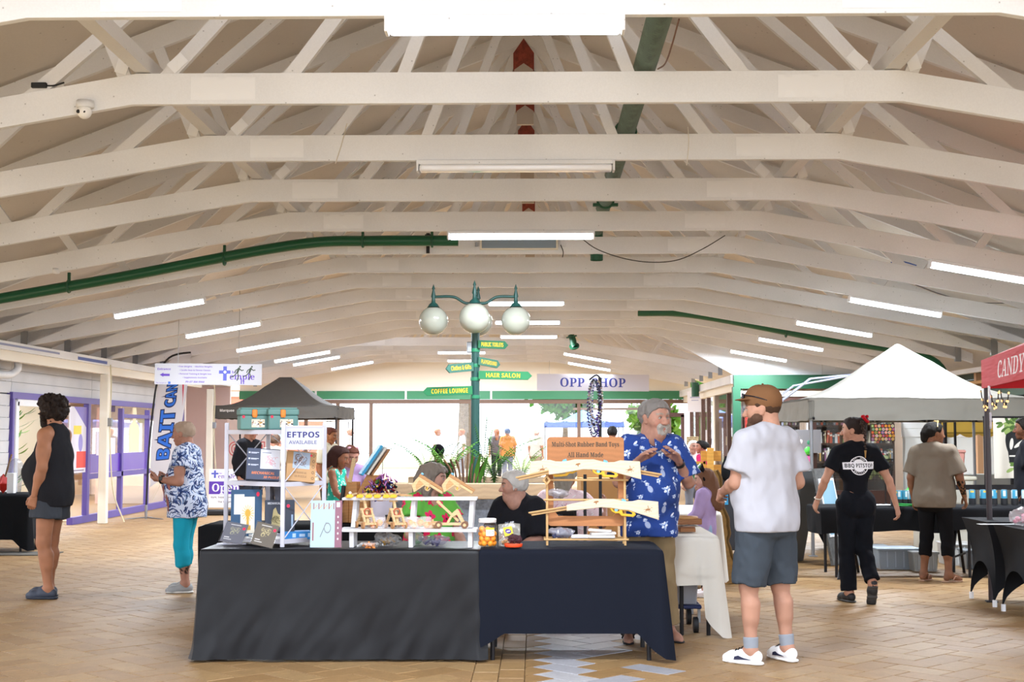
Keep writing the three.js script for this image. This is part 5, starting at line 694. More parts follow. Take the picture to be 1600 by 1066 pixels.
{ // clothes peg style shooters in a row
  for (let i = 0; i < 6; i++) { const p = rP([549, 565, 579, 592, 606, 617][i], 778, 1, .03), t = thing('peg_shooter', ORD[i] + ' yellow-tipped wooden toy from the left on the upper tier', 'toy', p, -.25); t.scale.setScalar(.78); part('stick', bx(.018, .012, .15, 0, .026, -.04, .08), pine, t); part('tip', put(ext([[-.028, 0], [.02, 0], [.032, .012], [.018, .024], [-.018, .022]], .03, .004), 0, .003, .045, 0, .3, 0), yell, t); part('peg', rb(.02, .012, .05, .003, -.006, .032, .0), pine2, t); if (!i) part('white_knob', sph(.013, 0, .042, .03), white, t); }
  for (const [px, s, a] of [[643, 'left', 0], [690, 'right', 1]]) {
    const p = rP(px + 22, 778, 1, .02), t = thing('toy_pistol', s + ' wooden toy pistol with blue sight propped on the upper tier', 'toy', p, .06);
    const q = (g) => put(g, 0, 0, 0, 0, 0, -.55).translate(.01, .115, 0).scale(.82, .82, .9);
    part('grip', q(ext([[-.1, -.075], [-.055, -.115], [-.01, -.02], [.03, -.02], [.03, .015], [-.085, .02], [-.095, -.02]], .024, .002)), pine, t); part('slide', q(ext([[-.09, .018], [.15, .018], [.15, -.012], [.155, .036], [-.088, .04]], .03, .002)), tan, t); part('inlay', q(ext([[-.07, -.06], [-.05, -.085], [-.022, -.015], [-.07, -.005]], .03, .001)), pine2, t);
    part('barrel', q(rb(.14, .022, .024, .004, .085, .004, 0)), pine, t); part('trigger', q(tube([[.0, -.02, 0], [.012, -.045, 0], [.035, -.045, 0], [.045, -.018, 0]], .005)), pine, t); part('trigger_lever', q(ext([[.012, -.02], [.026, -.02], [.03, -.044], [.02, -.04]], .012)), yell, t); part('sight', q(rb(.022, .016, .012, .005, -.075, .05, 0)), skyb, t);
  }
  const lp = rP(628, 776, 1, -.05), ls = thing('wooden_stick_toy', 'long thin wooden toy lying behind the pegs on the upper tier', 'toy', lp, .1); part('stick', [bx(.14, .012, .02, 0, .015, 0, 0, 0, -.05), bx(.06, .016, .024, -.06, .012, 0)], pine2, ls);
  // two upright catapults
  for (const [px, s] of [[572, 'left'], [618, 'right']]) {
    const t = thing('toy_catapult', s + ' upright wooden catapult on wheels on the lower tier', 'toy', rP(px, 826, 0, .05), .5); t.scale.setScalar(1.12);
    part('base', [bx(.012, .014, .15, -.03, .03, 0), bx(.012, .014, .15, .03, .03, 0), bx(.07, .012, .014, 0, .03, .06), bx(.07, .012, .014, 0, .03, -.06)], pine, t); part('frame', [bar([-.03, .035, .06], [-.03, .115, 0], .012, .014), bar([.03, .035, .06], [.03, .115, 0], .012, .014), bar([-.03, .035, -.06], [-.03, .115, 0], .012, .014), bar([.03, .035, -.06], [.03, .115, 0], .012, .014), bx(.08, .014, .014, 0, .115, 0), bx(.08, .012, .012, 0, .075, .03)], pine, t);
    part('arm', [bar([0, .03, .03], [0, .175, -.035], .016, .012, V(0, 0, 1))], pine, t); part('scoop', ext([[-.024, 0], [.024, 0], [.024, .05], [-.024, .05]], .01, .002, [[[-.014, .012], [.014, .012], [.014, .038], [-.014, .038]]]).rotateX(-.4).translate(0, .16, -.035), pine, t);
    for (const [x, z] of [[-.042, .055], [.042, .055], [-.042, -.055], [.042, -.055]]) part('wheel', put(new THREE.CylinderGeometry(.02, .02, .012, 20), x, .02, z, 0, 0, Math.PI / 2), tan, t); part('rubber_band', new THREE.TorusGeometry(.02, .003, 6, 16).translate(0, .1, .02), M('#b6422d', .6), t);
  }
  { // catapult car
    const t = thing('toy_catapult', 'large wooden catapult car with raised arm at the right of the lower tier', 'toy', rP(706, 826, 0, .05), 0);
    part('chassis', [bx(.17, .016, .05, .0, .03, 0), bx(.05, .01, .06, -.1, .03, 0)], pine, t); part('arm', bar([.045, .05, 0], [-.085, .17, 0], .018, .016), pine, t); part('arm_tip', rb(.03, .02, .024, .004, -.09, .175, 0, 0, 0, -.7), pine, t); for (const z of [-.022, .022]) part('side_frame', ext([[-.04, .03], [.0, .1], [.035, .13], [.045, .12], [.09, .035], [.07, .035], [.035, .095], [.0, .075], [-.02, .035]], .009, .001).translate(0, 0, z), pine, t);
    for (const [x, z] of [[-.088, .034], [.088, .034], [-.088, -.034], [.088, -.034]]) { const w = part('wheel', put(new THREE.CylinderGeometry(.024, .024, .013, 24), x, .024, z, Math.PI / 2, 0, 0), M('#6e4a33', .6), t); part('hub', put(new THREE.CylinderGeometry(.011, .011, .016, 16), x, .024, z, Math.PI / 2, 0, 0), pine, w); }
  }
  // orange balls in clear bags
  const film = M('#ffffff', .12, { transmission: .95, thickness: 0, side: THREE.DoubleSide }), ball = M('#f08a12', .45);
  [[588, 2, 'left'], [637, 2, 'middle'], [657, 3, 'right']].forEach(([px, n, s]) => { const t = thing('ball_bag', 'clear bag of orange balls, ' + s + ' one on the lower tier', 'bag', rP(px, 826, 0, .06), 0); for (let i = 0; i < n; i++) part('orange_ball', sph(.023, (i - (n - 1) / 2) * .042, .024 + (i & 1) * .014, 0, 1, 1, 1, 18), ball, t); part('film', thick(14, 8, (u, v) => [(.06 + .012 * n) * Math.sin(u * 6.28) * (v < .5 ? 1 : .8), .004 + v * .075 + .006 * noise(u * 9, v * 5, n), .035 * Math.cos(u * 6.28) * (1 - v * .6)], .0008), film, t); });
  { const t = thing('wooden_block', 'small pale wooden block between the ball bags and the catapult car', 'block', rP(676, 826, 0, .03)); part('block', rb(.07, .045, .06, .004, 0, .023, 0), pine2, t); part('peg', rod([0, .045, 0], [0, .06, 0], .008), pine, t); }
  // crumpled bags under the riser
  const crumple = (name, label, px, py, sx, sy, sz, c, inner, sd) => { const p = onY(px, py, TY), t = thing(name, label, 'bag', p); const g = net((x, y, z) => { const k = Math.hypot(x / sx, (y - sy) / sy, z / sz) - 1; return k * Math.min(sx, sy, sz) + .012 * noise(x * 40 + sd, y * 40, z * 40) + .005 * noise(x * 110, y * 110, z * 110 + sd); }, [[-sx * 1.3, -.01, -sz * 1.3], [sx * 1.3, sy * 2.5, sz * 1.3]], .006); g.translate(0, .004, 0); part('plastic', g, M(c, .15, { transmission: .75, thickness: 0, clearcoat: .5 }), t, null, true); if (inner) part('contents', [0, 1, 2, 3, 4, 5, 6, 7].map((i) => rb(.05, .012, .014, .003, (R() - .5) * sx, sy * .5 + R() * sy * .5, (R() - .5) * sz, R(), R() * 3, R())), inner, t); };
  seed = 77; crumple('toy_bag', 'crumpled clear bag of coloured pieces under the riser centre left', 605, 852, .085, .04, .05, '#f4f4f4', M('#c08f3a', .6), 1); crumple('toy_bag', 'crumpled clear bag with dark blue print under the riser right', 678, 852, .1, .03, .05, '#eceaf4', M('#463f8a', .5), 2); crumple('toy_bag', 'flat clear bag of orange sticks under the riser left', 577, 855, .07, .012, .04, '#f4f4f4', M('#d9822b', .6), 3); crumple('toy_bag', 'pale green limp bag beside the middle riser leg', 652, 850, .04, .04, .04, '#d8efdc', null, 4);
  // jar of orange balls
  const j = thing('ball_jar', 'clear plastic jar with white lid half full of orange balls', 'jar', onY(761, 856, TY).add(V(0, 0, -.07)));
  part('glass', lathe([[0, .003], [.062, .003], [.066, .012], [.066, .145], [.058, .16], [.054, .165]], 32), M('#ffffff', .05, { transmission: 1, thickness: 0, side: THREE.DoubleSide }), j); part('lid', lathe([[0, .19], [.058, .19], [.06, .186], [.06, .166], [.056, .164]], 32), M('#f3f1ee', .3, { transmission: .4, thickness: 0 }), j);
  const bp = []; for (let k = 0; k < 4; k++) for (let i = 0; i < 6 - (k === 3 ? 3 : 0); i++) { const a = i * 1.047 + k * .5; bp.push([.042 * Math.cos(a), .026 + k * .031, .042 * Math.sin(a)]); } bp.forEach((q) => part('orange_ball', sph(.0205, ...q, 1, 1, 1, 16), M('#f3951c', .45), j));
  const lb = canvas(128, 96, (g) => { g.fillStyle = '#f3f3f0'; g.fillRect(0, 0, 128, 96); g.fillStyle = '#e3c83a'; g.fillRect(0, 0, 128, 24); g.fillStyle = '#555'; for (let i = 0; i < 4; i++) g.fillRect(10, 36 + i * 12, 60, 5); g.strokeStyle = '#445'; g.lineWidth = 5; g.beginPath(); g.arc(102, 56, 16, 0, 7); g.stroke(); });
  const lg = new THREE.CylinderGeometry(.0668, .0668, .055, 16, 1, true, -.1, .9).translate(0, .105, 0); part('paper_label', lg, M('#ffffff', .6, { map: lb }), j, 'white and yellow label', true);
  { const t = thing('snack_bag', 'clear bag with yellow and purple print leaning beside the jar', 'bag', onY(796, 855, TY).add(V(0, 0, -.08)), .1); const g = thick(16, 16, (u, v) => [(u - .5) * .15, v * .155 * (1 - .12 * Math.abs(u - .6)), .03 * Math.sin(u * 3.14) * (1 - v) - v * .05 + .006 * noise(u * 9, v * 9, 4)], .004); part('plastic', g, M('#e6e3dc', .15, { transmission: .8, thickness: 0 }), t); part('nuts', [...Array(26)].map(() => sph(.009, rr(-.055, .03), rr(.012, .05), rr(0, .02), 1, 1, 1, 8)), M('#b98f63', .6), t); printed('printed_patch', .06, .06, .003, canvas(96, 96, (g) => { g.fillStyle = '#e4cd28'; g.fillRect(0, 0, 96, 96); g.fillStyle = '#4d2f86'; g.beginPath(); g.ellipse(48, 48, 34, 26, .5, 0, 7); g.fill(); g.fillStyle = '#e9e4f2'; g.fillRect(30, 42, 38, 12); }), M('#e4cd28', .5), t, -.01, .1, .0, -.25, 0, .2); }
  const lidp = onY(802, 857, TY).add(V(0, 0, -.04)); solo('jar_lid', 'round orange-red lid lying in front of the clear bag', 'lid', lathe([[0, .006], [.056, .006], [.06, .01], [.062, .028], [.058, .03], [.055, .026], [0, .026]], 32), M('#e2481c', .4), lidp);
  solo('pom_pom', 'dark maroon fluffy ball resting on the orange-red lid', 'ornament', net((x, y, z) => Math.min(Math.hypot(x + .016, y - .03, z) - .03, Math.hypot(x - .022, y - .024, z) - .025) + .012 * noise(x * 140, y * 140, z * 140), [[-.07, -.02, -.06], [.07, .09, .06]], .005), M('#40222a', .9), lidp.clone().add(V(.012, .031, -.01)));
}
// ---------- rubber band rack on the right table ----------
{
  const p0 = at(916, 856, 9.5), t = thing('rifle_rack', 'wooden frame rack lettered Multi-Shot Rubber Band Toys, All Hand Made', 'rack', [p0.x, TY, -9.55]), wd = wood('#b97d4c', .5), ink = '#233029';
  const S = new THREE.Shape(); S.moveTo(-.265, .16); S.lineTo(-.265, .56); S.lineTo(-.265, .715); S.absarc(-.24, .715, .025, Math.PI, Math.PI / 2, true); S.lineTo(.24, .74); S.absarc(.24, .715, .025, Math.PI / 2, 0, true); S.lineTo(.265, .16); S.absarc(.235, .16, .03, 0, -Math.PI / 2, true); S.lineTo(-.235, .13); S.absarc(-.235, .16, .03, -Math.PI / 2, -Math.PI, true);
  part('back_board', ext(S, .014, .002, [[[-.225, .24], [-.19, .195], [.19, .195], [.225, .24], [.225, .53], [-.225, .53]]]).rotateX(-.06), wd, t);
  const tx = canvas(1024, 300, (g) => { g.clearRect(0, 0, 1024, 300); g.fillStyle = ink; g.textAlign = 'center'; g.font = 'bold 92px serif'; g.fillText('Multi-Shot Rubber Band Toys', 512, 110, 980); g.fillText('All Hand Made', 512, 260, 520); });
  part('lettering', put(new THREE.PlaneGeometry(.49, .145), 0, .655, .0075).rotateX(-.06).translate(0, 0, .001), M('#ffffff', .7, { map: tx, transparent: true }), t, null, true);
  for (const x of [-.267, .267]) part('dowel_post', [rod([x, 0, .05], [x, .54, .02], .0085), rod([x, 0, -.12], [x, .45, -.06], .0085)], dowel, t);
  for (const [y, z] of [[.04, .055], [.04, -.11], [.31, .04], [.445, .035]]) part('dowel_rail', rod([-.29, y, z], [.29, y, z], .0075), dowel, t);
  part('dowel_rail', [-.2, -.1, 0, .1, .2].map((x) => rod([x, .042, .055], [x, .042, -.11], .005)), dowel, t);
  part('band_hook', ext([[-.028, 0], [0, .035], [.028, 0], [0, -.035]], .012, .002, [[[-.014, 0], [0, .02], [.014, 0], [0, -.02]]]).translate(-.27, .445, .06), dowel, t);
}
{
  const rack = at(916, 856, 9.5), pale = wood('#eadfc8', .35), burn = '#9a6a3f';
  const art = canvas(256, 128, (g) => { g.clearRect(0, 0, 256, 128); g.strokeStyle = g.fillStyle = burn; g.lineWidth = 5; g.lineCap = 'round'; g.beginPath(); g.ellipse(140, 66, 40, 15, -.1, 0, 7); g.fill(); for (const [a, b, c, d] of [[110, 76, 84, 100], [116, 78, 112, 108], [168, 72, 196, 96], [160, 74, 158, 106], [176, 58, 200, 36], [200, 36, 214, 44], [100, 62, 70, 70], [140, 54, 146, 24], [146, 24, 136, 14], [144, 34, 166, 42]]) { g.beginPath(); g.moveTo(a, b); g.lineTo(c, d); g.stroke(); } g.beginPath(); g.arc(144, 16, 7, 0, 7); g.fill(); });
  const artM = M('#ffffff', .7, { map: art, transparent: true }); 
  function rifle(label, butt, muzzle, z) { // pixel ends; butt to muzzle
    const a = at(butt[0], butt[1], -z), b = at(muzzle[0], muzzle[1], -z), L = b.clone().sub(a), s = Math.sign(L.x), t = thing('toy_rifle', label, 'toy', a); t.rotation.z = Math.atan2(L.y, L.x) - (s < 0 ? Math.PI : 0); const len = L.length(), bend = (x) => .062 * (x < .4 ? x / .4 : (len - x) / (len - .4)), q = (pts) => { const o = pts.map(([x, y]) => [s * x, y + bend(x)]); return s < 0 ? o.reverse() : o; };
    part('stock', ext(q([[0, -.068], [.2, -.028], [.27, -.03], [.31, -.026], [.39, -.03], [.52, -.028], [.62, -.02], [.62, .012], [.43, .024], [.3, .03], [.23, .022], [.17, .03], [.13, .045], [0, .048]]), .03, .004), pale, t);
    for (const [y, e] of [[.006, 0], [-.013, -.02], [.0, -.01]]) part('barrel', rod([s * .6, y + bend(.6), .006 * (e * 100 + 1)], [s * (len + e), y + bend(len + e), .006 * (e * 100 + 1)], .006), dowel, t);
    part('lever_guard', ext(new THREE.Shape(q([[.19, -.026], [.33, -.024], [.315, -.05], [.29, -.06], [.265, -.056], [.25, -.072], [.17, -.07], [.155, -.055], [.165, -.035]]).map((p) => new THREE.Vector2(...p))), .018, .003, [q([[.2, -.036], [.245, -.036], [.24, -.058], [.178, -.056], [.175, -.045]]), q([[.262, -.034], [.315, -.034], [.303, -.046], [.268, -.046]])]), yell, t);
    part('trigger', put(new THREE.CylinderGeometry(.011, .011, .02, 14), s * .285, -.038 + bend(.285), 0, Math.PI / 2), skyb, t); part('hammer', ext(q([[.21, .022], [.245, .026], [.24, .042], [.222, .038]]), .016, .002), skyb, t);
    part('burnt_print', put(new THREE.PlaneGeometry(.11, .06), s * .075, .002, .0157), artM, t, null, true); part('burnt_mark', ext(q([[.4, .004], [.41, .012], [.43, .012], [.44, .004], [.425, 0], [.42, -.014], [.415, 0]]), .001).translate(0, 0, .0156), M(burn, .7), t);
  }
  rifle('wooden toy rifle with butt at the left, on the top rail of the rack', [829, 733], [1034, 743], -9.485); rifle('wooden toy rifle with butt at the right, crossing on the top rail of the rack', [1000, 733], [806, 748], -9.452); rifle('wooden toy rifle on the middle rail of the rack, butt at the right', [1028, 796], [826, 803], -9.485);
  const bag = (label, px, y, w, h, d, c, ink, sd) => { const p = at(px, 830, 9.53); p.y = TY + y; const t = thing('packet', label, 'packet', p, .05); const f = [[-w * .65, -.01, -d * .8], [w * .65, h * 1.8, d * .8]]; part('plastic', net((x, y2, z) => (Math.hypot(x / w * 2, (y2 - h / 2) / h * 2, z / d * 2) - 1) * h / 2 + .008 * noise(x * 45 + sd, y2 * 45, z * 45), f, .006).translate(0, .006, 0), M(c, .15, { transmission: .7, thickness: 0, clearcoat: .5 }), t, null, true); part('contents', [0, 1, 2, 3, 4].map((i) => rb(w * .5, h * .3, d * .3, .004, (R() - .5) * w * .3, h * (.3 + .1 * i), (R() - .5) * d * .3, R() * .4, R(), R() * .4)), M(ink, .6), t); };
  seed = 41; bag('clear packet of grey bands on the upper left rail of the rack', 873, .318, .15, .06, .06, '#d8d3d6', '#7a737c', 1); bag('clear packet with blue contents low on the left of the rack', 877, .046, .17, .07, .09, '#d8d8e4', '#3a4160', 2);
  const pb = at(940, 830, 9.53); pb.y = TY + .05; solo('flat_packet', 'flat pale packets stacked low on the right of the rack', 'packet', [rb(.18, .02, .11, .006, 0, .01, 0), rb(.17, .018, .1, .006, .01, .03, 0, 0, .1, .03), rb(.16, .016, .09, .006, -.01, .05, 0, 0, -.1, -.06)], M('#d8d4d2', .3, { clearcoat: .5 }), pb);
  const pc = at(906, 830, 9.53); pc.y = TY + .05; solo('flat_packet', 'white flat packet low in the middle of the rack', 'packet', rb(.12, .02, .1, .006, 0, .01, 0), M('#e8e6ec', .3, { clearcoat: .5 }), pc);
}
// ---------- lamp post, planter, ferns ----------
{
  const LD = 16.2, p = at(742.5, 700, LD).setY(0), t = thing('lamp_post', 'dark green lamp post with opal globes and green direction signs rising from the planter', 'lamp post', p), g = M('#1d4b46', .4), H0 = at(743, 458, LD).y;
  const gy = at(743, 500, LD).y, gr = .172, armX = at(806, 500, LD).x - p.x, globeM = M('#b4b7aa', .12, { clearcoat: .8, transmission: .15, thickness: 0 });
  part('pole', lathe([[0, .93], [.075, .93], [.06, 1.1], [.052, 1.4], [.05, gy - .12], [.06, gy - .1], [.04, gy - .06], [.03, gy + .2], [.05, gy + .22], [.025, gy + .25], [.02, H0 - .06], [.03, H0 - .05], [0, H0]], 20), g, t);
  const glob = (x, z, y, r) => { const q = part('globe', sph(r, x, y, z, 1, 1, 1, 32), globeM, t); part('globe_cap', lathe([[.02, 0], [.07, .0], [.08, -.02], [.05, .03], [.025, .05], [.02, .1], [.03, .12], [.012, .2], [.02, .215], [0, .27]], 16).translate(x, y + r - .005, z), g, q); };
  glob(-armX - .02, 0, gy - .01, gr); glob(armX, 0, gy - .01, gr); glob(0, .25, gy, gr + .008); glob(.02, -.3, gy, gr);
  for (const s of [-1, 1]) part('arm', tube([[0, gy + .2, 0], [s * .12, gy + .2, 0], [s * .25, gy + .27, 0], [s * armX, gy + .275, 0]], .017), g, t); part('arm', tube([[0, gy + .2, .0], [0, gy + .24, .12], [0, gy + .27, .25]], .017), g, t); part('arm', tube([[0, gy + .2, .0], [.01, gy + .24, -.14], [.02, gy + .27, -.3]], .017), g, t);
  part('band', [.0, .18, .34, .55].map((k) => lathe([[.054, 0], [.058, .0], [.058, .04], [.054, .04]], 20).translate(0, gy - .38 - k, 0)), M('#22805a', .4), t); part('wall_plate', rb(.06, .13, .04, .01, -.07, at(742, 543, LD).y, .02), steel, t);
  const arrow = (s, px0, px1, py, h, text, yw, bgc, lab, tilt = 0) => { // flat finger boards with a pointed end
    const a = at(px0, py, LD - .07), b = at(px1, py, LD - .07), w = Math.abs(b.x - a.x) / Math.cos(yw), hh = h / FL * LD, m = M(bgc, .5), pts = s > 0 ? [[0, -hh / 2], [w - hh * .5, -hh / 2], [w, 0], [w - hh * .5, hh / 2], [0, hh / 2]] : [[0, -hh / 2], [0, hh / 2], [-w + hh * .5, hh / 2], [-w, 0], [-w + hh * .5, -hh / 2]].reverse();
    const o = part('direction_sign', ext(pts, .022, .002), m, t, lab); o.position.set((s > 0 ? Math.min(a.x, b.x) : Math.max(a.x, b.x)) - p.x, a.y, .07); o.rotation.set(0, yw, tilt);
    const tx = canvas(512, Math.round(512 * hh / w * 1.25), (c, W2, H2) => { c.clearRect(0, 0, W2, H2); c.fillStyle = '#f0c818'; c.font = 'bold ' + Math.round(H2 * .74) + 'px sans-serif'; c.textAlign = 'center'; c.textBaseline = 'middle'; c.fillText(text, W2 / 2, H2 / 2, W2 * .94); });
    part('lettering', put(new THREE.PlaneGeometry(w * .8, hh), s * (w * .46), 0, .0118), M('#ffffff', .5, { map: tx, transparent: true }), o, null, true);
  };
  arrow(1, 747, 793, 538, 12, 'PUBLIC TOILETS', .5, '#1f6a48', 'green sign reading PUBLIC TOILETS'); arrow(1, 748, 780, 564, 12, 'PLAYGROUND', .8, '#3d7462', 'faded green sign reading PLAYGROUND', -.1); arrow(-1, 739, 699, 573, 13, 'Clothes & Gifts', .75, '#3d6f62', 'faded green sign reading Clothes and Gifts', .1); arrow(1, 748, 831, 586, 12.5, 'HAIR SALON', 0, '#1a7a4a', 'green sign reading HAIR SALON', -.02); arrow(-1, 738, 661, 610, 13, 'COFFEE LOUNGE', 0, '#1a7a4a', 'green sign reading COFFEE LOUNGE', .03);
}
{
  const xl = at(612, 760, 15).x, xr = at(868, 760, 15).x, t = thing('planter_box', 'long blue-grey concrete planter with a tan timber top rail around the lamp post', 'planter', [(xl + xr) / 2, 0, -16.2]), w = xr - xl, conc = M('#8d97a8', .85, { map: rep(T.stone, .8) });
  part('front_wall', rb(w, .62, .12, .015, 0, .5, 1.1), conc, t); part('back_wall', rb(w, .62, .12, .015, 0, .5, -1.1), conc, t); for (const s of [-1, 1]) part('side_wall', rb(.12, .62, 2.1, .015, s * (w / 2 - .06), .5, 0), conc, t); part('base', bx(w - .1, .22, 2.1, 0, .11, 0), M('#4b4a4c', .9), t);
  part('timber_rail', rb(w + .06, .17, .14, .01, 0, .89, 1.12), wood('#c9b295', .8), t); part('timber_rail', rb(w + .06, .17, .14, .01, 0, .89, -1.12), wood('#c9b295', .8), t); part('soil', bx(w - .2, .1, 2.0, 0, .86, 0), M('#4a382a', .95), t);
  part('shelf_board', bx(w * .7, .05, .3, .2, .3, 1.28), wood('#d8d2c8', .5), t);
  for (const s of [-1, 1]) part('board_leg', bx(.06, .28, .2, .2 + s * w * .3, .14, 1.28), wood('#b9b2a8', .5), t);
}
const leafM = ['#3a7328', '#4f8a30', '#2c5c24', '#6a983a'].map((c) => M(c, .7, { transmission: .2, specularIntensity: .4, thickness: 0, side: THREE.DoubleSide }));
function frond(L, droop, n, lw, taper = 1) { // arching rachis with paired leaflets, grows along +y leaning to +z
  const out = [], P = (k) => V(0, L * (k - droop * .35 * k * k * k), L * droop * k * k); out.push(tube([0, .25, .5, .75, 1].map(P), .004, 5));
  for (let i = 1; i < n; i++) for (const s of [-1, 1]) { const k = .12 + .86 * i / n, p = P(k), l = lw * Math.sin(Math.min(1, k * 1.15) * Math.PI * .85 + .25) * taper; out.push(sheet(1, 2, (u, v) => [s * v * l, -.02 * v + (u - .5) * .0 , (u - .5) * .022 * (1 - v * .8) + v * .015]).rotateX(-.5 * k).translate(p.x, p.y, p.z)); }
  return mrg(out);
}
{
  seed = 88; const fr = [0, 1, 2].map((i) => frond(.62 + i * .13, .5 + i * .1, 18, .085)), up = frond(.85, .15, 24, .065);
  const fern = (label, px, py, d, list) => { const p = at(px, py, d); p.y = .9; const t = thing('fern', label, 'fern', p); list.forEach(([a, i, s, st]) => { const o = part('frond', (i > 2 ? up : fr[i]).clone().scale(s, s, s).rotateY(a), leafM[(R() * 4) | 0], t); }); return t; };
  const ring = (n, s) => [...Array(n)].map((_, i) => [i * 6.283 / n + R() * .4, R() * 3 | 0, s * rr(.8, 1.15)]);
  fern('arching green fern in the planter behind the woman with grey hair', 700, 748, 15.6, ring(13, .85)); fern('green fern in the planter right of the dry stalks', 772, 748, 15.6, ring(13, .8)); fern('low fern at the right end of the planter', 815, 748, 15.7, ring(9, .7)); fern('tall upright fern fronds beside the lamp post', 756, 748, 15.5, [[.3, 3, 1], [2, 3, .85], [-1, 3, .9], [1.2, 0, .7]]); fern('fern left in the planter beside the black cap', 668, 748, 15.8, ring(9, .8));
  const dp = at(727, 748, 15.5); dp.y = .9; const dt = thing('dry_stalk_clump', 'clump of brown spotted dry upright stalks among the ferns', 'plant', dp); for (let i = 0; i < 8; i++) { const a = (i - 3.5) * .09; part('stalk', tube([[a * .4, 0, R() * .06], [a * .5, .2, R() * .06], [a * .75, .3 + R() * .1, R() * .08]], .012, 7), M(i & 1 ? '#6b4c38' : '#8a6a4c', .9, { map: rep(T.stone, .05) }), dt); } for (let i = 0; i < 3; i++) part('leaf', put(sheet(2, 8, (u, v) => [(u - .5) * .05 * Math.sin(v * 2.6 + .5), v * .42, v * v * .1]), i * .04 + .04, 0, 0, 0, 0, -.12 - i * .12), leafM[1], dt);
}
// ---------- hanging signs ----------
function wires(t, list) { part('hanging_wire', list.map(([x, y0, y1]) => rod([x, y0, 0], [x, y1, 0], .004, .004, 6)), M('#8a8a88', .5), t); }
{
  const d = 20, a = at(242, 585, d), b = at(409, 585, d), w = b.x - a.x, h = 33 / FL * d, t = thing('hanging_sign', 'white hanging sign for the temple gym with purple arrow, cross and two runners', 'sign', [(a.x + b.x) / 2, at(325, 585, d).y, -d]);
  const tx = canvas(1024, 206, (g) => { g.fillStyle = '#b2b1b7'; g.fillRect(0, 0, 1024, 206); const pu = '#55309f'; g.fillStyle = pu; g.font = 'bold 30px sans-serif'; g.fillText('Entrance', 24, 66, 130); g.beginPath(); g.moveTo(48, 112); g.lineTo(84, 92); g.lineTo(84, 102); g.lineTo(144, 102); g.lineTo(144, 124); g.lineTo(84, 124); g.lineTo(84, 132); g.fill(); g.font = '15px sans-serif'; g.fillText('The Temple on', 14, 196, 110); g.fillStyle = '#3c63b4'; g.fillRect(130, 178, 24, 24); g.fillStyle = pu; g.font = 'bold 20px sans-serif'; g.textAlign = 'center'; ['• Free Weights   • Machine Weights', '• Cardio Gear & Fitness Classes', '• Personal Training & Weight loss', '• Supplements Available'].forEach((s, i) => g.fillText(s, 385, 36 + i * 36, 345)); g.font = 'bold italic 26px sans-serif'; g.fillText('Ph 07 304 9944', 385, 188, 210); g.fillStyle = '#4a52ad'; g.fillRect(656, 24, 34, 140); g.fillRect(616, 64, 110, 32); g.fillStyle = '#dfe6ff'; g.save(); g.translate(673, 80); g.rotate(.785); g.fillRect(-12, -12, 24, 24); g.restore(); g.textAlign = 'left'; g.fillStyle = pu; g.font = 'bold 34px serif'; g.fillText('he', 738, 92); g.font = 'bold 78px serif'; g.fillText('emple', 716, 152, 262); g.fillRect(826, 140, 10, 56); g.fillRect(848, 140, 10, 56); g.strokeStyle = g.fillStyle = '#26331c'; g.lineCap = 'round'; const run = (x, s) => { g.lineWidth = 10 * s; const ln = (...p) => { g.beginPath(); g.moveTo(x + p[0] * s, p[1] * s + 20); for (let i = 2; i < p.length; i += 2) g.lineTo(x + p[i] * s, p[i + 1] * s + 20); g.stroke(); }; g.beginPath(); g.arc(x + 10 * s, 20 + 6 * s, 9 * s, 0, 7); g.fill(); g.lineWidth = 20 * s; ln(0, 24, -14, 62); g.lineWidth = 9 * s; ln(2, 24, 24, 44, 42, 40); ln(-6, 26, -32, 44, -40, 66); ln(-14, 64, -2, 100, -16, 140); ln(-16, 64, -44, 96, -78, 110); }; run(806, 1); run(920, .95); });
  printed('printed_face', w, h, .02, tx, white, t, 0, 0, 0, 0, 0, -.01); wires(t, [[at(278, 585, d).x - t.position.x, h / 2, 1.0], [at(373, 585, d).x - t.position.x, h / 2, 1.25]]);
}
{
  const d = 38.7, a = at(839, 597, d), b = at(1014, 597, d), w = b.x - a.x, h = 26 / FL * d, t = thing('hanging_sign', 'pale hanging sign lettered OPP SHOP in blue on the far side', 'sign', [(a.x + b.x) / 2, at(926, 598, d).y, -d]);
  printed('printed_face', w, h, .03, canvas(1024, 152, (g) => { g.fillStyle = '#c9cbdb'; g.fillRect(0, 0, 1024, 152); g.fillStyle = '#2f3c96'; g.font = 'bold 112px serif'; g.textAlign = 'center'; g.fillText('OPP  SHOP', 510, 116, 650); }), white, t, 0, 0, 0, 0, 0, -.01); wires(t, [[-w / 2 + .35, h / 2 - .1, .62], [w / 2 - .4, h / 2 - .02, .22]]);
  const e = at(1086, 628, 37), f = thing('hanging_sign', 'small white hanging banner at the corner by the glazed wall', 'sign', e, -.4); printed('printed_face', .42, .55, .01, canvas(128, 160, (g) => { g.fillStyle = '#f1f0f6'; g.fillRect(0, 0, 128, 160); g.fillStyle = '#b9bdd8'; g.fillRect(24, 40, 80, 12); g.fillRect(34, 64, 60, 8); }), white, f, 0, 0, 0); wires(f, [[0, .27, 1.05]]);
  const nt = at(1082, 689, 35), n2 = thing('notice_board', 'beige notice card with small pictures hanging in the far corner', 'sign', nt, -.1); printed('printed_face', .3, .22, .01, canvas(160, 110, (g) => { g.fillStyle = '#dcd2b4'; g.fillRect(0, 0, 160, 110); seed = 2; for (let i = 0; i < 28; i++) { g.fillStyle = ['#a98d5c', '#c6b584', '#8d7448'][i % 3]; g.fillRect(8 + (i % 7) * 21, 8 + (i / 7 | 0) * 25, 15, 17); } }), cream, n2, 0, 0, 0); part('stand_pole', rod([0, -.1, -.02], [0, -nt.y, -.02], .015), dkmetal, n2);
}
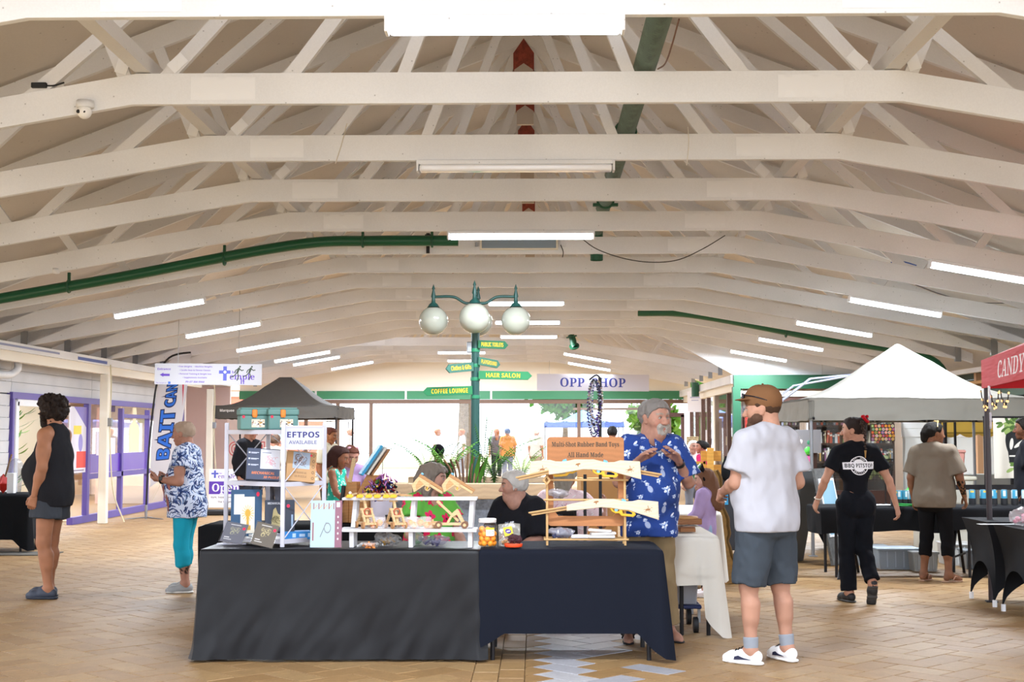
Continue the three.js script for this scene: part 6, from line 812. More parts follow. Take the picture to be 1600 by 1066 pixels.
// ---------- ceiling fittings ----------
{
  const hz = -TD(6) + .055, a = at(750, 384, TD(6)), b = at(872, 384, TD(6)), t = thing('strip_heater', 'grey strip heater panel in a cream frame on the sixth truss', 'heater', [(a.x + b.x) / 2, ky + .11, hz], 0); const w = b.x - a.x;
  part('frame', rb(w, .135, .05, .008, 0, 0, .005), cream, t); part('panel', rb(w - .05, .1, .02, .004, 0, 0, .026), M('#7f8b93', .35, { metalness: .3 }), t); part('outlet', rb(.06, .08, .02, .004, w / 2 + .06, .01, -.015), white, t); part('flex', tube([[w / 2 + .03, -.01, .01], [w / 2 + .06, -.1, .02], [w / 2 + .05, -.16, .02]], .005), dkmetal, t);
  part('bracket', rb(.03, .05, .04, .004, -w / 2 - .04, .0, -.01), steel, t);
  const c = at(133, 172, TD(2) - .05), cm = thing('dome_camera', 'white dome security camera under the left slope of the second truss', 'camera', c); part('base', lathe([[0, .06], [.055, .06], [.058, .02], [.05, .01], [0, .01]], 24), white, cm); part('eyeball', sph(.046, 0, -.015, .012, 1, 1, 1, 24), M('#eeeeee', .3), cm); for (const s of [-1, 1]) part('lens', sph(.013, s * .018 - .01, -.02, .05, 1, 1, .5), black, cm);
  const bk = at(62, 134, TD(2) - .02); const bb = thing('cable_box', 'small black box with a cable lying on top of the second truss, far left', 'box', bk); part('case', rb(.1, .035, .05, .006, 0, 0, 0), black, bb); part('cable', tube([[.05, 0, 0], [.09, .0, .0], [.16, .02, 0]], .006), black, bb);
  const sd = at(88, 424, TD(5)), sm = thing('smoke_detector', 'small white detector under the left slope of the fifth truss', 'detector', sd); part('body', lathe([[0, .03], [.04, .03], [.045, 0], [.03, -.025], [0, -.03]], 16), white, sm);
  // pipes
  const dirty = M('#5d7a6a', .6, { map: rep(T.stone, .4) }), p1 = thing('roof_pipe', 'long grey-green pipe running lengthways over the trusses right of centre', 'pipe', [.72, ky + .29, 0]);
  part('pipe', rod([0, 0, -6.2], [0, 0, -16.2], .075, .075, 16), dirty, p1); for (const d of [TD(3) + .3, TD(5) - .2]) part('clamp', [put(new THREE.TorusGeometry(.08, .016, 8, 20), 0, 0, -d), bx(.26, .03, .05, 0, -.05, -d)], green, p1); part('elbow', tube([[0, 0, -16], [0, -.02, -16.25], [0, -.14, -16.3], [.0, -.36, -16.3]], .075, 12), green, p1);
  const zz = -TD(6) + .5, p2 = thing('roof_pipe', 'dark green pipe sloping down along the fifth truss to the left', 'pipe', [0, 0, zz]); const ly = (x) => ky + .09 - sl * Math.max(0, -x - 2.3 + XC); part('pipe', tube([[-.9, ly(-.9), 0], [-1.9, ly(-1.9), 0], [-2.6, ly(-2.55), 0], [-5, ly(-5), 0], [-7.4, ly(-7.4), 0]], .062, 12, 60), M('#12573a', .35), p2); for (const x of [-1.2, -2.0, -3.6, -5.4]) part('bracket', [put(new THREE.TorusGeometry(.068, .014, 6, 18), x, ly(x), 0, 0, Math.PI / 2), bx(.03, .12, .03, x, ly(x) + .1, 0)], green, p2); part('drop_bracket', [bx(.04, .24, .03, -1.28, ky + .12, -.42), bx(.07, .05, .04, -1.28, ky + .2, -.42)], dkmetal, p2);
  const z3 = -TD(10) - .6, p3 = thing('roof_pipe', 'dark green pipe sloping down to the right behind the white gazebo peak', 'pipe', [0, 0, z3]); const yy = (x) => ky + .02 - sl * Math.max(0, x - 2.5); part('pipe', tube([[1.8, yy(1.8), 0], [2.6, yy(2.6), 0], [5, yy(5) - .02, 0], [6.9, yy(6.9) - .05, 0], [7.15, yy(7.1) - .25, 0], [7.2, 2.1, 0]], .07, 12, 60), M('#12573a', .35), p3); for (const x of [4.4, 6.6]) part('bracket', put(new THREE.TorusGeometry(.078, .014, 6, 18), x, yy(x) - .03, 0, 0, Math.PI / 2), green, p3);
  const gk = at(895, 535, 29.5), p4 = thing('pipe_elbow', 'green pipe elbow with flanges hanging under the last truss', 'pipe', gk); part('pipe', tube([[-.04, .16, 0], [0, .05, .02], [.02, -.06, .05], [.05, -.12, .1]], .07, 12), green, p4); part('flange', [put(new THREE.CylinderGeometry(.12, .12, .03, 14), -.03, .12, 0, .1, 0, .2), put(new THREE.CylinderGeometry(.11, .11, .03, 14), .03, -.09, .07, .7, 0, .2)], green, p4);
  const rt = at(1033, 620, 36.5), p5 = thing('pipe_elbow', 'short green downpipe stub at the right end of the green beam', 'pipe', [4.15, 2.75, -36]); part('pipe', rod([0, -.25, 0], [0, .12, 0], .1, .1, 14), green, p5);
  // loose cables
  const cb = (name, lab, pts, r, c) => solo(name, lab, 'cable', tube(pts.map(([x, y, d]) => at(x, y, d)), r, 6, 30), M(c, .6));
  cb('cable', 'black cable looping under the sixth truss right of centre', [[908, 372, 15.9], [930, 388, 15.9], [975, 404, 15.9], [1020, 410, 15.9], [1060, 406, 15.9], [1100, 388, 15.9], [1133, 368, 15.9]], .006, '#2e2e30'); cb('cable', 'dark cable sagging along the truss slope at the upper right', [[1430, 445, 19], [1470, 460, 19], [1520, 472, 19], [1600, 474, 19]], .006, '#47454a'); cb('cable', 'thin brown wire hanging beside the grey-green pipe', [[1061, 30, 7.4], [1050, 70, 7.6], [1040, 98, 7.9], [1028, 108, 8.3]], .005, '#6d4f43'); cb('cable', 'blue cable lying on the truss at the right', [[1392, 410, 16.3], [1410, 409, 16.3], [1432, 415, 16.3]], .008, '#3b5fb0'); cb('cable', 'thin white wire hanging on the third truss, left of centre', [[542, 193, 10.5], [534, 225, 10.5], [524, 256, 10.5]], .004, '#c9c2b4'); cb('cable', 'thin white wire hanging on the third truss, right of centre', [[1075, 198, 10.5], [1076, 225, 10.5], [1073, 258, 10.5]], .004, '#d8d4cc');
}
// ---------- flag, black marquee, temple A-board ----------
{
  const b = onY(228, 811), d = -b.z, t = thing('feather_flag', 'tall white feather flag with blue vertical lettering on a bent black pole', 'flag', b), q = (px, py) => at(px, py, d).sub(b);
  const pole = [[228, 811], [229, 780], [233, 700], [239, 640], [246, 595], [255, 570], [266, 558], [280, 553], [298, 551]]; part('pole', tube(pole.map((p) => q(...p)), .018, 8, 50), black, t);
  const Lf = (v) => { const k = [[234, 762], [236, 700], [241, 640], [248, 598], [257, 572], [270, 560]], s = v * 5, i = Math.min(4, s | 0), f = s - i; return [k[i][0] + (k[i + 1][0] - k[i][0]) * f, k[i][1] + (k[i + 1][1] - k[i][1]) * f]; }, Rt = (v) => { const k = [[268, 738], [280, 690], [291, 620], [294, 585], [298, 562], [299, 553]], s = v * 5, i = Math.min(4, s | 0), f = s - i; return [k[i][0] + (k[i + 1][0] - k[i][0]) * f, k[i][1] + (k[i + 1][1] - k[i][1]) * f]; };
  const tx = canvas(256, 1024, (g) => { g.fillStyle = '#d2d1d8'; g.fillRect(0, 0, 256, 1024); g.save(); g.translate(0, 1024); g.rotate(-Math.PI / 2); g.font = 'bold italic 170px sans-serif'; g.lineWidth = 16; g.strokeStyle = '#16224e'; g.fillStyle = '#2f6fd6'; g.strokeText('BAIT', 100, 180, 270); g.fillText('BAIT', 100, 180, 270); g.font = 'bold italic 120px sans-serif'; g.strokeText('CANNON', 380, 170, 400); g.fillText('CANNON', 380, 170, 400); g.fillStyle = '#c23a52'; g.beginPath(); g.moveTo(370, 236); g.quadraticCurveTo(600, 200, 780, 190); g.lineTo(780, 214); g.fill(); g.restore(); });
  const sg = thick(10, 40, (u, v) => { const l = Lf(v), r = Rt(v), p = q(l[0] + (r[0] - l[0]) * u, l[1] + (r[1] - l[1]) * u); return [p.x, p.y, p.z + .02 * Math.sin(v * 14 + u * 3) * u]; }, .003); part('flag_cloth', sg, M('#ffffff', .8, { map: tx, side: THREE.DoubleSide }), t, null, true);
  part('stand', [rod([0, .03, 0], [.35, .0, .15], .012), rod([0, .03, 0], [-.35, .0, .1], .012), rod([0, .03, 0], [0, .0, -.4], .012), rod([0, 0, 0], [0, .25, 0], .025)], steel, t);
}
function gazebo(label, x0, x1, z0, z1, yb, yv, peak, px, flat, m, leg, legs) { // pop-up roof: valance yb..yv, peak
  const t = thing('gazebo', label, 'gazebo', [(x0 + x1) / 2, 0, (z0 + z1) / 2]), w = (x1 - x0) / 2, d = Math.abs(z1 - z0) / 2;
  const P = (u) => { const s = (u % 1) * 4, i = s | 0, f = s - i; return [[-w + 2 * w * f, d], [w, d - 2 * d * f], [w - 2 * w * f, -d], [-w, -d + 2 * d * f]][i]; };
  const canopy = sheet(160, 40, (u, v) => { const [x, z] = P(u === 1 ? 0 : u); if (v < .25) { const k = 1 - v / .25; return [x * (1 + .012 * k), yv - (yv - yb) * k, z * (1 + .012 * k) + .0].map((c, i) => c + (i !== 1 ? .02 * k * noise(x * 4, k * 3, z * 4) : .012 * noise(x * 3, 1, z * 3) * k)); } const k = (v - .25) / .75, e = 1 - k, c = Math.abs(x) / w > Math.abs(z) / d ? Math.abs(z) / d : Math.abs(x) / w, sag = -.07 * Math.sin(k * Math.PI) * (1 - c * .4) - .12 * Math.sin(Math.min(1, k * 1.3) * Math.PI) ; return [x * (e * (1 - flat) + flat), yv + (peak - yv) * (k * .55 + .45 * k * k) + sag * .6 + .012 * noise(x * 3, k * 4, z * 3) * e, z * (e * (1 - flat) + flat)]; });
  const g = mergeVertices((canopy.deleteAttribute('normal'), canopy.deleteAttribute('uv'), canopy), 1e-4); g.computeVertexNormals(); part('canopy', boxUV(g), m, t);
  for (const [sx, sz] of legs) { part('leg', rod([sx * (w - .03), 0, sz * (d - .03)], [sx * (w - .03), yb + .1, sz * (d - .03)], .022, .022, 8), leg, t); part('foot_plate', rb(.1, .015, .1, .004, sx * (w - .03), .0075, sz * (d - .03)), leg, t); }
  for (const z of [-d + .05, d - .05]) part('truss_bar', [0, 1, 2, 3].map((i) => [bar([-w + .05 + i * w / 2, yb + (i & 1 ? .22 : .02), z], [-w + .05 + (i + 1) * w / 2 - .03, yb + (i & 1 ? .02 : .22), z], .02, .03), bar([-w + .05 + i * w / 2, yb + (i & 1 ? .02 : .22), z], [-w + .05 + (i + 1) * w / 2 - .03, yb + (i & 1 ? .22 : .02), z], .02, .03)]).flat(), dkmetal, t);
  for (const x of [-w + .05, w - .05]) part('truss_bar', [0, 1, 2, 3].map((i) => bar([x, yb + (i & 1 ? .22 : .02), -d + .05 + i * d / 2], [x, yb + (i & 1 ? .02 : .22), -d + .05 + (i + 1) * d / 2], .02, .03)), dkmetal, t);
  part('centre_pole', rod([0, yb + .25, 0], [0, peak - .02, 0], .025), dkmetal, t);
  return t;
}
const tentM = (c) => M(c, .85, { side: THREE.DoubleSide, bumpMap: rep(T.fold, .9), bumpScale: .02 });
{
  const d = 31.2, x0 = at(331, 650, d).x, x1 = at(527, 650, d).x, yb = at(430, 654, d).y, yv = at(430, 634, d).y;
  const t = gazebo('dark grey marquee with small white lettering on its left valance', x0, x1, -d, -d - 2.9, yb, yv, at(445, 590, d + 1.45).y, 0, .1, tentM('#4a4641'), dkmetal, [[-1, 1], [1, 1], [1, -1], [-1, -1]]);
  part('lettering', put(new THREE.PlaneGeometry(.36, .1), (x0 - x1) / 2 + .35, (yb + yv) / 2 + .03, 1.475), M('#ffffff', .7, { transparent: true, map: canvas(256, 72, (g) => { g.clearRect(0, 0, 256, 72); g.fillStyle = '#e8e4de'; g.font = 'bold 58px sans-serif'; g.fillText('Marquee', 8, 52, 240); }) }), t, null, true);
  const q = onY(352, 805), s = thing('sandwich_board', 'white and purple board with the temple logo and the word Open, on a dark foot', 'sign', q, .05), wd = .62;
  printed('printed_face', wd, .72, .03, canvas(256, 300, (g) => { g.fillStyle = '#e9e6ec'; g.fillRect(0, 0, 256, 300); g.fillStyle = '#4a52ad'; g.fillRect(36, 10, 16, 60); g.fillRect(16, 28, 56, 14); g.fillStyle = '#55309f'; g.font = 'bold 20px serif'; g.fillText('he', 76, 40); g.font = 'bold 44px serif'; g.fillText('emple', 66, 72, 150); g.strokeStyle = '#26331c'; g.lineWidth = 7; g.beginPath(); g.moveTo(150, 16); g.lineTo(140, 44); g.lineTo(128, 78); g.moveTo(140, 44); g.lineTo(162, 76); g.stroke(); g.fillStyle = '#55309f'; g.fillRect(0, 96, 256, 100); g.fillStyle = '#fff'; g.font = 'bold 84px serif'; g.fillText('Open', 20, 174, 216); g.fillStyle = '#555'; g.font = 'bold 20px sans-serif'; g.fillText('Gym, Supplements', 16, 226, 220); g.fillText('The Temple Gym', 70, 262, 160); }), white, s, 0, .5, 0, -.06); part('foot', rb(.75, .1, .35, .03, 0, .05, 0), black, s);
}
{ const t = gazebo('cream white pop-up gazebo with tall peak on the right', at(1264, 640, 17.2).x, at(1264, 640, 17.2).x + 3.0, -17.2, -20.2, at(1264, 657, 17.2).y, at(1264, 622, 17.2).y, at(1387, 538, 18.7).y, 0, .015, tentM('#8d8a81'), M('#8f9296', .35, { metalness: .6 }), [[-1, 1], [1, 1], [-1, -1], [1, -1]]); }
// ---------- behind the long table: wooden cases, tinsel pot, necklaces ----------
const blackM = cloth('#1a1b1f', { side: THREE.DoubleSide }), spandex = M('#17181b', .8, { specularIntensity: .35,  bumpMap: rep(T.weave, .05), bumpScale: .0004, sheen: .3, sheenColor: new THREE.Color('#33353a'), side: THREE.DoubleSide });
{
  const c = foldTable('low folding table behind the seated women, mostly hidden', -3.0, -1.35, -12.3, -12.9, .7); solo('tablecloth', 'dark cloth on the hidden table behind the seated women', 'tablecloth', drape(.83, .31, .705, () => .5, (x, z, k) => k * .015 * noise(x * 6, k, z * 6), 120, 20), blackM, [-2.175, 0, -12.6]);
  const Y = .712, W2 = wood('#c9935a', .4), cs = (label, px, py, w, h, d, ry) => { const p = at(px, py, 12.55); p.y = Y; const t = thing('display_case', label, 'case', p, ry); part('back', ext([[-w / 2, 0], [w / 2, 0], [w / 2, h], [-w * .1, h], [-w / 2, h * .55]], d, .004), W2, t); part('front_board', rb(w * .5, h * .62, .02, .004, -w * .25, h * .31, d / 2 + .012), wood('#b8824a', .4), t); return t; };
  const a = cs('tan wooden sloped display case behind the shelf, the larger one', 577, 790, .24, .42, .2, .1), b = cs('tan wooden display case with a notch, left of the larger one', 548, 790, .14, .36, .14, -.1);
  const st = at(585, 723, 12.5), o = thing('picture_frame', 'row of blue edged frames leaning on the sloped wooden case', 'frame', st, .25); o.rotation.z = -.6; part('frame_edge', rb(.025, .32, .2, .004, -.04, 0, 0), M('#2f9fd0', .5), o); part('frame_edge', rb(.02, .3, .2, .004, 0, .02, 0), cream, o); part('frame_edge', rb(.02, .28, .2, .004, .035, .03, 0), M('#a3744a', .6), o);
  const pl = at(550, 722, 12.45), s = thing('wooden_paddle', 'upright pale wooden slat standing on the notched case', 'paddle', pl.setY(Y + .36), 0); part('blade', rb(.035, .22, .02, .004, 0, .11, 0, 0, 0, -.18), pine, s);
  const bt = at(532, 748, 12.45), k = thing('black_strap', 'black curved rubber strap leaning against the wooden case', 'strap', bt.setY(Y), 0); part('strap', tube([[-.1, 0, .06], [-.02, .1, .05], [.02, .22, .03], [.03, .33, .0]], .02, 8), black, k);
  const bx0 = at(521, 772, 12.45), bk = thing('trinket_box', 'clear dark box of trinkets beside the wooden cases', 'box', bx0.setY(Y), 0); part('box', rb(.17, .09, .1, .006, 0, .046, 0), M('#4a5560', .15, { transmission: .5, thickness: 0 }), bk); part('trinkets', [...Array(12)].map(() => sph(.014, rr(-.07, .07), rr(.02, .1), rr(-.04, .04), 1, .8, 1, 8)), M('#6d7a68', .4), bk);
  // tinsel pot
  const tp = at(596, 780, 12.4), t = thing('tinsel_pot', 'white pot of dark metallic tinsel flowers with coloured lights', 'flower pot', tp.setY(Y)); part('pot', lathe([[0, 0], [.085, 0], [.1, .2], [.092, .2], [.08, .02]], 20), M('#d6d2e4', .4), t);
  seed = 19; for (const [c, n] of [['#2a1f63', 40], ['#8c1f2a', 26], ['#d15a1e', 16], ['#b777b8', 26], ['#15402f', 26]]) { const g = []; for (let i = 0; i < n; i++) { const a = R() * 6.28, r = R() * .17, y = .2 + Math.sqrt(Math.max(0, .03 - r * r)) * (.5 + R() * .7) + (c === '#b777b8' ? .06 : 0); g.push(put(new THREE.ConeGeometry(.012, .06, 5), r * Math.cos(a), y, r * Math.sin(a), R() * 2 - 1, 0, R() * 2 - 1)); } part('tinsel', g, M(c, .25, { metalness: .5 }), t); } part('bead', [...Array(22)].map((_, i) => sph(.009, rr(-.14, .14), rr(.2, .34), rr(.02, .13), 1, 1, 1, 8)), M('#e7d34a', .3), t); part('leaf', put(sheet(2, 6, (u, v) => [(u - .5) * .03 * Math.sin(v * 3.1), v * .14, 0]), -.08, .3, 0, 0, 0, -.5), leafM[3], t);
  const yb = at(620, 778, 12.4); solo('price_card', 'yellow card beside the tinsel pot', 'card', rb(.1, .05, .008, .002, 0, .03, 0, -.3, 0, .25), M('#e6d83a', .6), yb.setY(Y + .01));
  // necklace stand behind the rubber band rack
  const np = at(932, 640, 11.6), n = thing('necklace_stand', 'thin black stand hung with bead necklaces above the wooden sign', 'stand', [np.x, 0, -11.6]), ty = at(932, 590, 11.6).y; part('pole', rod([.03, 0, 0], [.03, ty, 0], .014), black, n); part('base', rb(.4, .02, .4, .005, .03, .01, 0), black, n); part('hook_arm', tube([[.03, ty, 0], [0, ty + .02, 0], [-.06, ty - .02, 0]], .007), black, n); part('pole', rod([-.1, 0, .03], [-.1, at(905, 760, 11.6).y + .1, .03], .014), black, n);
  seed = 61; ['#d9dbe2', '#3a2f7d', '#1d1d22', '#b9a48c', '#8a6f9a', '#6f7f8c', '#cfd4dc', '#43306b'].forEach((c, i) => { const L = .28 + R() * .22, w = .03 + R() * .03, x = -.02 + (R() - .5) * .05; const g = []; for (let k = 0; k < 46; k++) { const a = k / 46 * 6.283; g.push(sph(.0085, x + w * Math.sin(a), ty - .02 - L / 2 + L / 2 * Math.cos(a), (R() - .5) * .05, 1, 1, 1, 6)); } part('necklace', g, M(c, .3, { metalness: .2 }), n); });
  ['#c9c6d0', '#5a3fa0'].forEach((c, i) => part('bead_strand', [...Array(26)].map((_, k) => sph(.009, i * .05 - .04 + .01 * noise(k, i, 0), ty - .3 - k * .019, .02, 1, 1, 1, 6)), M(c, .3, { metalness: .3 }), n));
  // trestle of white jewellery behind the seated women, right
  const bb = at(930, 800, 13.6), q = thing('cardboard_box', 'tall brown cardboard box behind the rifle rack', 'box', bb.setY(0), .1); part('carton', rb(.36, 1.08, .3, .006, .02, .54, 0), M('#b68a55', .85), q); part('flap', rb(.36, .2, .008, .002, .02, 1.12, -.15, -.4), M('#b68a55', .85), q);
}
// ---------- white clothed table, tub, girl's side ----------
{
  const x0 = .9, x1 = 1.2; const linen = M('#cfcac0', .9, { bumpMap: rep(T.weave, .06), bumpScale: .0006, side: THREE.DoubleSide });
  foldTable('narrow table under the beige cloth right of the black tables', 1.04, 1.34, -10.4, -12.1, .74, .05);
  solo('tablecloth', 'beige cloth with a long hanging corner on the narrow table', 'tablecloth', drape(.16, .86, .745, (x, z, dc) => .36 + (x > .05 && z > 0 ? .4 * Math.max(0, 1 - dc / .24) : 0), (x, z, k, dc) => k * (.012 * noise(x * 5, k, z * 5) + .09 * Math.max(0, 1 - dc / .16)), 240, 36), linen, [1.19, 0, -11.25]);
  const bt = at(1062, 832, 10.7); const bd = (label, px, py, w, c) => { const p = at(px, py, 10.75); p.y = .752; const t = thing('wooden_game_box', label, 'box', p, .1); part('body', rb(w, .03, .1, .004, 0, .016, 0), wood(c, .2), t); part('lid', rb(w * .96, .012, .094, .003, 0, .036, 0), wood('#8a5a36', .2), t); };
  bd('small brown wooden box at the front of the beige table', 1073, 832, .12, '#b07a4c'); bd('small two tone wooden box on the beige table beside the blue shirt', 1058, 834, .1, '#93623c');
  { const p = at(1070, 815, 11.6); p.y = .752; const t = thing('wooden_tray', 'brown wooden tray further back on the beige table', 'tray', p, .2); part('tray', rb(.24, .05, .2, .01, 0, .03, 0), wood('#9a6a42', .3), t); part('tray_rim', put(new THREE.TorusGeometry(.1, .012, 6, 20), 0, .06, 0, Math.PI / 2), wood('#c39763', .3), t); }
  const tp = onY(1060, 985).setY(0), t = thing('hand_trolley', 'blue flat trolley with small black wheels under the beige table', 'trolley', [1.1, 0, -10.85]); part('deck', rb(.3, .03, .6, .01, 0, .2, 0), M('#1e2f66', .5), t); for (const [x, z] of [[-.11, .24], [.11, .24], [-.11, -.24], [.11, -.24]]) { const w = part('wheel', put(new THREE.CylinderGeometry(.06, .06, .035, 20), x, .06, z, 0, 0, Math.PI / 2), black, t); part('fork', bx(.02, .1, .05, x + .025, .13, z), steel, w); }
  const u = thing('storage_tub', 'white plastic tub with a green lid on the blue trolley', 'tub', [1.1, .216, -10.85]); part('tub', ext([[-.11, 0], [.11, 0], [.13, .23], [-.13, .23]], .45, .01), M('#dcdfe6', .4, { transmission: .3, thickness: 0 }), u); part('rim', rb(.29, .02, .48, .006, 0, .235, 0), M('#e6e8ee', .4), u); part('lid', rb(.26, .03, .44, .01, 0, .26, 0), M('#1f7a58', .4), u);
  // tables beyond, pale slab, easel
  foldTable('far table under a grey-beige cloth behind the girl', 1.15, 1.75, -13.6, -15, .74); solo('tablecloth', 'grey-beige cloth draped low on the far table behind the girl', 'tablecloth', drape(.33, .72, .745, (x, z, dc) => .5 + .18 * Math.max(0, 1 - dc / .2), (x, z, k, dc) => k * (.02 * noise(x * 5, k, z * 5) + .08 * Math.max(0, 1 - dc / .16)), 160, 24), linen, [1.47, 0, -14.3]);
  const sb = onY(1132, 913), sl = thing('timber_slab', 'live edge golden timber slab leaning upright behind the girl', 'slab', sb); sl.rotation.z = .13; seed = 5; const L = [], Rr = []; for (let i = 0; i <= 16; i++) { const y = i / 16 * 1.14; L.push([-.13 - .02 * noise(i * .6, 1, 1) + y * .04, y]); Rr.push([.12 + .03 * noise(i * .8, 5, 1) - y * .03, y]); } part('slab', ext([...L.map(([x, y]) => [x, y]).reverse(), ...Rr], .06, .006).rotateY(.2), wood('#9a7a3c', .6), sl); part('bark_edge', tube(Rr.map(([x, y], i) => [x + .012 * (i & 1), y, 0]), .02, 6, 50), M('#6d5226', .95, { map: rep(T.stone, .1) }), sl);
  const s2 = onY(1152, 912), wd = thing('timber_offcut', 'short timber offcut on edge right of the leaning slab', 'offcut', s2, -.3); part('block', ext([[-.08, 0], [.1, 0], [.08, .2], [-.06, .24]], .06, .006), wood('#a3803f', .5), wd); part('bark_edge', tube([[.1, 0, 0], [.1, .1, 0], [.08, .2, 0]], .014, 6), M('#6d5226', .95), wd);
  const es = at(1110, 720, 15.2), e = thing('wooden_easel', 'yellow pine easel with two cross boards behind the girl', 'easel', [es.x, 0, -15.2]), ey = at(1110, 700, 15.2).y; part('post', bx(.07, ey, .04, 0, ey / 2, 0), wood('#d2a045', .5), e); for (const y of [ey - .09, ey - .24]) part('cross_board', bx(.22, .11, .025, .01, y, -.035), wood('#c99338', .5), e); part('rear_leg', bar([0, ey - .3, -.04], [0, .0, -.5], .05, .03), wood('#c99338', .5), e); part('foot', bx(.5, .05, .06, 0, .025, 0), wood('#c99338', .5), e);
  const gb = at(1078, 738, 16.2), gg = thing('green_board', 'green chalk panel in a pine frame beyond the girl', 'board', [gb.x, 0, -16.2]), gy = gb.y; part('panel', bx(.3, .2, .02, 0, gy, .0), M('#2f7f45', .7), gg); part('frame', [bx(.36, .03, .03, 0, gy + .11, 0), bx(.36, .03, .03, 0, gy - .11, 0), bx(.03, .25, .03, .17, gy, 0)], wood('#c99338', .4), gg); part('leg', [bx(.03, gy - .1, .03, -.15, (gy - .1) / 2, 0), bx(.03, gy - .1, .03, .15, (gy - .1) / 2, 0)], wood('#c99338', .4), gg); part('cord', tube([[-.1, gy - .1, .03], [0, gy - .02, .04], [.12, gy + .1, .03]], .008), white, gg);
  const db = at(1178, 800, 15.6), dd = thing('dark_display_stand', 'dark display stand with a blue card behind the white t-shirt man', 'stand', [db.x - .18, 0, -15.6]); part('panel', bx(.5, .82, .04, .0, .62, 0), M('#23262d', .6), dd); part('foot', bx(.5, .04, .4, 0, .1, 0), M('#23262d', .6), dd); part('leg', [bx(.05, .2, .05, -.2, .1, 0), bx(.05, .2, .05, .2, .1, 0)], M('#23262d', .6), dd); printed('blue_card', .1, .2, .004, canvas(64, 128, (g) => { g.fillStyle = '#2b8fc4'; g.fillRect(0, 0, 64, 128); g.fillStyle = '#d7ecf5'; g.fillRect(10, 90, 40, 20); }), white, dd, -.16, .82, .024);
  const jb = thing('dark_jacket', 'dark jacket draped over the stand behind the white t-shirt man', 'jacket', [db.x - .16, 1.06, -15.55]); part('cloth', net((x, y, z) => (Math.hypot(x / .24, y / .2, z / .1) - 1) * .1 + .03 * noise(x * 12, y * 8, z * 12), [[-.34, -.3, -.2], [.34, .3, .2]], .016).translate(0, .02, 0), blackM, jb, null, true);
}
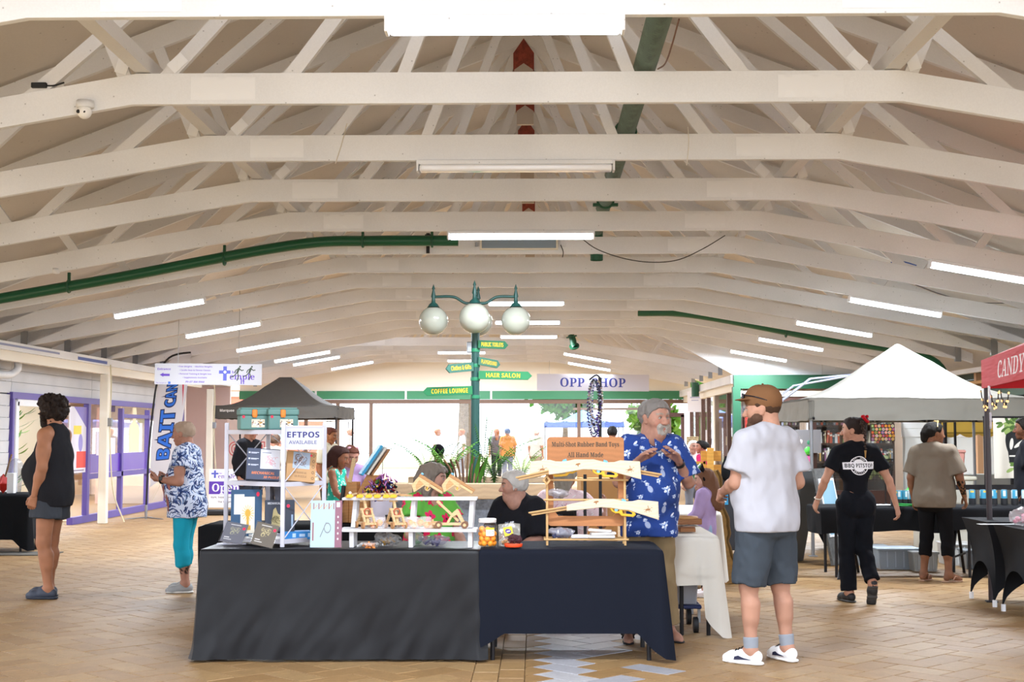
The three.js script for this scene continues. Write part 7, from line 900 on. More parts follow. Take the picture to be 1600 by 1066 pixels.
// ---------- right hand stalls ----------
{
  const A = (x0, x1, z, d, label, lc) => { foldTable(label, x0, x1, -z, -z - d, .74, .15); };
  A(3.02, 4.72, 14.65, .72, 'folding table behind the woman walking away, black cloth and angled legs'); A(4.76, 6.6, 14.65, .72, 'folding table right of the post, holding the spaced out blue cans');
  solo('tablecloth', 'black cloth on the folding table between the two walking women', 'tablecloth', drape(.87, .37, .745, (x, z, dc) => .27 + .06 * noise(x * 3, 0, z), (x, z, k) => k * .02 * noise(x * 6, k, z * 6), 160, 16), blackM, [3.87, 0, -15.01]);
  solo('tablecloth', 'black cloth with a pale edge line on the table of blue cans at the right', 'tablecloth', drape(.93, .37, .745, () => .36, (x, z, k) => k * .015 * noise(x * 5, k, z * 6), 160, 16), blackM, [5.69, 0, -15.01]);
  for (const x of [3.3, 4.45]) { const t = thing('trestle_leg', x < 4 ? 'dark splayed trestle leg behind the walking woman' : 'dark splayed trestle leg beside the leggings woman', 'leg frame', [x, 0, -14.75]); part('tube', [rod([-.16, 0, .25], [.05, .7, -.1], .016), rod([.22, 0, -.5], [.02, .7, -.1], .016), rod([-.1, .22, .15], [.2, .22, -.4], .012)], dkmetal, t); }
  // cans
  const cn = canvas(128, 128, (g) => { g.fillStyle = '#3fa0c4'; g.fillRect(0, 0, 128, 128); g.fillStyle = '#2b7fa6'; g.fillRect(0, 84, 128, 30); g.fillStyle = '#e9c45a'; g.fillRect(10, 30, 26, 18); g.fillStyle = '#d9eef5'; g.fillRect(56, 20, 24, 50); g.fillRect(100, 30, 18, 30); }), canM = M('#ffffff', .35, { map: cn, metalness: .2 });
  const can0 = thing('drink_can', '', 'can'); part('body', lathe([[.028, .004], [.033, .012], [.033, .15], [.027, .162]], 20), canM, can0, null, true); part('can_top', put(new THREE.CylinderGeometry(.027, .027, .006, 20), 0, .161, 0), steel, can0); const hold = part('cooler_sleeve', lathe([[.035, 0], [.037, .003], [.037, .07], [.034, .07]], 20), black, can0);
  const spots = [[1397, 'first'], [1405, 'second'], [1413, 'third'], [1421, 'fourth'], [1429, 'fifth'], [1437, 'sixth']].map(([px, n]) => [at(px, 780, 14.75), n + ' can from the left in the tight row of blue cans']).concat([[1485, 'nearest the brown shirt'], [1519, 'just left of the candy post'], [1536, 'just right of the candy post'], [1553, 'second right of the candy post'], [1569, 'third right of the candy post'], [1585, 'fourth right of the candy post'], [1601, 'at the picture edge']].map(([px, n]) => [at(px, 780, 14.95), 'blue can with black sleeve, ' + n]));
  spots.forEach(([p, l], i) => { p.y = .752; if (i) copyOf(can0, p, i * .7, l, i < 6 ? 'tight row of blue cans' : 'spaced out blue cans'); else { can0.position.copy(p); can0.userData.label = l; can0.userData.group = 'tight row of blue cans'; } });
  { const p = at(1400, 788, 14.8); p.y = .752; const t = thing('cable_coil', 'green coiled cord lying in front of the tight can row', 'cord', at(1418, 788, 14.7).setY(.752)); part('coil', [.12, .1, .13].map((r, i) => put(new THREE.TorusGeometry(r, .006, 6, 28), i * .02, .008 + i * .008, 0, Math.PI / 2)), M('#2c9a4a', .5), t); solo('paper_sheet', 'white paper lying on the black cloth left of the cans', 'paper', rb(.3, .004, .2, .001, 0, .004, 0, 0, .2, 0), white, at(1372, 788, 14.85).setY(.752)); solo('green_ribbon', 'bright green ribbon bundle behind the brown shirted woman', 'ribbon', net((x, y, z) => Math.hypot(x / .07, (y - .09) / .1, z / .06) * .06 - .06 + .03 * noise(x * 30, y * 30, z * 30), [[-.13, -.03, -.12], [.13, .26, .12]], .009), M('#2cc43a', .6), at(1425, 765, 15.1).setY(.76)); }
  // plastic crates under the tables
  const crate = (label, px, py, w, h, d, c, lid) => { const p = onY(px, py), t = thing('plastic_crate', label, 'crate', [p.x, 0, p.z - d / 2]); part('tub', ext([[-w * .44, 0], [w * .44, 0], [w / 2, h], [-w / 2, h]], d, .01), M(c, .35, { transmission: .35, thickness: 0 }), t); part('rim', rb(w + .04, .025, d + .04, .01, 0, h, 0), M(lid, .4), t); part('rib', [-.3, -.1, .1, .3].map((k) => bx(.012, h * .8, .01, w * k, h * .5, d / 2 + .004)), M(c, .4), t); };
  crate('grey-blue crate under the table, left one behind the dark trestle leg', 1367, 884, .4, .2, .45, '#a9b3bb', '#8f9aa3'); crate('clear blue-grey crate under the middle of the black table', 1406, 890, .46, .22, .4, '#b3bfca', '#9aa6b0'); crate('clear crate just left of the leggings woman', 1447, 893, .26, .2, .35, '#c3c6c4', '#a7acad'); crate('pale crate with a blue mark right of the leggings woman', 1503, 884, .32, .24, .4, '#d9dad8', '#c9cac8'); crate('ribbed grey crate beside the candy post', 1527, 890, .22, .2, .3, '#7f878d', '#6f777d');
  // stacked storage boxes and pink bin behind
  { const p = at(1507, 780, 16.4), t = thing('storage_tub', 'large cream storage tub with lid behind the brown shirted woman', 'tub', [p.x, 0, -17.3]); part('tub', rb(.62, .62, .45, .03, 0, .33, 0), M('#d8d6c9', .4), t); part('tub_upper', rb(.66, .3, .48, .03, 0, .8, 0), M('#dedccf', .35, { transmission: .3, thickness: 0 }), t); part('lid', rb(.72, .05, .52, .02, 0, .97, 0), M('#d8d6c4', .4), t); const q = thing('pink_bin', 'dusty pink bin on the cream storage tub', 'bin', [p.x - .02, .997, -17.3]); part('bin', ext([[-.22, 0], [.22, 0], [.25, .3], [-.25, .3]], .36, .02), M('#d7988c', .5), q); part('rim', rb(.54, .03, .4, .012, 0, .3, 0), M('#d7988c', .5), q); const w = thing('dark_jar', 'small brown jar on the cream tub beside the pink bin', 'jar', [p.x - .3, .997, -17.2]); part('jar', lathe([[0, 0], [.05, 0], [.055, .08], [.04, .11], [0, .11]], 16), M('#5a3426', .4), w); part('lid', lathe([[0, .13], [.042, .13], [.042, .108]], 16), black, w); }
  // apron towel hanging, yellow awning, rails
  { const p = at(1583, 700, 16.5), t = thing('printed_cloth', 'white hanging tea towel printed with green leaves and a black jar', 'towel', p); const tx = canvas(256, 460, (g) => { g.fillStyle = '#ddd6c8'; g.fillRect(0, 0, 256, 460); seed = 71; const lf = (x, y, a, l) => { g.save(); g.translate(x, y); g.rotate(a); g.fillStyle = ['#5f7f3a', '#7a9a4e', '#48662f', '#94ab63'][R() * 4 | 0]; g.beginPath(); g.ellipse(0, -l / 2, l * .22, l / 2, 0, 0, 7); g.fill(); g.restore(); }; for (let i = 0; i < 60; i++) { const k = i / 60; lf(60 + 130 * Math.sin(k * 2.6), 40 + k * 350, R() * 6, 40 + R() * 26); } for (let i = 0; i < 34; i++) lf(90 + R() * 110, 20 + R() * 90, R() * 6, 46); g.fillStyle = '#1f2022'; g.beginPath(); g.moveTo(84, 130); g.quadraticCurveTo(70, 190, 96, 260); g.lineTo(104, 340); g.lineTo(190, 340); g.lineTo(206, 250); g.quadraticCurveTo(220, 180, 200, 126); g.quadraticCurveTo(140, 80, 84, 130); g.fill(); g.fillStyle = '#d9d6cc'; for (const [x, r] of [[120, -.4], [168, .3]]) { g.save(); g.translate(x, 200); g.rotate(r + .5); g.beginPath(); g.ellipse(0, 0, 12, 44, 0, 0, 7); g.fill(); g.restore(); } g.fillRect(104, 286, 84, 12); }); part('towel', thick(12, 12, (u, v) => [(u - .5) * .46, (v - .5) * .72, .02 * Math.sin(u * 11) * (1.2 - v)], .004), M('#ffffff', .9, { map: tx, side: THREE.DoubleSide }), t, null, true); part('rail', rod([-.35, .365, 0], [.6, .365, 0], .012), dkmetal, t); part('upright', [rod([-.33, -p.y, 0], [-.33, .365, 0], .018), rod([.58, -p.y, 0], [.58, .365, 0], .018)], dkmetal, t); part('shelf_rail', [bar([-.7, -.47, -.1], [1, -.47, -.1], .04, .06)], dkmetal, t); }
  { const p = at(1528, 660, 21), t = thing('yellow_awning', 'yellow scalloped awning of a kiosk behind the white gazebo', 'awning', p); const S = []; for (let i = 0; i <= 24; i++) S.push([-.55 + i * .046, -.18 - .05 * Math.abs(Math.sin(i * .5236 * 1))]); part('valance', ext([[-.55, .06], ...S, [.554, .06]].reverse(), .01), M('#d9b44e', .8), t); part('roof', bx(1.12, .02, .9, 0, .2, -.42, .35), M('#e0bf62', .8), t); part('post', [rod([-.5, .05, 0], [-.5, -p.y, 0], .03), rod([.5, .05, 0], [.5, -p.y, 0], .03), rod([-.35, .05, .0], [-.35, -p.y, 0.03], .02)], dkmetal, t); part('counter', bx(1.1, .9, .5, 0, -p.y + .45, -.4), M('#b9bdbb', .6), t); part('valance_edge', bx(1.1, .02, .014, 0, -.16, .002), M('#9c7e2e', .8), t); }
  // stretch-covered table and sandwich board left of the walking woman
  { const p = onY(1268, 866), o = sheet(120, 24, (u, v) => { const a = u * 4, i = a | 0, f = a - i, hw = .42, hd = .35, c = [[-hw + 2 * hw * f, hd], [hw, hd - 2 * hd * f], [hw - 2 * hw * f, -hd], [-hw, -hd + 2 * hd * f]][i % 4]; const e = Math.abs(f - .5) * 2, w = 1 - .14 * Math.sin(v * Math.PI); return v < .1 ? [c[0] * v * 10, .745, c[1] * v * 10] : [c[0] * (1 - .12 * (1 - e * e) * (v - .1)), .745 - (v - .1) / .9 * (.745 - .02 - .42 * Math.max(0, 1 - e * e * 1.3) * 1), c[1] * (1 - .12 * (1 - e * e) * (v - .1))]; }); const t = solo('stretch_table', 'table in a tight black stretch cover beside the left gazebo leg', 'table', o, spandex, [3.5, 0, -18.3]); part('foot', [[-1, 1], [1, 1], [1, -1], [-1, -1]].map(([x, z]) => rod([x * .41, 0, z * .34], [x * .41, .05, z * .34], .02)), steel, t);
    const b = onY(1300, 882), s = thing('sandwich_board', 'grey A-frame menu board with a pale blue poster leaning behind the walking woman', 'sign', [b.x, 0, b.z], .95); part('front_panel', bx(.5, 1.12, .03, 0, .56, .0, -.2), M('#6f7274', .6, { map: rep(T.stone, .2) }), s); part('back_panel', bx(.5, 1.1, .03, 0, .54, -.38, .2), M('#55585a', .6), s); const f = printed('poster', .42, .68, .012, canvas(128, 208, (g) => { g.fillStyle = '#8fb9cf'; g.fillRect(0, 0, 128, 208); g.strokeStyle = '#f4f4f2'; g.lineWidth = 8; g.strokeRect(4, 4, 120, 200); g.fillStyle = '#d8a98a'; for (let i = 0; i < 9; i++) { g.beginPath(); g.ellipse(30 + (i % 3) * 26, 110 + (i / 3 | 0) * 28, 12, 10, i, 0, 7); g.fill(); } }), white, s, 0, .66, -.0, -.2); f.position.z = .003;
    const pt = at(1254, 768, 18.2), pp = thing('potted_herb', 'small square pot of green herbs on the stretch-covered table', 'pot plant', [3.42, .747, -18.2]); part('pot', rb(.15, .17, .15, .01, 0, .085, 0), M('#bdbcb6', .6), pp); seed = 44; part('foliage', [...Array(60)].map(() => sheet(1, 2, (u, v) => [(u - .5) * .03 * (1 - v * .5), v * .07, 0]).rotateX(R() * 2 - 1).rotateY(R() * 6).translate(rr(-.07, .07), .16 + R() * .05, rr(-.07, .07))), leafM[1], pp);
    const gl = thing('garland_ball', 'bunch of green and white novelty toys hanging on the shop window', 'toy bunch', [at(1293, 710, 28).x, at(1293, 710, 28).y, -29.98]); seed = 23; for (let i = 0; i < 9; i++) part('toy', sph(.1, rr(-.22, .22), rr(-.3, .25), rr(-.05, .05), 1, 1, .7, 10), M(['#4fd04a', '#e8e8ec', '#2f7f5a', '#c9e66a', '#e8e8ec', '#7a8a92'][i % 6], .4), gl); part('cord', rod([0, .2, 0], [0, 1.0, 0], .01), white, gl);
    const gy = thing('pale_wall_card', 'grey card panel hanging in the book shop window', 'panel', [at(1262, 690, 29.8).x, at(1262, 690, 29.8).y, -29.9]); part('panel', rb(.62, .5, .02, .005, 0, 0, 0), M('#7c7c80', .7), gy); part('pink_note', rb(.22, .12, .01, .002, .02, -.38, 0), M('#ea5aa6', .6), gy); part('cord', rod([0, .25, 0], [0, .95, -.01], .006), white, gy);
  }
}
// ---------- candy stall ----------
{
  const c0 = V(4.07, 0, -12.62), c1 = V(3.6, 0, -9.9), dir = c1.clone().sub(c0), L = dir.length(), yaw = Math.atan2(-dir.z, dir.x), t = thing('candy_stall', 'red topped candy stall frame with white lettering and fairy lights at the right edge', 'stall', c0, yaw); // local +x runs towards the camera along the banner
  const yt = at(1527, 563, 12.6).y, yb = at(1527, 607, 12.6).y, H = yt - yb, red = tentM('#c2202c');
  const tx = canvas(1024, 170, (g) => { g.fillStyle = '#c01f2b'; g.fillRect(0, 0, 1024, 170); g.fillStyle = '#e9dcdc'; g.font = 'bold italic 130px serif'; g.fillText('CANDY', 330, 132, 660); });
  printed('banner', L, H, .02, M('#ffffff', .7, { map: tx, bumpMap: rep(T.fold, .7), bumpScale: .01 }), red, t, L / 2, (yt + yb) / 2, .0, 0, 0, 0, 'red banner lettered CANDY');
  part('banner_return', bx(.02, H, 2, -.0, (yt + yb) / 2, -1), red, t); part('canopy', [bx(L, .02, 1.0, L / 2, yt + .2, -.5, .4), bx(L, .02, 1.0, L / 2, yt + .2, -1.45, -.4)], red, t);
  for (const [x, z] of [[.02, -.03], [L - .02, -.03], [.02, -1.95], [L - .02, -1.95]]) part('post', rod([x, 0, z], [x, yt, z], .026, .026, 8), M('#2e2226', .4), t);
  for (const [x, z] of [[.02, -.03], [.02, -1.95]]) part('foot_plate', rb(.1, .012, .1, .003, x, .006, z), dkmetal, t);
  const w = []; for (let i = 0; i <= 30; i++) { const k = i / 30; w.push([.1 + k * 1.5, yb - .02 - .14 * Math.abs(Math.sin(k * 9)) - .03 * (i & 1), .03]); } part('fairy_wire', tube(w, .005, 5, 90), dkmetal, t); const bulb = new THREE.MeshStandardMaterial({ color: '#ffe2b0', emissive: '#ffb45a', emissiveIntensity: 1.2 }); w.forEach((p, i) => part('fairy_light', sph(.008, p[0], p[1] - .012, p[2], 1, 1.3, 1, 8), bulb, t));
  for (const x of [.72]) part('clear_hanger', [rb(.07, .2, .012, .004, x, yb - .1, .05), rb(.06, .14, .012, .004, x + .04, yb - .3, .05)], M('#e9e4ec', .1, { transmission: .7, thickness: 0 }), t);
  const st = (label, x, z, w2, d2) => { const g = sheet(160, 30, (u, v) => { const a = u * 4, i = Math.min(3, a | 0), f = a - i, c = [[-w2 + 2 * w2 * f, d2], [w2, d2 - 2 * d2 * f], [w2 - 2 * w2 * f, -d2], [-w2, -d2 + 2 * d2 * f]][i], e = Math.abs(f - .5) * 2; if (v < .1) return [c[0] * v * 10, .74, c[1] * v * 10]; const k = (v - .1) / .9, pin = .2 * Math.sin(k * 2.2) * (1 - k * .4); const bot = .03 + .34 * Math.pow(Math.max(0, 1 - Math.pow(e, 2.2)), .6); return [c[0] * (1 - pin * .6), .74 - k * (.74 - bot), c[1] * (1 - pin)]; }); const o = solo('stretch_table', label, 'table', mergeVertices((g.deleteAttribute('normal'), g.deleteAttribute('uv'), g), 1e-4), spandex, [x, 0, z]); o.geometry.computeVertexNormals(); part('foot', [[-1, 1], [1, 1], [1, -1], [-1, -1]].map(([a, b]) => rod([a * w2 * .93, 0, b * d2 * .9], [a * w2 * .93, .06, b * d2 * .9], .02)), M('#e4e4e6', .4), o); return o; };
  st('rear table in a tight black stretch cover under the candy stall', 4.86, -12.55, .92, .36); st('front table in a tight black stretch cover at the right edge', 4.82, -11.6, .9, .38);
  const cb = at(1597, 815, 11.7).setY(.745), cd = thing('candy_bag', 'pink candy in a clear bag on the front stretch-covered table', 'bag', cb); part('candy', [...Array(14)].map(() => sph(.022, rr(-.06, .06), rr(.02, .09), rr(-.04, .04), 1, .8, 1, 8)), M('#e58aa4', .5), cd); part('plastic', net((x, y, z) => (Math.hypot(x / .1, (y - .06) / .08, z / .08) - 1) * .07 + .012 * noise(x * 40, y * 40, z * 40), [[-.16, -.03, -.13], [.16, .2, .13]], .007).translate(0, .006, 0), M('#ffffff', .1, { transmission: .8, thickness: 0 }), cd, null, true); solo('paper_sheet', 'white paper strip at the edge of the front stretch-covered table', 'paper', rb(.34, .003, .1, .001, 0, .004, 0, 0, .05, 0), white, at(1560, 817, 11.8).setY(.743));
}
// ---------- left edge: black clothed table, plant in the doorway, posters ----------
{
  foldTable('table at the left edge under a black cloth, clear vase on it', -7.4, -6.5, -17.6, -18.3, .74); solo('tablecloth', 'black cloth with a long corner on the table at the left edge', 'tablecloth', drape(.46, .37, .745, (x, z, dc) => .58 + .14 * Math.max(0, 1 - dc / .2), (x, z, k, dc) => k * (.03 * noise(x * 7, k, z * 7) + .1 * Math.max(0, 1 - dc / .2)), 160, 24), blackM, [-6.95, 0, -17.95]);
  solo('floor_mat', 'dark mat on the floor beside the left edge table', 'mat', rb(1.3, .012, .5, .005, 0, .006, 0), M('#57534c', .9), [-6.7, .001, -17.4]);
  const v = at(24, 755, 17.9).setY(.75), t = thing('clear_vase', 'tall clear glass dome vase at the left edge', 'vase', v); part('glass', lathe([[.0, .01], [.07, .01], [.08, .1], [.1, .28], [.09, .38], [.05, .44], [0, .45]], 24), M('#e4e6ea', .05, { transmission: .85, thickness: 0 }), t); const u = at(5, 760, 17.85).setY(.75), r = thing('red_gift', 'red folded gift shape beside the vase at the left edge', 'gift', u); part('paper', new THREE.OctahedronGeometry(.13, 0).scale(.9, 1, .8).translate(0, .12, 0), M('#d02c1f', .5), r); part('stick', rod([.02, .2, 0], [.1, .5, 0], .012), wood('#8a6a4a', .3), r); solo('white_candle', 'white square block standing right of the vase', 'block', rb(.09, .26, .09, .006, 0, .13, 0), white, at(18, 760, 17.75).setY(.75));
  // bamboo plant in the doorway
  const pb = at(40, 780, 20.9), bp = thing('bamboo_plant', 'tall green bamboo plant in the open doorway behind the singlet man', 'plant', [-8.25, 0, -21.3]); seed = 52; part('pot', lathe([[0, 0], [.16, 0], [.2, .34], [.18, .34], [.16, .3], [0, .3]], 20), M('#d8d4cc', .5), bp); for (let i = 0; i < 5; i++) { const a = i * 1.3; part('stem', tube([[.05 * Math.cos(a), .3, .05 * Math.sin(a)], [.1 * Math.cos(a), 1, .1 * Math.sin(a)], [.2 * Math.cos(a), 1.85, .2 * Math.sin(a)]], .012, 6), M('#7a8a3c', .6), bp); } for (let i = 0; i < 70; i++) { const a = R() * 6.28, y = .7 + R() * 1.2, r0 = rr(.05, .24), L = rr(.2, .34); part('leaf', sheet(2, 5, (u, w) => [(u - .5) * .06 * Math.sin(w * 2.9 + .1), w * L, -w * w * .12]).rotateX(1.2 + R() * .9).rotateY(a).translate(r0 * Math.sin(a), y, r0 * Math.cos(a)), leafM[[0, 1, 3][i % 3]], bp); }
  const P = (label, px, y, w, h, draw, dx = .012) => { const d = lx(px), o = printed('window_poster', w, h, .008, canvas(256, 384, draw), white, scene, LX + dx, y, -d, 0, Math.PI / 2, 0); return tag(o, label, 'poster'); };
  P('large poster with purple, yellow and red panels on the glass behind the singlet man', 118, 1.42, .85, 1.12, (g) => { g.fillStyle = '#d9d6e2'; g.fillRect(0, 0, 256, 384); g.fillStyle = '#7d70b6'; g.beginPath(); g.moveTo(60, 0); g.lineTo(256, 0); g.lineTo(256, 120); g.fill(); g.fillStyle = '#e8cf4a'; g.fillRect(60, 110, 120, 50); g.fillStyle = '#8f86c4'; g.beginPath(); g.ellipse(170, 210, 34, 52, 0, 0, 7); g.fill(); g.fillStyle = '#dd4638'; g.fillRect(110, 260, 146, 96); g.fillStyle = '#8a7f92'; g.fillRect(40, 366, 190, 8); });
}
// ---------- book shop behind the right glass ----------
{
  const sh = wood('#4a3326', .6); seed = 101; let bookN = 0;
  const book0 = [];
  const shelfU = (x0, x1, z, label) => { const t = thing('book_shelf', label, 'shelf', [(x0 + x1) / 2, 0, z]), w = x1 - x0; for (const s of [-1, 1]) part('side_panel', bx(.04, 2.1, .3, s * w / 2, 1.05, 0), sh, t); for (const y of [.1, .5, .9, 1.3, 1.7, 2.08]) part('shelf_board', bx(w, .04, .3, 0, y, 0), sh, t); part('back', bx(w, 2.1, .02, 0, 1.05, -.16), M('#3b2b22', .8), t); return t; };
  const cols = ['#c9b98f', '#7a8a5a', '#b8583e', '#d9d2c0', '#8c9aa8', '#50443c', '#c7a35e', '#a4b08a', '#dfe3e4', '#946b8a', '#3f5a66'], bg = {};
  const books = (x0, x1, y, z, where, lean) => { let x = x0, i = 0; const cn = { '#c9b98f': 'straw', '#7a8a5a': 'olive', '#b8583e': 'rust red', '#d9d2c0': 'cream', '#8c9aa8': 'grey-blue', '#50443c': 'dark brown', '#c7a35e': 'ochre', '#a4b08a': 'sage', '#dfe3e4': 'white', '#946b8a': 'mauve', '#3f5a66': 'teal' }, nth = (n) => n + (['th', 'st', 'nd', 'rd'][n % 100 > 10 && n % 100 < 14 ? 0 : n % 10] ?? 'th'); while (x < x1) { const w = rr(.025, .06), h = rr(.2, .3), k = [w.toFixed(2), h.toFixed(1)].join(); if (R() < .08) { x += .1; continue; } const c = cols[R() * cols.length | 0], o = thing('book', nth(i + 1) + ' book from the left, ' + cn[c] + ', on ' + where, 'book', [x + w / 2, y, z], 0, 'books on ' + where); o.rotation.z = R() < .25 ? -.14 : 0; part('cover', bx(w - .004, h, .2, 0, h / 2 + (o.rotation.z ? .005 : 0), 0), M(c, .6), o); part('spine_label', bx(w - .008, .04, .003, 0, h * .75, .1005), M('#e9e6dc', .6), o); x += w + (o.rotation.z ? .03 : .003); i++; } };
  shelfU(4.62, 5.85, -31, 'left dark book shelf inside the shop window'); shelfU(6.1, 7.95, -31, 'right dark book shelf inside the shop window behind the fruit poster');
  const nm = ['lowest', 'second', 'third', 'fourth', 'top']; [.9, 1.3, 1.7].forEach((y, i) => { books(4.68, 5.8, y + .022, -30.96, 'the left shop shelf, ' + ['middle', 'upper', 'top'][i] + ' board'); books(6.16, 7.9, y + .022, -30.96, 'the right shop shelf, ' + ['middle', 'upper', 'top'][i] + ' board'); });
  const p = at(1381, 676, 29.9), f = thing('fruit_poster', 'dark poster of colourful fruit stickers hanging in the shop window', 'poster', [p.x, p.y, -30.02]); const w = .58; printed('printed_face', 38 / FL * 29.9, 27 / FL * 29.9, .02, canvas(256, 180, (g) => { g.fillStyle = '#4a3b36'; g.fillRect(0, 0, 256, 180); seed = 8; const cs = ['#e8c53a', '#7fb24a', '#d2562f', '#9b4aa0', '#e8862e', '#e6d8c4', '#f0b0a0', '#c23a3a', '#8a7fd0']; for (let r = 0; r < 5; r++) for (let k = 0; k < 7; k++) { g.fillStyle = cs[(R() * 9) | 0]; g.beginPath(); g.arc(24 + k * 35 + (r & 1) * 8, 22 + r * 34, 15, 0, 7); g.fill(); g.fillStyle = cs[(R() * 9) | 0]; g.beginPath(); g.arc(24 + k * 35 + (r & 1) * 8, 22 + r * 34, 7, 0, 7); g.fill(); } }), black, f, 0, 0, 0); part('cord', rod([0, .18, 0], [0, .75, -.02], .006), white, f);
  const q = thing('shopping_trolley', 'dark wire trolley standing before the shop window', 'trolley', [at(1372, 760, 28.5).x, 0, -28.9]); part('basket', [...Array(9)].map((_, i) => rod([-.3 + i * .075, .55, .3], [-.34 + i * .085, 1.0, .34], .006)).concat([...Array(5)].map((_, i) => rod([-.34, .58 + i * .1, .32], [.34, .58 + i * .1, .32], .006))), dkmetal, q); part('rim', [rod([-.34, 1, .34], [.34, 1, .34], .012), rod([-.34, 1, -.2], [.34, 1, -.2], .012), rod([-.34, 1, .34], [-.34, 1, -.2], .012), rod([.34, 1, .34], [.34, 1, -.2], .012)], dkmetal, q); part('frame', [rod([-.3, .1, .3], [-.3, 1, .3], .014), rod([.3, .1, .3], [.3, 1, .3], .014), rod([-.3, .1, -.2], [-.3, 1, -.2], .014), rod([.3, .1, -.2], [.3, 1, -.2], .014)], dkmetal, q); part('castor', [[-.3, .3], [.3, .3], [-.3, -.2], [.3, -.2]].map(([x, z]) => put(new THREE.CylinderGeometry(.05, .05, .03, 14), x, .05, z, 0, 0, Math.PI / 2)), black, q); part('goods', [...Array(12)].map(() => rb(.14, .1, .14, .02, rr(-.24, .24), rr(.62, 1.05), rr(-.1, .2), R(), R(), R())), M('#7d8a5e', .6), q); part('red_goods', [...Array(4)].map(() => rb(.16, .08, .14, .02, rr(-.2, .2), 1.06, rr(-.1, .2), R() * .4, R(), 0)), M('#b5303a', .6), q);
  // red hose box and glazed bay display
  const r = thing('hose_cabinet', 'red fire hose cabinet on the wall right of the green post', 'cabinet', [4.68, at(1160, 670, 30).y, -29.98]); part('case', rb(.3, .62, .2, .01, 0, 0, 0), M('#c8261c', .45), r); part('door_panel', rb(.26, .56, .012, .004, 0, 0, .1), M('#d42c20', .4), r);
  const dsp = thing('display_cabinet', 'wooden display cabinet with ornaments inside the glazed corner bay', 'cabinet', [5.0, 0, -33.0], -Math.PI / 2); part('back', bx(2.4, 2.2, .04, 0, 1.1, -.2), wood('#a8703c', .7), dsp); for (const y of [.5, 1.0, 1.42, 1.75]) part('shelf_board', bx(2.4, .04, .4, 0, y, 0), wood('#b9803f', .7), dsp); part('plinth', bx(2.4, .5, .4, 0, .25, 0), M('#5b3a2c', .6), dsp); part('white_panel', bx(2.2, .2, .02, 0, 1.3, .2), white, dsp);
  const or = (label, x, y, prof, c) => { const o = thing('ornament', label, 'ornament', [5.0 - .1, y + .02, -33.0 + x]); part('body', lathe(prof, 14), M(c, .5), o); part('base', lathe([[0, 0], [prof[1][0] * 1.2, 0], [prof[1][0] * 1.2, .02], [0, .02]], 14), M(c, .6), o); }; or('dark turned ornament tower on the top shelf of the corner bay', .2, 1.75, [[0, 0], [.07, 0], [.03, .08], [.06, .14], [.025, .2], [.05, .27], [.02, .33], [.03, .4], [0, .5]], '#3a2622'); or('pale green pot on the top shelf of the corner bay', -.2, 1.75, [[0, 0], [.05, 0], [.06, .09], [.05, .12], [0, .12]], '#b9d48a'); or('dark bowl on the middle shelf of the corner bay', .1, 1.42, [[0, 0], [.06, 0], [.13, .1], [.12, .12], [0, .1]], '#3c3a40'); or('brown dish on the low shelf of the corner bay', .3, .5, [[0, 0], [.08, 0], [.16, .1], [.15, .12], [0, .1]], '#6a3f33');
  const dg = thing('dried_grass', 'bundle of dried grasses standing in the corner bay', 'dried flowers', [4.85, .52, -33.1]); seed = 33; part('stem', [...Array(24)].map(() => { const a = rr(-.3, .3); return tube([[0, 0, 0], [a * .12, .22, a * .3], [a * .3, .46, a * .8]], .004, 4); }), M('#cfa877', .8), dg); part('seed_head', [...Array(24)].map(() => sph(.02, rr(-.1, .1), rr(.35, .5), rr(-.22, .22), 1, 1.6, 1, 6)), M('#d9b58a', .8), dg);
  const rs = thing('folded_gazebo_frame', 'grey folded gazebo frame bars angled above the white gazebo', 'frame', [0, 0, 0]); const q1 = (x, y) => at(x, y, 23); part('bar', [rod(q1(1215, 622), q1(1240, 603), .02), rod(q1(1240, 603), q1(1325, 588), .02), rod(q1(1222, 626), q1(1266, 592), .025), rod(q1(1266, 592), q1(1330, 586), .02)], M('#8a8fa0', .4, { metalness: .4 }), rs); part('leg', rod(q1(1222, 626), [q1(1222, 626).x, 0, -23], .02), M('#8a8fa0', .4, { metalness: .4 }), rs);
}
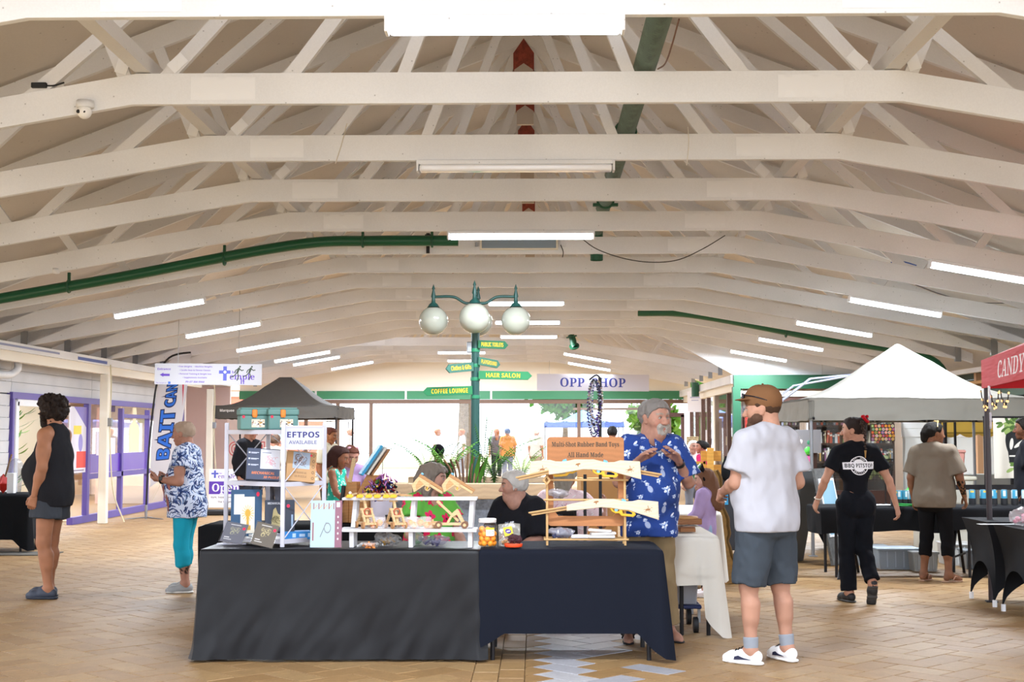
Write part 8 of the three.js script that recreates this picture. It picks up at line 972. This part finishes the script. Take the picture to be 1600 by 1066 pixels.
// ---------- outside: trees, blue tent, white stalls ----------
{
  const tree = (label, x, z, h, r, m, n, sd) => { const t = thing('tree', label, 'tree', [x, 0, z]); seed = sd; part('trunk', [rod([0, 0, 0], [.05, h * .45, 0], .3 * r / 3, .2 * r / 3), rod([.05, h * .43, 0], [r * .3, h * .75, .2], .16 * r / 3, .07), rod([.05, h * .43, 0], [-r * .35, h * .72, -.2], .16 * r / 3, .07), rod([.05, h * .43, 0], [0, h * .85, .3], .14 * r / 3, .06)], M('#9a8c7c', .9, { map: rep(T.stone, .5) }), t);
    const lg = new THREE.BufferGeometry().copy(sheet(1, 2, (u, v) => [(u - .5) * .22 * Math.sin(v * 2.6 + .25), v * .34, 0])), o = new THREE.InstancedMesh(lg, m, n), mt = new THREE.Matrix4(), e = new THREE.Euler(); for (let i = 0; i < n; i++) { const a = R() * 6.28, b = Math.acos(2 * R() - 1), q = Math.cbrt(R()) * r * (.8 + .3 * noise(a * 2, b * 3, sd)); mt.makeRotationFromEuler(e.set(R() * 6, R() * 6, R() * 6)).setPosition(q * Math.sin(b) * Math.cos(a), h * .72 + q * Math.cos(b) * .8, q * Math.sin(b) * Math.sin(a)); o.setMatrixAt(i, mt); } o.name = 'foliage'; o.userData.kind = 'stuff'; o.castShadow = true; t.add(o); };
  tree('large pale trunked tree outside, left of the lamp post', -3.2, -62, 9, 4.2, leafM[3], 3600, 5); tree('bushy green tree outside, right of the lamp post', 1.2, -59, 4.8, 1.6, leafM[1], 2600, 6); tree('leafy young tree outside behind the pineapple shirt man', 3.9, -45.5, 2.7, .9, leafM[3], 1300, 7); tree('broad green tree at the far left outside', -13, -64, 8, 4, leafM[0], 3600, 8); tree('broad green tree far outside at the right', 8, -66, 8, 4, leafM[1], 3000, 9);
  gazebo('blue topped market tent outside the far windows', .3, 3.3, -52, -55, at(860, 668, 52).y, at(860, 660, 52).y, at(860, 640, 52).y, 0, .02, tentM('#5673b8'), steel, [[-1, 1], [1, 1], [-1, -1], [1, -1]]);
  gazebo('white market tent outside at the far left', -10.5, -7.2, -50, -53, 2.0, 2.25, 3.0, 0, .02, tentM('#e9e9ec'), steel, [[-1, 1], [1, 1], [-1, -1], [1, -1]]);
  const wl = thing('pink_building', 'salmon pink building seen through the far left windows', 'building', [-12.5, 0, -58]); part('wall', bx(7, 3.4, .3, 0, 1.7, 0), M('#e8876f', .8), wl); part('roof', bx(7.6, .2, 3, 0, 3.5, -1.2, .2), M('#c9b7aa', .8), wl); for (const x of [-2, 0, 2]) { const f = part('window', bx(1, 1.1, .1, x, 1.8, .16), white, wl); part('pane', bx(.84, .94, .04, x, 1.8, .2), M('#9fb4c4', .1), f); }
  const cp = at(640, 700, 46), sg2 = thing('grey_parasol', 'tilted grey parasol outside, left of the tinsel pot', 'parasol', at(598, 703, 44)); part('canopy', lathe([[0, .12], [.3, .07], [.62, -.02], [.6, -.03], [0, .1]], 20).rotateZ(.2), M('#8fa5ad', .8, { side: THREE.DoubleSide }), sg2); part('pole', rod([0, .1, 0], [0, -at(598, 703, 44).y, 0], .02), steel, sg2);
}
renderer.render(scene, camera);
